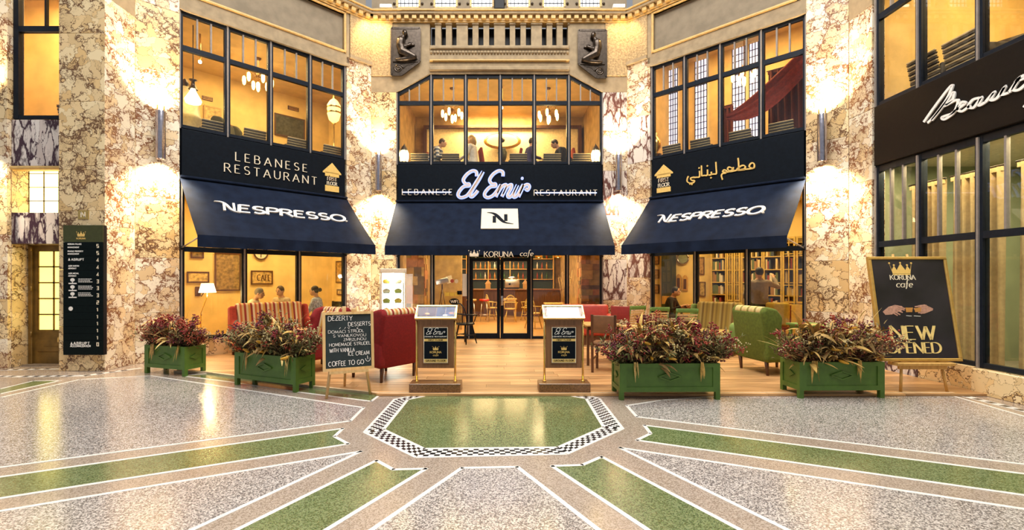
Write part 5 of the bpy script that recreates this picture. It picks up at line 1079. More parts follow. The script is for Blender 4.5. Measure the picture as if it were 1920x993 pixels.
# ------------------------------------------------------------------ bronze reliefs
def relief(x0, x1, zt, zb, cut, flip, label):
    """cut: height of the oblique corner; flip: figure faces left"""
    T = Thing('bronze_relief', label, 'relief', C, ((x0 + x1) / 2, -.03, zb), group='bronze reliefs of kneeling figures'); w = x1 - x0; h = zt - zb; sx = (lambda u: x1 - u * w) if flip else (lambda u: x0 + u * w); pz_ = lambda v: zb + v * h
    P = [(sx(0), pz_(1)), (sx(1), pz_(1)), (sx(1), pz_(cut)), (sx(.35), pz_(0)), (sx(0), pz_(0))]
    T.part('back_plate', MB().prism(P, -.09, -.03), mat_bronze)
    m = MB(); Q = P + [P[0]]
    for a, b in zip(Q, Q[1:]): m.ribbon([a, b], .05, .05, -.10, -.06)
    T.part('rim', m, mat_bronze)
    f = MB(); pt = lambda u, v, y=-.15: (sx(u), y, pz_(v))
    def limb(ps, rs): f.tube([pt(*p) for p in ps], [r * w * 1.3 for r in rs], 8, flat=1); [f.ball(pt(*p), r * w * 1.3, 8, 5) for p, r in zip(ps, rs)]
    f.ball(pt(.50, .86), (.085 * w, .07, .115 * w), 10, 6); f.ball(pt(.47, .90, -.10), (.10 * w, .07, .10 * w), 10, 6)
    limb([(.42, .78), (.34, .70), (.33, .60), (.38, .50)], [.06, .12, .12, .11]); limb([(.38, .48), (.60, .42), (.82, .36)], [.12, .11, .08]); limb([(.82, .36), (.60, .32), (.34, .305), (.18, .30)], [.08, .06, .05, .03])
    limb([(.33, .70), (.36, .60), (.52, .58), (.68, .62)], [.07, .06, .05, .04])
    for i in range(7): f.ball(pt(.62 + .055 * (i % 4), .62 + .03 * (i // 4) + .01 * (i % 2), -.11), .05 * w, 7, 4)
    o = T.part('kneeling_figure', f, mat_bronze); rm = o.modifiers.new('r', 'REMESH'); rm.mode = 'VOXEL'; rm.voxel_size = .016; rm.use_smooth_shade = True
    T.part('ground_ledge', MB().box(min(sx(.05), sx(.95)), -.12, pz_(.27), max(sx(.05), sx(.95)), -.06, pz_(.29)), mat_bronze)
    sp = [(.24 + .17 * (1 - i / 26) * math.cos(i * .6) , .13 + .09 * (1 - i / 26) * math.sin(i * .6)) for i in range(24)]; m = MB(); m.tube([pt(u, v, -.075) for u, v in sp], .028, 6); m.tube([pt(u, v, -.075) for u, v in smooth([(.42, .13), (.55, .2), (.7, .22), (.85, .25)], 4)], .022, 6); T.part('scroll', m, mat_bronze)
relief(cx(736), cx(788), zz(56), zz(143), .29, False, 'bronze relief of a kneeling figure on the left shoulder'); relief(cx(1084), cx(1135), zz(60), zz(148), .29, True, 'bronze relief of a kneeling figure on the right shoulder')
ORD = 'first second third fourth fifth sixth seventh eighth ninth tenth eleventh twelfth thirteenth fourteenth fifteenth sixteenth seventeenth eighteenth nineteenth twentieth'.split() + ['last but one', 'last'] + ['far'] * 9
# ------------------------------------------------------------------ things shared by the rooms
def framed(fr, px0, py0, px1, py1, dep, label, col, name='framed_picture', cat='picture', fcol=mat_dwood, deco=None):
    x0, z1 = fr.px(px0, py0, dep); x1 = fr.px(px1, py1, dep)[0]; z0 = fr.px((px0 + px1) / 2, py1, dep)[1]; z1 = fr.px((px0 + px1) / 2, py0, dep)[1]
    T = Thing(name, label, cat, fr, ((x0 + x1) / 2, dep, z0)); fw = min(.035, (x1 - x0) * .12)
    T.part('print', MB().box(x0 + fw, dep - .02, z0 + fw, x1 - fw, dep - .005, z1 - fw), mat('print_' + label[:24], col, .7, var=.55, scale=14))
    for b in ((x0, z0, x1, z0 + fw), (x0, z1 - fw, x1, z1), (x0, z0 + fw, x0 + fw, z1 - fw), (x1 - fw, z0 + fw, x1, z1 - fw)): T.part('frame', MB().box(b[0], dep - .03, b[1], b[2], dep - .002, b[3]), fcol)
    if deco:
        m = MB(); h = (z1 - z0) * .42; wv = text_w(deco, h); text(m, deco, (x0 + x1) / 2 + (x1 - x0) * .08, z0 + (z1 - z0) * .28, h, dep - .025, dep - .019, .14, .08, align='c', wid=min(1, (x1 - x0) * .6 / wv)); T.part('lettering', m, mat_dwood)
    return T
def wicker(fr, label):
    T = Thing('wicker_chair', label, 'chair', fr, group='striped wicker chairs upstairs'); a, b = mat('wicker_dark', (.05, .04, .03), .7), mat('wicker_light', (.50, .38, .20), .7)
    for i in range(15): T.part('woven_band', MB().rbox((0, .24 + .0075 * i, .36 + i * .032), (.50, .05 if i % 2 else .04, .026), bev=.006, seg=1), a if i % 2 else b)
    T.part('back_core', MB().prismx([(.23, .34), (.255, .34), (.35, .80), (.325, .80)], -.235, .235), a)
    soft(T.part('seat', MB().box(-.25, -.26, .36, .25, .24, .44), a), .02); soft(T.part('seat_cushion', MB().box(-.23, -.25, .44, .23, .20, .49), b), .02)
    for s in (-1, 1): soft(T.part('arm', MB().box(s * .25 - .03, -.24, .44, s * .25 + .03, .27, .64), a), .015)
    for sx in (-1, 1):
        for sy in (-1, 1): T.part('leg', MB().cyl((sx * .21, sy * .21, 0), (sx * .22, sy * .22, .36), .018, 6), mat_dwood)
    return T.o
def chandelier(p, label, r=.30, n=6, power=20, ceil=ZCU, group=None):
    drop = ceil - p[2] - .03
    T = Thing('chandelier', label, 'chandelier', Frame(p), group=group); bz_ = mat('dark_brass', (.22, .12, .04), .35, .8)
    T.part('chain', MB().tube([(0, 0, .16), (0, 0, drop)], .012, 6), bz_); T.part('ceiling_rose', MB().lathe([(0, drop + .03), (.07, drop + .03), (.06, drop), (0, drop - .02)], 12), bz_)
    T.part('hub', MB().lathe([(0, .18), (.03, .16), (.05, .10), (.025, .04), (.045, 0), (0, -.05)], 12), bz_)
    for i in range(n):
        a = 2 * PI * i / n + .3; c, s = math.cos(a), math.sin(a)
        arm = T.part('arm', MB().tube([(q * c, q * s, z) for q, z in ((.03, .06), (r * .4, .14), (r * .8, .16), (r, .06))], .009, 6), bz_)
        T.part('glass_shade', MB().lathe([(.02, .06), (.038, .03), (.042, -.06), (.03, -.13), (.0, -.16)], 10, (r * c, r * s, 0)), mat_bulb, parent=arm)
    T.part('glass_shade', MB().lathe([(.02, -.05), (.042, -.08), (.045, -.18), (.03, -.26), (0, -.29)], 10), mat_bulb)
    light('POINT', 'chandelier_glow', Vector(p) + Vector((0, 0, -.45)), power, (1, .72, .32), .15)
def W(px, d): return ((px - PX) / FL * d, d)
def wz(py, d): return EYE + (PY - py) / FL * d
# ------------------------------------------------------------------ left café room
framed(L, 350, 509, 392, 530, 3.08, 'pale wooden sign with painted cup on the left café wall', (.62, .44, .16), 'wooden_sign', 'sign'); framed(L, 470, 507, 511, 533, 3.08, 'wooden plank sign lettered café', (.55, .38, .13), 'wooden_sign', 'sign', deco='CAFE')
framed(L, 402, 474, 451, 545, 3.08, 'tall dark framed picture on the left café wall', (.28, .18, .06)); framed(L, 357, 470, 382, 484, 3.08, 'small dark picture high on the left café wall', (.22, .14, .05))
RWL = L.at(.45, 0, 0, -PI / 2); framed(RWL, 631, 489, 644, 530, -.002, 'narrow upright wooden sign on the side wall of the left café room', (.45, .28, .08)); framed(RWL, 633, 542, 644, 553, -.002, 'little light print below the upright wooden sign', (.6, .45, .2))
x, z = L.px(489, 474, 3.06); T = Thing('round_clock', 'round wall clock above the café sign', 'clock', L, (x, 3.04, z - .15)); T.part('clock_rim', MB().tube([(x + .17 * math.cos(q), 3.05, z + .17 * math.sin(q)) for q in [2 * PI * i / 24 for i in range(25)]], .02, 6), mat_dwood); T.part('clock_face', MB().prism(arc(x, z, .16, .16, 0, 360, 24)[:-1], 3.05, 3.07), mat_cream); T.part('clock_hand', MB().box(x - .008, 3.035, z - .12, x + .008, 3.05, z + .02).box(x - .008, 3.035, z - .01, x + .09, 3.05, z + .01), mat_black)
p = W(389, 9.75); T = Thing('floor_lamp', 'floor lamp with a glowing cream shade behind the left café glass', 'lamp', Frame((*p, TZ))); zs0, zs1 = wz(548, 9.75) - TZ, wz(531, 9.75) - TZ
T.part('shade', MB().lathe([(.16, zs0), (.11, zs1), (.10, zs1), (.15, zs0), (.16, zs0)], 20), mat('lit_shade', (1, .88, .6), .6, emit=5, ecol=(1, .80, .42))); T.part('pole', MB().tube([(-.14, 0, .03), (-.14, 0, .78), (-.02, 0, 1.08), (0, 0, zs0 + .02)], .011, 8), mat_brass); T.part('base', MB().lathe([(0, .03), (.12, .02), (.14, 0)], 16, (-.14, 0, 0)), mat_brass); T.part('bulb', MB().ball((0, 0, zs0 + .07), .04, 8, 6), mat_bulb)
light('POINT', 'floor_lamp_glow', (p[0], p[1], TZ + zs0 - .06), 32, (1, .74, .34), .06)
x, z = L.px(371, 546, 3.08); T = Thing('candle_sconce', 'small brown wall sconce left of the floor lamp', 'lamp', L, (x, 3.0, z - .1)); T.part('plate', MB().rbox((x, 3.08, z), (.12, .03, .24), bev=.01), mat_dwood); T.part('arm', MB().tube([(x, 3.06, z - .05), (x + .05, 2.96, z - .12), (x + .1, 2.94, z - .02)], .012, 6), mat_dwood); T.part('candle', MB().cyl((x + .1, 2.94, z - .02), (x + .1, 2.94, z + .1), .02, 8), mat_cream)
p = W(504, 10.95); table(Frame((*p, TZ), L.rot), .5, .45, .78, 'dark table between the two men behind the left glass', mat_black, mat_black)
T = Thing('cup', 'white coffee cup on the table between the two men', 'cup', Frame((p[0] - .05, p[1], TZ + .782))); T.part('cup_body', MB().lathe([(0, 0), (.025, 0), (.042, .06), (.038, .06), (.022, .008), (0, .008)], 14), mat_white); T.part('cup_handle', MB().tube([(.04, 0, .05), (.065, 0, .04), (.06, 0, .02), (.035, 0, .02)], .005, 6), mat_white)
bent = wood_chair(Frame((*W(622, 11.9), TZ), L.rot - 1.2), 'dark bentwood chair behind the woman in the left café room', mat_black); 
# ------------------------------------------------------------------ right café room with its bookcases
yel = mat('ochre_painted_wood', (.52, .36, .09), .6); bcs = [((.25, .04, .03), 'dark red'), ((.05, .07, .12), 'dark blue'), ((.60, .48, .26), 'cream'), ((.10, .13, .05), 'green'), ((.30, .16, .06), 'brown'), ((.62, .58, .5), 'white')]
me_book = {}
def bookcase(xa, xb, nm, glazed, seed, z1=2.6):
    rr = random.Random(seed); T = Thing('bookcase', nm, 'bookcase', R, ((xa + xb) / 2, 3.45, TZ)); y0, y1 = 3.24, 3.58
    T.part('back_board', MB().box(xa, y1 - .02, TZ, xb, y1, z1), mat('shelf_back', (.22, .14, .04), .7))
    for x in (xa, xb - .035): T.part('upright', MB().box(x, y0, TZ, x + .035, y1 - .02, z1), yel)
    zs_ = [TZ + .02 + .34 * i for i in range(8)]; zs_ = [q for q in zs_ if q < z1]
    for i, zq in enumerate(zs_):
        T.part('shelf', MB().box(xa + .035, y0, zq, xb - .035, y1 - .02, zq + .025), yel)
        if zq < .5 or zq > z1 - .3: continue
        x = xa + .05; nk = 0; on = ('bottom', 'bottom', 'second', 'third', 'fourth', 'fifth', 'sixth', 'top')[i]
        while x < xb - .12:
            w_, h_ = rr.uniform(.03, .06), rr.uniform(.18, .29); c, cn = rr.choice(bcs)
            if rr.random() < .12: x += w_ * 2; continue
            key = cn
            if key not in me_book: me_book[key] = MB().box(-.5, -.5, 0, .5, .5, 1).mesh('book', mat('book_' + cn.replace(' ', '_'), c, .7))
            o = bpy.data.objects.new('book', me_book[key]); COL.objects.link(o); o.matrix_world = R.m @ Matrix.Translation((x + w_ / 2, y0 + .14, zq + .0255)); o.scale = (w_ - .004, .2, h_)
            nk += 1; props(o, '%s book, %s from left on the %s shelf of the %s' % (cn, ORD[nk - 1], on, nm.split(' with')[0]), 'book', 'books in the %s' % nm.split(' with')[0]); x += w_
    if glazed:
        wd = (xb - xa) / 2
        for k in range(2):
            a, b = xa + wd * k + .01, xa + wd * (k + 1) - .01; fr_ = T.part('door', MB().box(a, y0 - .03, .9, a + .04, y0 - .005, z1).box(b - .04, y0 - .03, .9, b, y0 - .005, z1).box(a + .04, y0 - .03, .9, b - .04, y0 - .005, .95).box(a + .04, y0 - .03, z1 - .05, b - .04, y0 - .005, z1), yel)
            for j in range(1, 4): T.part('glazing_bar', MB().box(a + .04, y0 - .028, .95 + (z1 - 1.0) * j / 4, b - .04, y0 - .008, .97 + (z1 - 1.0) * j / 4), yel, parent=fr_)
            T.part('glazing_bar', MB().box((a + b) / 2 - .01, y0 - .028, .95, (a + b) / 2 + .01, y0 - .008, z1 - .05), yel, parent=fr_)
            T.part('pane', MB().box(a + .04, y0 - .02, .95, b - .04, y0 - .016, z1 - .05), mat_glass, parent=fr_)
        T.part('lower_door', MB().cbox(xa + .01, y0 - .03, TZ + .05, xb - .01, y0 - .005, .88, .012), yel)
q = [R.px(v, dep=3.3) for v in (1334, 1364, 1391, 1432, 1468, 1520)]
bookcase(q[0], q[1] - .01, 'ochre open bookcase with ornaments behind the café side door', False, 1); bookcase(q[1], q[2] - .01, 'narrow glazed ochre cabinet with small panes beside the open bookcase', True, 2); bookcase(q[2], q[3] - .01, 'wide ochre bookcase with books behind the standing man', False, 3); bookcase(q[3], q[4] - .01, 'tall ochre bookcase with books right of the standing man', False, 4); bookcase(q[4], q[5], 'large glazed ochre cabinet with small panes at the right end', True, 5)
for i, y in enumerate((487, 513, 541)): framed(R, 1224, y - 8, 1236, y + 9, 3.58, ('upper', 'middle', 'lower')[i] + ' of three small prints at the left of the right café room', (.35, .2, .07))
framed(R, 1311, 482, 1321, 514, 3.58, 'narrow patterned picture behind the café side door', (.40, .24, .08)); framed(R, 1312, 528, 1323, 555, 3.58, 'small olive picture under the patterned one', (.45, .32, .1))
x0, x1 = R.px(1240, dep=3.3), R.px(1260, dep=3.3); T = Thing('dark_cabinet', 'dark glazed cabinet at the back of the right café room', 'cabinet', R, ((x0 + x1) / 2, 3.4, TZ)); dk = mat('dark_green_cabinet', (.03, .04, .018), .5)
T.part('body', MB().box(x0, 3.3, TZ, x1, 3.58, 2.5), dk)
for j in range(4): T.part('pane', MB().box(x0 + .05, 3.285, 1.1 + j * .34, (x0 + x1) / 2 - .02, 3.30, 1.38 + j * .34), mat_glass); T.part('pane', MB().box((x0 + x1) / 2 + .02, 3.285, 1.1 + j * .34, x1 - .05, 3.30, 1.38 + j * .34), mat_glass)
T.part('drawer', MB().cbox(x0 + .03, 3.27, .75, x1 - .03, 3.3, 1.0, .01), mat_honey)
for i, (a, y, nm) in enumerate(((1273, 527, 'left'), (1285, 529, 'right'))):
    x, z = R.px(a, y, 3.58); T = Thing('arch_ornament', 'arched dark wall ornament, %s of the pair' % nm, 'ornament', R, (x, 3.55, z - .2)); T.part('arch', MB().prism([(x - .08, z - .25), (x + .08, z - .25), (x + .08, z + .1)] + arc(x, z + .1, .08, .12, 0, 180, 8) + [(x - .08, z + .1)], 3.555, 3.58), mat_honey); T.part('inner_panel', MB().box(x - .04, 3.54, z - .2, x + .04, 3.556, z + .1), mat_dwood)
x, z = R.px(1281, 484, 3.56); T = Thing('round_clock', 'grey round clock high on the right café wall', 'clock', R, (x, 3.54, z - .15)); T.part('clock_rim', MB().tube([(x + .17 * math.cos(q_), 3.54, z + .17 * math.sin(q_)) for q_ in [2 * PI * i / 24 for i in range(25)]], .022, 6), mat_steel); T.part('clock_face', MB().prism(arc(x, z, .16, .16, 0, 360, 24)[:-1], 3.55, 3.575), mat('clock_dial', (.3, .34, .24), .5))
p = W(1290, 12.4); table(Frame((*p, TZ), .3), .9, .6, .76, 'dark table in the right café room beside the seated person')
wood_chair(Frame((*W(1458, 10.0), TZ), PI * .75 + PI), 'red framed chair carrying a yellow cushion behind the right café glass', mat('red_paint', (.25, .02, .015), .5))
o = solo('cushion', MB().rbox((0, .02, .26), (.46, .13, .50), Matrix.Rotation(-.12, 3, 'X'), bev=.06, seg=4), mat('yellow_cushion', (.72, .50, .07), .9), 'bright yellow cushion leaning on the red framed chair', 'cushion', Frame((*W(1457, 9.97), TZ + .475), PI * .75 + PI))
# ------------------------------------------------------------------ middle café room
def clad(xa, xb, y0, y1, nm, seed):
    rr = random.Random(seed); T = Thing('clad_pillar', nm, 'pillar', C, ((xa + xb) / 2, y0, TZ)); T.part('core', MB().box(xa + .03, y0 + .03, TZ, xb - .03, y1, ZCG - .01), mat_dwood)
    cols_ = [mat('offcut_%d' % i, c, .6, var=.25, scale=9) for i, c in enumerate(((.40, .20, .05), (.24, .11, .03), (.52, .30, .09), (.16, .08, .025), (.34, .22, .05), (.45, .17, .05)))]
    for f in (0, 1):
        L0, L1 = (xa, xb) if f == 0 else (y0 + .03, y1); z = TZ
        while z < 2.4:
            h = rr.choice((.10, .16, .24)); q = L0
            while q < L1 - .02:
                w_ = min(rr.choice((.12, .2, .3)), L1 - q); t = rr.uniform(0, .025)
                b = MB().box(q + .002, y0 - t, z + .002, q + w_ - .002, y0 + .03, z + h - .002) if f == 0 else (MB().box(xb - .03, q + .002, z + .002, xb + t, q + w_ - .002, z + h - .002) if xa < 0 else MB().box(xa - t, q + .002, z + .002, xa + .03, q + w_ - .002, z + h - .002))
                T.part('wood_offcut', b, rr.choice(cols_)); q += w_
            z += h
clad(C.px(762, dep=.7), C.px(795, dep=.7), .7, 1.3, 'pillar clad in mixed wood offcuts left of the doors', 1); clad(C.px(1090, dep=.7), C.px(1124, dep=.7), .7, 1.3, 'pillar clad in mixed wood offcuts right of the doors', 2)
grey = mat_pine; yw = mat('yellow_wood', (.50, .34, .08), .45)
s0 = spindle_chair(Frame((*W(922, 17.0), TZ), 1.9), 'pale spindle chair at the left behind the glass doors', yw, 'pale spindle chairs inside the café')
copy_tree(s0, fr=Frame((*W(957, 16.4), TZ), PI), label='pale spindle chair seen from behind through the right door leaf'); copy_tree(s0, fr=Frame((*W(988, 17.2), TZ), -2.0), label='pale spindle chair at the right behind the glass doors'); copy_tree(s0, fr=Frame((*W(1000, 14.2), TZ), 2.4), label='pale spindle chair behind the right menu stand')
table(Frame((*W(954, 17.7), TZ)), .6, .6, .76, 'wooden table among the pale spindle chairs', mat_honey, mat_honey); table(Frame((*W(1044, 14.3), TZ)), .75, .6, .76, 'wooden table behind the window right of the doors', mat_honey, mat_honey)
T = Thing('bar_counter', 'dark bar counter across the back of the café', 'counter', C, (0, 7.4, TZ)); T.part('counter_body', MB().box(-2.5, 7.3, TZ, 2.5, 7.8, 1.08), mat_dwood); T.part('counter_top', MB().cbox(-2.6, 7.2, 1.08, 2.6, 7.85, 1.13, .01), mat_mwood)
for i in range(8): T.part('counter_panel', MB().cbox(-2.45 + i * .62, 7.28, .15, -1.9 + i * .62, 7.3, 1.0, .01), mat_dwood)
T = Thing('back_bar', 'dark green back bar with shelves behind the counter', 'shelf', C, (0, 9.2, TZ)); T.part('back_panel', MB().box(-2.5, 9.3, TZ, 2.5, 9.38, 3.2), mat('bottle_green_panel', (.03, .06, .03), .4))
for z in (1.5, 1.95, 2.4): T.part('shelf', MB().box(-2.4, 9.05, z, 2.4, 9.3, z + .03), mat_honey)
for i in range(6): T.part('upright', MB().box(-2.42 + i * .96, 9.04, 1.1, -2.38 + i * .96, 9.3, 2.8), mat_honey)
bcol = [((.05, .12, .03), 'green'), ((.45, .22, .04), 'amber'), ((.75, .70, .6), 'clear'), ((.30, .05, .02), 'red')]; mes = [MB().lathe([(0, 0), (.035, 0), (.038, .16), (.014, .22), (.014, .29), (0, .29)], 10).mesh('bottle', mat('bottle_' + n_, c, .15)) for c, n_ in bcol]
rr = random.Random(5)
for zi, z in enumerate((1.531, 1.981, 2.431)):
    nb_ = 0
    for i in range(22):
        x = -2.3 + i * .21; k = rr.randrange(4)
        if min(abs(x - (-2.40 + j * .96)) for j in range(6)) < .07: continue
        o = bpy.data.objects.new('bottle', mes[k]); COL.objects.link(o); o.location = C.w(x, 9.18, z); nb_ += 1; props(o, '%s bottle from the left on the %s back bar shelf, %s glass' % (ORD[nb_ - 1], ('lower', 'middle', 'upper')[zi], bcol[k][1]), 'bottle', 'bottles on the back bar')
for p_, nm, c in ((884, 'tan', (.5, .32, .12)), (908, 'red', (.5, .02, .01))):
    p = W(p_, 16.4); T = Thing('bar_stool', 'round bar stool with a %s seat left behind the doors' % nm, 'stool', Frame((*p, TZ))); T.part('seat', MB().lathe([(0, .72), (.16, .72), (.18, .75), (.17, .79), (0, .80)], 18), mat('stool_' + nm, c, .4))
    for i in range(4): a = PI / 4 + i * PI / 2; T.part('leg', MB().tube([(.2 * math.cos(a), .2 * math.sin(a), 0), (.11 * math.cos(a), .11 * math.sin(a), .72)], .014, 6), mat_steel)
    T.part('foot_ring', MB().tube([(.17 * math.cos(q_), .17 * math.sin(q_), .25) for q_ in [2 * PI * i / 16 for i in range(17)]], .009, 6), mat_steel)
for i, (p_, nm) in enumerate(((915, 'left'), (960, 'middle'), (985, 'right'))):
    x = C.px(p_, dep=7.5); T = Thing('coffee_machine' if i == 1 else 'house_box', ('silver coffee machine on the bar counter', 'small wooden house box on the bar counter')[i != 1] + ' at the ' + nm, 'machine' if i == 1 else 'box', C, (x, 7.5, 1.13))
    if i == 1: T.part('body', MB().rbox((x, 7.5, 1.34), (.6, .35, .34), bev=.03), mat_steel); T.part('group_head', MB().cyl((x - .1, 7.3, 1.28), (x - .1, 7.3, 1.36), .04, 10), mat_black); T.part('dome', MB().ball((x, 7.5, 1.52), (.2, .14, .12), 14, 6), mat_steel); T.part('foot', MB().box(x - .28, 7.36, 1.131, x + .28, 7.64, 1.18), mat_black)
    else: T.part('body', MB().box(x - .1, 7.42, 1.131, x + .1, 7.6, 1.33), mat_honey); T.part('roof', MB().prism([(x - .13, 1.33), (x + .13, 1.33), (x, 1.5)], 7.40, 7.62), mat_pine)
for i, p_ in enumerate((842, 1010, 1046)):
    x = C.px(p_, dep=4.0); T = Thing('pendant_lamp', '%s of the glowing pendant lamps inside the café' % ('leftmost', 'middle', 'rightmost')[i], 'lamp', C, (x, 4, 2.5)); T.part('cord', MB().cyl((x, 4, 2.45), (x, 4, ZCG), .006, 6), mat_black); T.part('shade', MB().lathe([(.03, 2.46), (.10, 2.36), (.14, 2.24), (.13, 2.24), (.02, 2.44)], 16, (x, 4, 0)), mat_brass); T.part('bulb', MB().ball((x, 4, 2.28), .05, 10, 6), mat_bulb)
solo('wall_partition', MB().box(C.px(805, dep=2.2), 2.2, TZ, C.px(866, dep=2.2), 2.3, ZCG - .01), mat('tan_partition', (.50, .34, .13), .8, var=.25, scale=5), 'tan partition wall behind the stickered café window', fr=C, kind='structure')
x, dp = C.px(829, dep=1.2), 1.2; T = Thing('tripod_lamp', 'silver box lamp on a tripod behind the stickered café window', 'lamp', C, (x, dp, TZ)); zc = C.z(829, 527, dp)
T.part('lamp_head', MB().rbox((x, dp, zc), (.36, .16, .15), Matrix.Rotation(-.25, 3, 'Y'), bev=.02), mat_steel); T.part('barn_door', MB().rbox((x + .2, dp - .04, zc + .05), (.16, .02, .2), Matrix.Rotation(-.25, 3, 'Y')), mat_cream)
for a_ in (.5, 2.6, 4.7): T.part('leg', MB().tube([(x + .24 * math.cos(a_), dp + .24 * math.sin(a_), TZ), (x, dp, zc - .2)], .014, 6), mat_dwood)
T.part('stem', MB().cyl((x, dp, zc - .22), (x, dp, zc - .06), .018, 8), mat_dwood)
x, dp = C.px(1060, dep=1.6), 1.6; T = Thing('corn_sheaf', 'sheaf of yellow dried corn in a tall basket right of the doors', 'sheaf', C, (x, dp, TZ)); T.part('basket', MB().lathe([(.12, 0), (.15, .45), (.16, .70), (.14, .70), (.12, .02)], 14, (x, dp, TZ)), mat_dwood); rq = random.Random(3)
for i in range(26): q0 = (x + rq.gauss(0, .04), dp + rq.gauss(0, .04), TZ + .6); q1 = (x + rq.gauss(0, .12), dp + rq.gauss(0, .1), TZ + rq.uniform(1.2, 1.75)); q2 = (q1[0] + rq.gauss(0, .09), q1[1], q1[2] - .12); T.part('stalk', MB().tube([q0, q1, q2], [.008, .012, .004], 5, flat=.4), (mat_honey, mat_gold, mat_pine)[i % 3])
# stickers and notices on the glass left of the doors
def sticker(p0, p1, y0, y1, label, mt, rnd=False, txt=None):
    x0, x1, z0, z1 = C.px(p0, dep=.04), C.px(p1, dep=.04), C.z(900, y1, .04), C.z(900, y0, .04); T = Thing('sticker', label, 'sticker', C, ((x0 + x1) / 2, .07, z0)); xm, zm = (x0 + x1) / 2, (z0 + z1) / 2
    T.part('film', MB().prism(arc(xm, zm, (x1 - x0) / 2, (z1 - z0) / 2, 0, 360, 20)[:-1], .070, .077) if rnd else MB().box(x0, .070, z0, x1, .077, z1), mt)
    if txt: m = MB(); h = (z1 - z0) * .42; text(m, txt, xm, zm - h / 2, h, .066, .0705, .2, .16, .15, align='c', wid=(x1 - x0) * .7 / text_w(txt, h, .15)); T.part('lettering', m, mat_white)
sticker(842, 861, 559, 571, 'black oval sticker lettered wifi on the café glass', mat_black, True, 'WIFI'); sticker(867, 877, 513, 555, 'tall pale notice on the glass edge beside the doors', mat_white); sticker(857, 866, 545, 552, 'dark rectangular sticker on the café glass', mat_black)
for a, b, c, d, n_ in ((834, 842, 548, 555, 'left'), (843, 851, 548, 555, 'middle'), (852, 860, 548, 555, 'right')): sticker(a, b, c, d, 'yellow square payment sticker, %s of three' % n_, mat('yellow_sticker', (.75, .55, .08), .5))
sticker(844, 851, 523, 530, 'round red sticker on the café glass', mat('red_sticker', (.45, .08, .05), .5), True); sticker(852, 859, 523, 531, 'round pale sticker on the café glass', mat_cream, True)
# ------------------------------------------------------------------ upstairs
wk = wicker(L.at(L.px(394, dep=.75), .72, ZU, PI), 'striped wicker chair at the first pane of the left upper window')
wk.scale = (.9, .9, .84)
def wk_at(fr, p_, dep, label, rot=PI): copy_tree(wk, fr=fr.at(fr.px(p_, dep=dep), dep, ZU, rot), label=label)
for p_, n_ in ((470, 'second'), (548, 'third'), (613, 'last')): wk_at(L, p_, .72, 'striped wicker chair at the %s pane of the left upper window' % n_)
for p_, n_ in ((1269, 'first'), (1322, 'second'), (1396, 'third'), (1472, 'last')): wk_at(R, p_, .72, 'striped wicker chair at the %s pane of the right upper window' % n_)
for p_, n_ in ((790, 'first'), (847, 'second'), (971, 'fourth'), (1033, 'fifth'), (1087, 'last')): wk_at(C, p_, .72, 'striped wicker chair at the %s pane of the middle upper window' % n_)
for d_, n_ in ((7.35, 'first'), (6.75, 'second'), (5.5, 'third')): _c = copy_tree(wk, fr=ES.at(ex(d_), .62, ZU, PI), label='striped wicker chair at the %s pane of the upper right shop window' % n_); _c.scale = (1, 1, 1.15)
copy_tree(wk, fr=WF.at(fx(60), 1.0, ZU, PI), label='striped wicker chair in the window above the brass door')
chandelier(L.w(L.px(484, dep=1.5), 1.5, L.z(484, 150, 1.5)), 'glowing chandelier in the left upper room'); chandelier(C.w(C.px(848, dep=1.3), 1.3, C.z(848, 212, 1.3)), 'left glowing chandelier in the middle upper room', .27); chandelier(C.w(C.px(1028, dep=1.3), 1.3, C.z(1028, 214, 1.3)), 'right glowing chandelier in the middle upper room', .27)
chandelier(R.w(R.px(1395, dep=1.4), 1.4, R.z(1395, 140, 1.4)), 'small chandelier before the red drape in the right upper room', .24, 5, 10, 7.9)
def can(fr, p_, py, nm):
    dep_ = 1.2; x, z = fr.px(p_, py, dep_); dep_ = dep_ * 1; T = Thing('ceiling_spot', nm, 'lamp', fr, (x, dep_, z)); T.part('bulb', MB().ball((x, dep_, z), .035, 8, 6), mat_spot); T.part('holder', MB().cyl((x, dep_, z + .02), (x, dep_, ZCU), .02, 8), mat_brass)
can(L, 375, 116, 'bright bare spot hanging in the left upper room'); can(C, 941, 202, 'bright star-like spot in the middle upper room')
for p_, nm in ((758, 'left'), (1117, 'right')):
    x = C.px(p_, dep=.4); T = Thing('lantern', 'glowing glass lantern at the %s end of the middle upper window' % nm, 'lantern', C, (x, .4, ZU)); T.part('stand', MB().lathe([(.12, 0), (.12, .42), (0, .42)], 12, (x, .4, ZU)), mat_dwood); T.part('glass_body', MB().lathe([(.09, .46), (.12, .56), (.12, .68), (.09, .76), (0, .78)], 10, (x, .4, ZU)), mat('lantern_glass', (1, .8, .4), .3, emit=7, ecol=(1, .75, .32))); T.part('cap', MB().lathe([(.11, .75), (.07, .84), (.02, .90), (0, .95)], 10, (x, .4, ZU)), mat_bronze); T.part('foot', MB().lathe([(0, .42), (.11, .42), (.10, .47), (0, .47)], 10, (x, .4, ZU)), mat_bronze)
    for i in range(6): a = i * PI / 3; T.part('rib', MB().tube([(x + .095 * math.cos(a), .4 + .095 * math.sin(a), ZU + .46), (x + .125 * math.cos(a), .4 + .125 * math.sin(a), ZU + .62), (x + .095 * math.cos(a), .4 + .095 * math.sin(a), ZU + .76)], .007, 5), mat_bronze)
    light('POINT', 'lantern_glow', C.w(x, .22, ZU + .62), 7, (1, .7, .3), .05)
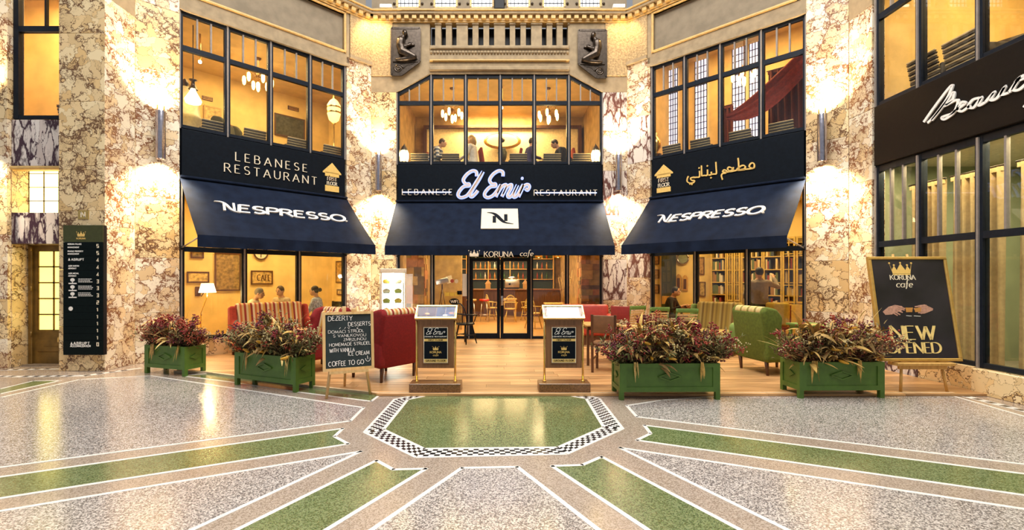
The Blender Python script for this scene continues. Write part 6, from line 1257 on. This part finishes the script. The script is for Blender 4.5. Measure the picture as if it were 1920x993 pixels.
# middle stage wall: lit niche, gold dish lamp, vase
x0, x1, zt = C.px(800, dep=3.4), C.px(1084, dep=3.4), C.z(936, 240, 3.4)
T = Thing('wall_niche', 'lit cream niche across the back of the middle upper room', None, C, (0, 3.4, ZU), kind='structure'); T.part('niche_back', MB().box(x0, 3.50, ZU, x1, 3.58, zt), mat('cream_niche', (.88, .72, .42), .7)); T.part('niche_frame', MB().box(x0 - .1, 3.36, ZU, x0, 3.58, zt + .08).box(x1, 3.36, ZU, x1 + .1, 3.58, zt + .08).box(x0, 3.36, zt, x1, 3.58, zt + .08), mat_dwood)
light('AREA', 'niche_wash', C.w(0, 3.1, zt + .25), 95, (1, .76, .36), 2.2, target=C.w(0, 3.5, zt - .6), sy=.2)
x, z = C.px(942, 263, 3.2); T = Thing('dish_lamp', 'large gold oval dish lamp in the middle upper room', 'lamp', C, (x, 3.25, z - .25)); T.part('dish', MB().ball((x, 3.3, z), (.60, .10, .26), 24, 10), mat('gold_dish', (.75, .45, .10), .3, .6)); T.part('dish_glow', MB().ball((x, 3.24, z), (.50, .06, .19), 24, 10), mat('gold_glow', (.9, .6, .2), .4, emit=1.6, ecol=(1, .66, .2))); T.part('boss', MB().ball((x, 3.17, z), (.08, .05, .08), 10, 6), mat_bronze); T.part('wall_mount', MB().cyl((x, 3.35, z), (x, 3.5, z), .05, 10), mat_bronze)
x = C.px(942, dep=2.4); T = Thing('vase', 'dark vase on a stand below the gold dish lamp', 'vase', C, (x, 2.4, ZU)); T.part('stand', MB().box(x - .14, 2.26, ZU, x + .14, 2.54, ZU + .95), mat_dwood); T.part('vase_body', MB().lathe([(0, 0), (.07, 0), (.13, .16), (.15, .30), (.10, .38), (.11, .42), (.09, .42), (0, .38)], 16, (x, 2.4, ZU + .95)), mat('vase_glaze', (.07, .08, .06), .3))
def red_chair(fr, label):
    T = Thing('red_side_chair', label, 'chair', fr, group='red upholstered chairs upstairs'); rd = mat('red_upholstery', (.30, .035, .012), .8); soft(T.part('seat', MB().box(-.23, -.24, .40, .23, .22, .49), rd), .03); soft(T.part('backrest', MB().prismx([(.18, .46), (.26, .46), (.36, 1.10), (.28, 1.12)], -.20, .20), rd), .03, 3)
    for sx_ in (-1, 1):
        for sy_ in (-1, 1): T.part('leg', MB().cyl((sx_ * .19, sy_ * .19, 0), (sx_ * .18, sy_ * .18, .41), .018, 6), mat_dwood)
    return T.o
r0 = red_chair(C.at(C.px(782, dep=1.9), 2.0, ZU, -PI / 2), 'red chair at the left end of the middle upper room'); 
for p_, ro, nm in ((921, PI / 2 + .2, 'red chair beside the person in the white coat'), (956, -PI / 2, 'red chair left of the person in blue'), (1095, PI / 2, 'red chair at the right end of the middle upper room')): copy_tree(r0, fr=C.at(C.px(p_, dep=1.5), 1.55, ZU, ro), label=nm)
for p_, w_, nm in ((843, .55, 'left'), (1026, .5, 'right')): table(C.at(C.px(p_, dep=1.6), 1.62, ZU), w_, .6, .74, 'dark dining table at the %s of the middle upper room' % nm)
# left upper room
def vent(p0, p1, y0, y1, nm):
    x0, x1 = L.px(p0, dep=3.28), L.px(p1, dep=3.28); z0, z1 = L.z((p0 + p1) / 2, y1, 3.28), L.z((p0 + p1) / 2, y0, 3.28); T = Thing('air_vent', nm, 'vent', L, ((x0 + x1) / 2, 3.27, z0)); T.part('frame', MB().box(x0, 3.27, z0, x1, 3.298, z1), mat_dwood)
    for i in range(3): T.part('slat', MB().box(x0 + .02, 3.255, z0 + (z1 - z0) * (i + .25) / 3, x1 - .02, 3.27, z0 + (z1 - z0) * (i + .55) / 3), mat_honey)
vent(379, 399, 181, 188, 'wall vent left in the left upper room'); vent(540, 560, 200, 207, 'wall vent above the dark picture in the left upper room')
framed(L, 514, 218, 571, 258, 3.28, 'wide dark glossy picture in the left upper room', (.05, .05, .03), 'framed_picture', 'picture'); framed(L, 382, 200, 415, 232, 3.28, 'gold framed mirror in the left upper room', (.62, .44, .18), 'framed_mirror', 'mirror', mat_gilt)
x, dp = L.px(362, dep=.9), .9; z = L.z(362, 186, .9); T = Thing('hanging_lantern', 'stained glass hanging lantern at the left of the left upper room', 'lantern', L, (x, dp, z)); T.part('glass_body', MB().lathe([(.04, .22), (.07, .14), (.16, -.02), (.14, -.08), (.0, -.1)], 10, (x, dp, z)), mat('lantern_glass', (1, .8, .4))); T.part('cap', MB().lathe([(.09, .2), (.05, .28), (.03, .36), (.08, .4), (0, .42)], 10, (x, dp, z)), mat_bronze); T.part('chain', MB().cyl((x, dp, z + .4), (x, dp, ZCU), .01, 6), mat_bronze)
x = L.px(356, dep=1.3) + .15; T = Thing('tiled_stove', 'pale rounded stove at the left edge of the left upper room', 'stove', L, (x - .2, 1.4, ZU)); T.part('drum', MB().lathe([(.30, 0), (.30, .9), (.33, .94), (.29, 1.0), (.24, 1.35), (.27, 1.40), (.12, 1.6), (0, 1.62)], 20, (x - .2, 1.5, ZU)), mat('stove_tile', (.62, .56, .36), .4)); T.part('finial', MB().lathe([(.05, 1.6), (.09, 1.68), (.05, 1.76), (0, 1.8)], 12, (x - .2, 1.5, ZU)), mat_bronze)
x, dp = L.px(626, dep=.55), .55; T = Thing('floor_lantern', 'tall brass floor lantern at the right of the left upper room', 'lamp', L, (x, dp, ZU)); zc = L.z(626, 208, dp); T.part('pole', MB().lathe([(.13, 0), (.12, .03), (.03, .08), (.02, .5), (.05, .55), (.02, .6), (.02, zc - ZU - .35), (.05, zc - ZU - .3), (0, zc - ZU - .28)], 12, (x, dp, ZU)), mat_brass)
T.part('pierced_globe', MB().lathe([(.03, -.30), (.12, -.22), (.16, -.06), (.13, -.02), (.16, .02), (.16, .14), (.10, .24), (.03, .30)], 14, (x, dp, zc)), mat('globe_glow', (1, .78, .4), .4, emit=1.4, ecol=(1, .7, .25)));
T.part('globe_bands', MB().lathe([(.165, -.07), (.172, -.05), (.165, -.03)], 14, (x, dp, zc)).lathe([(.165, .06), (.172, .08), (.165, .10)], 14, (x, dp, zc)), mat_brass); T.part('finial', MB().lathe([(.03, .30), (.02, .36), (0, .42)], 10, (x, dp, zc)), mat_brass)
soft_chair = wing_chair(L.at(L.px(452, dep=1.5), 1.6, ZU, .8), 'dark wing armchair in the left upper room', mat('dark_olive_fabric', (.05, .05, .025), .8), mat('dark_olive_fabric', (.05, .05, .025), .8), mat_dwood, hb=1.15); table(L.at(L.px(522, dep=2.2), 2.2, ZU), .8, .6, .85, 'dark dining table in the left upper room')
# right upper room: glowing leaded panels imitate reflections in the window glass, red drape
for i, (p0, p1) in enumerate(((1228, 1246), (1252, 1269), (1302, 1324), (1372, 1396), (1404, 1426))):
    a, b = R.px(p0, dep=3.2), R.px(p1, dep=3.2); NW[0] += 1; T = Thing('window_%d' % NW[0], 'tall violet-white leaded panel imitating a reflected window in the right upper room', None, R, ((a + b) / 2, 3.2, 4.6), kind='structure'); T.part('pane', MB().box(a, 3.26, 4.6, b, 3.28, 7.85), mat('violet_reflection_glow', (.72, .70, .85), .3, var=.35, scale=12, emit=1.1, ecol=(.74, .72, .95)))
    for j in range(5): T.part('leading', MB().box(a + (b - a) * j / 4 - .008, 3.235, 4.6, a + (b - a) * j / 4 + .008, 3.26, 7.85), mat_frame)
    for j in range(18): T.part('leading', MB().box(a, 3.235, 4.6 + j * .18, b, 3.26, 4.612 + j * .18), mat_frame)
def drape(name, fr, xa, xb, y, z0, z1, label, mt, waves=8, amp=.05, gather=None):
    n = waves * 8; vs = []
    for j in range(7):
        v = j / 6
        for i in range(n + 1):
            u = i / n; x = xa + (xb - xa) * (u if not gather else gather(u, v)); vs.append((x, y + amp * math.sin(u * waves * 2 * PI + v * .8) * (.7 + .3 * v), z0 + (z1 - z0) * v))
    k = len(vs); vs += [(a, b + .012, c) for a, b, c in vs]; nn = n + 1
    fs = [(j * nn + i, j * nn + i + 1, (j + 1) * nn + i + 1, (j + 1) * nn + i) for j in range(6) for i in range(n)]; fs += [tuple(q_ + k for q_ in f[::-1]) for f in fs]
    T = Thing(name, label, 'curtain', fr, ((xa + xb) / 2, y, z0)); T.part('cloth', MB().add(vs, fs, True), mt); T.part('heading_tape', MB().box(xa, y - amp * .4, z1 - .06, xb, y + amp * .4, z1), mt); T.part('curtain_rod', MB().tube([(xa - .03, y, z1 + .02), (xb + .03, y, z1 + .02)], .014, 8), mat_bronze); return T
redd = mat('red_drape', (.30, .030, .012), .7, var=.3); drape('drape', R, R.px(1440, dep=1.6), R.px(1530, dep=1.6), 1.6, ZU + .1, 6.3, 'deep red drape at the right of the right upper room', mat('maroon_drape', (.12, .02, .015), .8), 7, .06); drape('drape', R, R.px(1352, dep=2.6), R.px(1374, dep=2.6), 2.6, ZU + .1, 6.1, 'narrow maroon drape beside the leaded reflection panels upstairs', mat('maroon_drape', (.12, .02, .015), .8), 3, .05)
T = Thing('swagged_cloth', 'bright red cloth swagged below the ceiling of the right upper room', 'cloth', R, (R.px(1450, dep=1.2), 1.2, 5.4)); m = MB(); vs = []; xa, xb = R.px(1362, dep=1.2), R.px(1512, dep=1.2)
for j in range(9):
    v = j / 8
    for i in range(21): u = i / 20; vs.append((xa + (xb - xa) * u, 1.2 + .05 * math.sin(v * 19), 5.35 + .85 * u ** 1.3 + (v - .5) * (.12 + .5 * u) - .25 * math.sin(PI * u) * (1 - v)))
k = len(vs); vs += [(a, b + .012, c) for a, b, c in vs]; fs = [(j * 21 + i, j * 21 + i + 1, (j + 1) * 21 + i + 1, (j + 1) * 21 + i) for j in range(8) for i in range(20)]; fs += [tuple(q_ + k for q_ in f[::-1]) for f in fs]; T.part('cloth', m.add(vs, fs, True), redd); T.part('ceiling_cord', MB().cyl((xb - .05, 1.2, 6.2), (xb - .05, 1.2, 7.9), .01, 6), mat_bronze)
x, dp = R.px(1230, dep=.5), .5; T = Thing('samovar', 'brass samovar on a stand at the left of the right upper room', 'samovar', R, (x, dp, ZU)); T.part('stand', MB().lathe([(.14, 0), (.05, .05), (.04, .5), (.14, .55), (0, .56)], 12, (x, dp, ZU)), mat_dwood); T.part('body', MB().lathe([(.06, .56), (.05, .62), (.12, .72), (.13, .86), (.07, .95), (.03, 1.0), (.05, 1.06), (0, 1.1)], 14, (x, dp, ZU)), mat_brass)
# east upper room and shop
table(ES.at(ex(5.85), 1.55, ZU), 1.3, .7, .98, 'long dark table in the upper right room', mat_black, mat_black); soft(solo('armchair', MB().prismx([(-.3, 0), (.3, 0), (.36, 1.25), (.2, 1.28), (.05, .5), (-.3, .5)], -.3, .3), mat('dark_leather', (.03, .018, .012), .4), 'dark leather chair by the second pane of the upper right window', 'armchair', ES.at(ex(7.2), 1.6, ZU, .5)), .04)
cur = mat('beige_curtain', (.54, .38, .19), .85, var=.12); drape('curtain', ES, ex(7.7), ex(7.12), .42, .105, 3.02, 'beige curtain at the first pane of the shop window', cur, 5, .045); drape('curtain', ES, ex(7.0), ex(6.28), .42, .105, 3.02, 'beige curtain behind the poster at the second pane of the shop window', cur, 6, .045); drape('curtain', ES, ex(6.1), ex(5.86), .42, .105, 3.02, 'narrow beige curtain at the near pane of the shop window', cur, 2, .05)
T = Thing('treatment_couch', 'padded treatment couch behind the near shop window', 'couch', ES.at(ex(5.1), .95, .1)); T.part('frame', MB().box(-.75, -.3, 0, .75, .35, .42), mat_black); soft(T.part('cream_cover', MB().box(-.80, -.36, .36, .80, .40, .56), mat('cream_cover', (.62, .56, .36), .8)), .06); soft(T.part('blue_mattress', MB().box(-.76, -.34, .60, .76, .38, .86), mat('blue_vinyl', (.25, .36, .42), .3)), .05); T.part('dark_tray', MB().box(-.72, -.3, .55, .72, .34, .61), mat_black)
soft(solo('towel', MB().rbox((0, 0, .07), (.9, .5, .14), bev=.05), mat('white_towel', (.75, .78, .74), .9), 'folded white towel on the treatment couch', 'towel', ES.at(ex(5.3), .95, .962)), .01)
T = Thing('storage_cabinet', 'pale green cabinet inside the shop on the right', 'cabinet', ES, (ex(4.6), 2.6, .1)); T.part('body', MB().box(ex(5.6), 2.5, .1, ex(3.6), 2.88, 3.0), mat('pale_green_lacquer', (.30, .40, .26), .4)); 
for i in range(3): T.part('door', MB().cbox(ex(5.58) + i * .66, 2.47, .2, ex(5.58) + .63 + i * .66, 2.5, 2.9, .01), mat('pale_green_lacquer', (.30, .40, .26), .4))
T.part('screen', MB().box(ex(4.9), 2.44, 1.45, ex(4.5), 2.47, 1.75), mat('teal_screen', (.2, .6, .5), .3, emit=.8))
# ------------------------------------------------------------------ people
def remesh(o, v):
    m = o.modifiers.new('one_surface', 'REMESH'); m.mode = 'VOXEL'; m.voxel_size = v; m.use_smooth_shade = True
    s = o.modifiers.new('relax', 'SMOOTH'); s.factor = .5; s.iterations = 4
def chain(m, pts, rs, flat=1.0, seg=10):
    m.tube(pts, rs, seg, flat=flat)
    for p, r in zip(pts, rs): m.ball(p, r if flat == 1 else (r * flat, r, r), 10, 6)
def person(fr, label, shirt, trousers, hair, seated=True, rise=0, lean=.15, yaw=0, nod=0, hands=((-.2, -.38, .72), (.2, -.38, .72)), hairstyle='short', scale=1.0, stripes_=None, jacket=False):
    """faces local -y; hands in local metres"""
    T = Thing('person', label, 'person', fr); hz = .52 + rise if seated else .94; V = Vector
    hip = V((0, 0, hz)); up = V((0, -math.sin(lean), math.cos(lean)))
    sp = [hip, hip + up * .16, hip + up * .34, hip + up * .47]; sh = hip + up * .46; neck = hip + up * .56; hc = hip + up * .68 + V((0, -.03, 0))
    Rz = Matrix.Rotation(yaw, 3, 'Z') @ Matrix.Rotation(nod, 3, 'X')
    body, top, leg = MB(), MB(), MB()
    body.tube(sp + [neck], [.10, .095, .105, .10, .05], 12, flat=1.4); chain(body, [neck - up * .05, neck + up * .06], [.052, .05])
    hd = lambda x, y, z: hc + Rz @ V((x, y, z))
    body.ball(hc, (.076, .095, .115), 16, 12, Rz); body.ball(hd(0, -.035, -.055), (.058, .06, .06), 12, 8, Rz); body.ball(hd(0, -.098, -.012), (.015, .022, .026), 8, 6, Rz); body.ball(hd(0, -.088, -.062), (.026, .014, .010), 8, 5, Rz)
    for s in (-1, 1): body.ball(hd(s * .078, .008, -.008), (.012, .022, .032), 8, 6, Rz)
    top.tube(sp + [hip + up * .53], [.135, .125, .135, .125, .075], 14, flat=1.38); top.ball(hip + up * .02, (.185, .14, .1), 12, 8)
    for s, h in zip((-1, 1), hands):
        s0 = sh + V((s * .175, 0, 0)); h = V(h); d = h - s0
        if d.length > .56: h = s0 + d.normalized() * .56; d = h - s0
        drop_ = math.sqrt(max(.001, .285 ** 2 - (d.length / 2) ** 2)); e = s0 + d * .5 + (V((s * .55, .25, -.8)) - d.normalized() * V((s * .55, .25, -.8)).dot(d.normalized())).normalized() * drop_
        chain(body, [s0, e, h], [.045, .038, .026]); chain(top, [s0 - V((s * .03, 0, .01)), s0, e, e.lerp(h, .85 if jacket else .7)], [.085, .068, .052, .042])
        dr = (h - e).normalized(); sd = dr.cross(V((0, 0, 1))).normalized(); dn = sd.cross(dr).normalized() * -1
        pm = h + dr * .045; body.tube([h, h + dr * .04, h + dr * .085], [.024, .038, .036], 10, flat=.5)
        for k, (o_, l_) in enumerate(((-.030, .062), (-.010, .074), (.010, .070), (.029, .055))):
            a = h + dr * .082 + sd * o_; chain(body, [a, a + dr * l_ * .5 + dn * .006, a + dr * l_ * .85 + dn * .026], [.0095, .0088, .0075], seg=6)
        a = h + dr * .03 - sd * s * .035; chain(body, [a, a - sd * s * .022 + dr * .026, a - sd * s * .026 + dr * .056 + dn * .01], [.011, .0095, .008], seg=6)
    for s in (-1, 1):
        h0 = hip + V((s * .095, 0, -.02))
        kn, an = (V((s * .13, -.44, .50 + rise)), V((s * .13, -.40, .09))) if seated else (V((s * .10, -.02, .49)), V((s * .11, .01, .09)))
        chain(body, [h0, kn, an], [.075, .052, .036]); chain(leg, [h0, h0.lerp(kn, .5), kn, an.lerp(kn, .5), an + V((0, 0, .02))], [.105, .095, .072, .066, .056])
        sm_ = MB(); sm_.ball(an + V((0, -.055, -.048)), (.045, .13, .042), 12, 8); T.part('shoe', sm_, mat_black)
    leg.ball(hip, (.175, .135, .12), 12, 8)
    b = T.part('body', body, mat_skin); remesh(b, .0085)
    t = T.part('jacket' if jacket else 'shirt', top, shirt); remesh(t, .014); l = T.part('trousers', leg, trousers); remesh(l, .016)
    hm = MB(); hm.ball(hd(0, .018, .028), (.086, .098, .105), 16, 10, Rz)
    if hairstyle == 'bun': hm.ball(hd(0, .13, .03), (.05, .05, .05), 10, 8, Rz)
    if hairstyle == 'long': hm.tube([hd(0, .05, .04), hd(0, .085, -.08), hd(0, .09, -.20)], [.085, .085, .05], 12, flat=1.1); hm.ball(hd(0, .05, -.05), (.092, .075, .12), 12, 8, Rz)
    # keep the face clear: hair ends at the brow
    q = MB(); hh = T.part('hair', hm, hair); bmh = bmesh.new(); bmh.from_mesh(hh.data); n_ = Rz @ V((0, -.85, -.55)); co = hd(0, -.052, .030)
    bmesh.ops.bisect_plane(bmh, geom=bmh.verts[:] + bmh.edges[:] + bmh.faces[:], plane_co=co, plane_no=n_, clear_outer=True); bmh.to_mesh(hh.data); bmh.free()
    ey = MB(); [ey.ball(hd(s * .032, -.088, .012), (.012, .008, .008), 8, 5, Rz) for s in (-1, 1)]; T.part('eyes', ey, mat_black); br = MB(); [br.ball(hd(s * .034, -.090, .034), (.018, .006, .005), 8, 4, Rz) for s in (-1, 1)]; T.part('eyebrows', br, hair)
    T.part('mouth', MB().ball(hd(0, -.098, -.062), (.022, .005, .005), 8, 4, Rz), mat('lips', (.35, .12, .09), .5))
    if not seated: pass
    return T
c_ = lambda n, c, **k: mat(n, c, .85, **k)
jeans, dark = c_('dark_trousers', (.03, .035, .05)), c_('black_cloth', (.012, .012, .014)); brown = mat('brown_hair', (.07, .035, .015), .6); blond = mat('blond_hair', (.34, .20, .07), .6); greyh = mat('grey_hair', (.20, .17, .14), .6)
def seat_for(fr, label, rise=0):
    T = Thing('plain_stool', label, 'stool', fr); T.part('seat', MB().lathe([(0, .355 + rise), (.19, .355 + rise), (.20, .385 + rise), (0, .395 + rise)], 16), mat_dwood)
    for i in range(4): a = PI / 4 + i * PI / 2; T.part('leg', MB().tube([(.17 * math.cos(a), .17 * math.sin(a), 0), (.13 * math.cos(a), .13 * math.sin(a), .356 + rise)], .015, 6), mat_dwood)
def sit(px, d, z, rot, label, stool, **k):
    x, y = W(px, d); person(Frame((x, y, z), rot), label, seated=True, **k); f = Frame((x, y, z), rot); seat_for(f.at(0, .04, 0), stool, k.get('rise', 0))
# left café room: two men at a table and a woman
sit(463, 10.55, TZ, PI / 2 + .2, 'man in a pale shirt seen in profile behind the left café window', 'stool under the man seen in profile', shirt=c_('pale_shirt', (.70, .60, .42)), trousers=jeans, hair=greyh, lean=.35, nod=.25, hands=((-.15, -.42, .80), (.15, -.42, .80)))
sit(531, 11.45, TZ, -.25, 'man in a light polo shirt facing the hall behind the left café window', 'stool under the man in the polo shirt', shirt=c_('beige_polo', (.55, .44, .28)), trousers=jeans, hair=brown, lean=.12, nod=.15, hands=((-.12, -.40, .80), (.14, -.36, .80)))
sit(597, 11.35, TZ, -PI / 2 + .1, 'woman with a hair bun and patterned blouse looking left', 'stool under the woman with the bun', shirt=c_('patterned_blouse', (.45, .50, .58), var=.6, scale=30), trousers=dark, hair=mat_hair, lean=.1, hands=((-.15, -.36, .74), (.12, -.40, .76)), hairstyle='bun')
# right café room
x, y = W(1424, 10.35); person(Frame((x, y, TZ), PI - .35), 'man in a grey sweater standing with his back turned, reaching to a shelf', c_('grey_sweater', (.34, .28, .22)), c_('dark_green_trousers', (.03, .035, .025)), mat_hair, seated=False, lean=.05, hands=((-.34, -.36, 1.52), (.20, -.12, .90)), yaw=.3, jacket=True)
sit(1250, 12.1, TZ, PI / 2 - .6, 'person in dark clothes seated at the left pane of the right café window', 'stool under the person in dark clothes', shirt=c_('black_cloth', (.012, .012, .014)), trousers=jeans, hair=mat_hair, lean=.3, hands=((-.2, -.45, .82), (.2, -.5, .80)))
# upstairs
stp = stripes('blue_white_stripes', [(.60, .58, .52), (.07, .10, .16)], 9, 2)
sit(806, 12.92, ZU, PI / 2, 'person in a blue and white striped top leaning over the upper left table', 'stool under the person in stripes', rise=.09, shirt=stp, trousers=dark, hair=brown, lean=.5, nod=.2, hands=((-.15, -.50, .80), (.15, -.50, .80)))
sit(888, 12.92, ZU, -PI / 2 - .3, 'person with long blond hair in a white padded coat upstairs', 'stool under the person in the white coat', rise=.11, shirt=c_('white_coat', (.72, .68, .60)), trousers=c_('grey_trousers', (.2, .2, .2)), hair=blond, lean=.08, hands=((-.15, -.36, .74), (.15, -.36, .74)), hairstyle='long', jacket=True)
sit(988, 12.95, ZU, PI / 2 + .2, 'person in a blue top seated right of the gold dish lamp', 'stool under the person in blue', rise=.06, shirt=c_('violet_blue_top', (.06, .05, .12)), trousers=dark, hair=mat_hair, lean=.2, hands=((-.15, -.4, .76), (.15, -.4, .76)))
sit(1066, 12.92, ZU, -PI / 2, 'person in black bending over the right table upstairs', 'stool under the person in black', rise=.08, shirt=dark, trousers=dark, hair=mat_hair, lean=.55, nod=.5, hands=((-.12, -.48, .80), (.12, -.48, .80)), jacket=True)
# ------------------------------------------------------------------ dried flower arrangements
husk = [mat('husk_%d' % i, c, .75, var=.25, scale=30) for i, c in enumerate(((.58, .36, .09), (.44, .27, .08), (.68, .48, .17), (.34, .21, .07)))]
leafm = [mat('dry_leaf_%d' % i, c, .8, var=.3, scale=40) for i, c in enumerate(((.11, .075, .028), (.22, .16, .055), (.11, .12, .035), (.28, .10, .04)))]
berm = [mat('berry_%d' % i, c, .5, var=.2, scale=60) for i, c in enumerate(((.24, .012, .016), (.34, .05, .02), (.14, .012, .03), (.55, .46, .22)))]
twig = mat('dry_twig', (.12, .06, .025), .9)
def blade(m, p, d, ln, w, droop, rr, n=5):
    """a curved, folded leaf blade starting at p along d"""
    d = d.normalized(); s = d.cross(Vector((0, 0, 1)))
    s = s.normalized() if s.length > .01 else Vector((1, 0, 0)); b = len(m.v); tw = rr.uniform(-.6, .6); q = Vector(p)
    for i in range(n + 1):
        t = i / n; wd = w * math.sin(PI * (.12 + .88 * t) ** .8) * .5 + .0008; ss = (Matrix.Rotation(tw * t * 2, 3, d) @ s) * wd; nn = ss.cross(d).normalized() * wd * .35
        m.v += [tuple(q - ss), tuple(q + nn), tuple(q + ss)]
        q = q + d * ln / n; d = (d + Vector((0, 0, -droop / n))).normalized()
    for i in range(n):
        for k in (0, 1): a = b + i * 3 + k; m.f.append([a, a + 1, a + 4, a + 3]); m.sm.append(True); m.mi.append(m.cur)
    return q
def arrangement(fr, wd, h, seed, label, reds, husks, tall, mix=(0, 1, 2)):
    rr = random.Random(seed); z0 = h - .055; dep = .36; hw = wd / 2 - .09; T = Thing('dried_flower_arrangement', label, 'dried flowers', fr, (0, dep / 2, z0), group='dried arrangements in the planters')
    pt = lambda: Vector((rr.uniform(-hw, hw), dep / 2 + rr.uniform(-.09, .09), z0))
    def out(p, sp=.7): return Vector((p.x / hw * .75 + rr.gauss(0, sp * .5), (p.y - dep / 2) * 3 + rr.gauss(-.12, sp * .45), 1)).normalized()
    tw, lf, br = MB(), [MB() for _ in leafm], [MB() for _ in berm]
    for i in range(int(250 * wd)):
        p = pt(); d = out(p); ln = rr.uniform(.22, tall) * (1 - .2 * abs(p.x / hw)); pts = [p + d * ln * t + Vector((rr.gauss(0, .012), rr.gauss(0, .012), -.10 * t * t * ln)) for t in (0, .35, .7, 1)]
        tw.tube(pts, [.005, .004, .003, .002], 4, False); k = rr.choice(mix); e = pts[-1]; kind = rr.random()
        for j in range(rr.randint(11, 19)):
            t = rr.uniform(.25, 1); q = p.lerp(e, t) + Vector((rr.gauss(0, .02), rr.gauss(0, .02), rr.gauss(0, .02)))
            blade(lf[k], q, (d + Vector((rr.gauss(0, .8), rr.gauss(0, .8), rr.gauss(0, .5)))), rr.uniform(.04, .09), rr.uniform(.014, .028), rr.uniform(0, 1), rr, 2)
        if kind < reds:
            kb = rr.choice((0, 0, 1, 2))
            for j in range(rr.randint(10, 22)): br[kb].ball(e + Vector((rr.gauss(0, .032), rr.gauss(0, .032), rr.gauss(0, .028))), rr.uniform(.008, .015), 5, 3)
        elif kind < reds + .22:
            for j in range(rr.randint(6, 12)): br[3].ball(e + Vector((rr.gauss(0, .03), rr.gauss(0, .03), rr.gauss(0, .025))), rr.uniform(.006, .012), 5, 3)
    for i in range(26):      # leaves spreading low over the rim
        p = pt(); blade(lf[rr.choice(mix)], p + Vector((0, 0, .05)), Vector((rr.gauss(0, 1), rr.gauss(-.3, 1), .5)), rr.uniform(.1, .2), .03, 1.2, rr, 4)
    for i in range(int(9 * wd * (.4 + reds * 1.4))):      # round flower heads
        c = pt() + Vector((rr.gauss(0, .03), rr.uniform(-.16, .0), rr.uniform(.10, tall * .75))); hm = MB(); R_ = rr.uniform(.04, .07)
        for j in range(46):
            v = Vector((rr.gauss(0, 1), rr.gauss(0, 1), rr.gauss(0, 1))).normalized() * R_ * rr.uniform(.75, 1); hm.ball(c + v, rr.uniform(.009, .016), 5, 3)
        T.part('flower_head', hm, berm[rr.choice((0, 0, 1, 2))], kind='stuff')
    T.part('twigs', tw, twig, kind='stuff')
    for k, m in enumerate(lf):
        if m.v: T.part('dry_leaves', m, leafm[k], kind='stuff')
    for k, m in enumerate(br):
        if m.v: T.part('berries', m, berm[k], kind='stuff')
    for i in range(husks):
        g0 = pt(); g0.z += rr.uniform(.02, .22 + tall * .35); g0.y = dep / 2 - rr.uniform(.0, .16) ; cl = MB(); n = rr.randint(3, 6); k = rr.randrange(4)
        for j in range(n): blade(cl, g0, Vector((rr.gauss(0, .8), rr.gauss(-.5, .5), rr.uniform(-.1, .9))), rr.uniform(.14, .34), rr.uniform(.03, .065), rr.uniform(.6, 2.0), rr, 6)
        T.part('corn_husk', cl, husk[k])
        if rr.random() < .28:
            d = Vector((rr.gauss(0, .6), -.6, rr.uniform(-.2, .5))).normalized(); m = MB(); q = g0 + Vector((0, -.03, 0)); m.tube([q + d * .12 * t for t in (0, .2, .6, .9, 1)], [.010, .02, .019, .011, .003], 8); T.part('corn_cob', m, mat('corn_yellow', (.70, .36, .03), .5, var=.3, scale=90))
    for i in range(husks // 2):  # long straw blades sticking out
        p = pt(); m = MB(); blade(m, p, out(p, 1.3), rr.uniform(.35, tall + .12), .014, rr.uniform(.2, 1.0), rr, 8); T.part('straw_blade', m, husk[rr.randrange(4)])
    for i in range(2):           # husks hanging over the front
        x = (rr.uniform(-hw, -.2), rr.uniform(.2, hw))[i]; m = MB()
        for j in range(4): blade(m, Vector((x + rr.gauss(0, .02), -.008, h + .02)), Vector((rr.gauss(0, .12), -.10, -.9)), rr.uniform(.14, .30), .028, .3, rr, 6)
        T.part('hanging_husk', m, husk[rr.randrange(3)])
spec = [(11, 'dried arrangement of red berries and twigs in the planter by the left pier', .50, 8, .62, (3, 0, 1)), (12, 'dried arrangement with a big hanging husk in the planter by the chalkboard', .14, 30, .70, (0, 1, 2)),
        (13, 'dried arrangement with red berries and corn in the planter right of the menu stand', .38, 34, .76, (0, 1, 2)), (14, 'dried arrangement with straw and yellow corn in the planter before the poster', .24, 52, .72, (0, 1, 3))]
for (fr, wd), h, (sd, lab, rd, hu, tall, mix) in zip(PLT, (.455, .465, .453, .457), spec): arrangement(fr, wd, h, sd, lab, rd, hu, tall, mix)
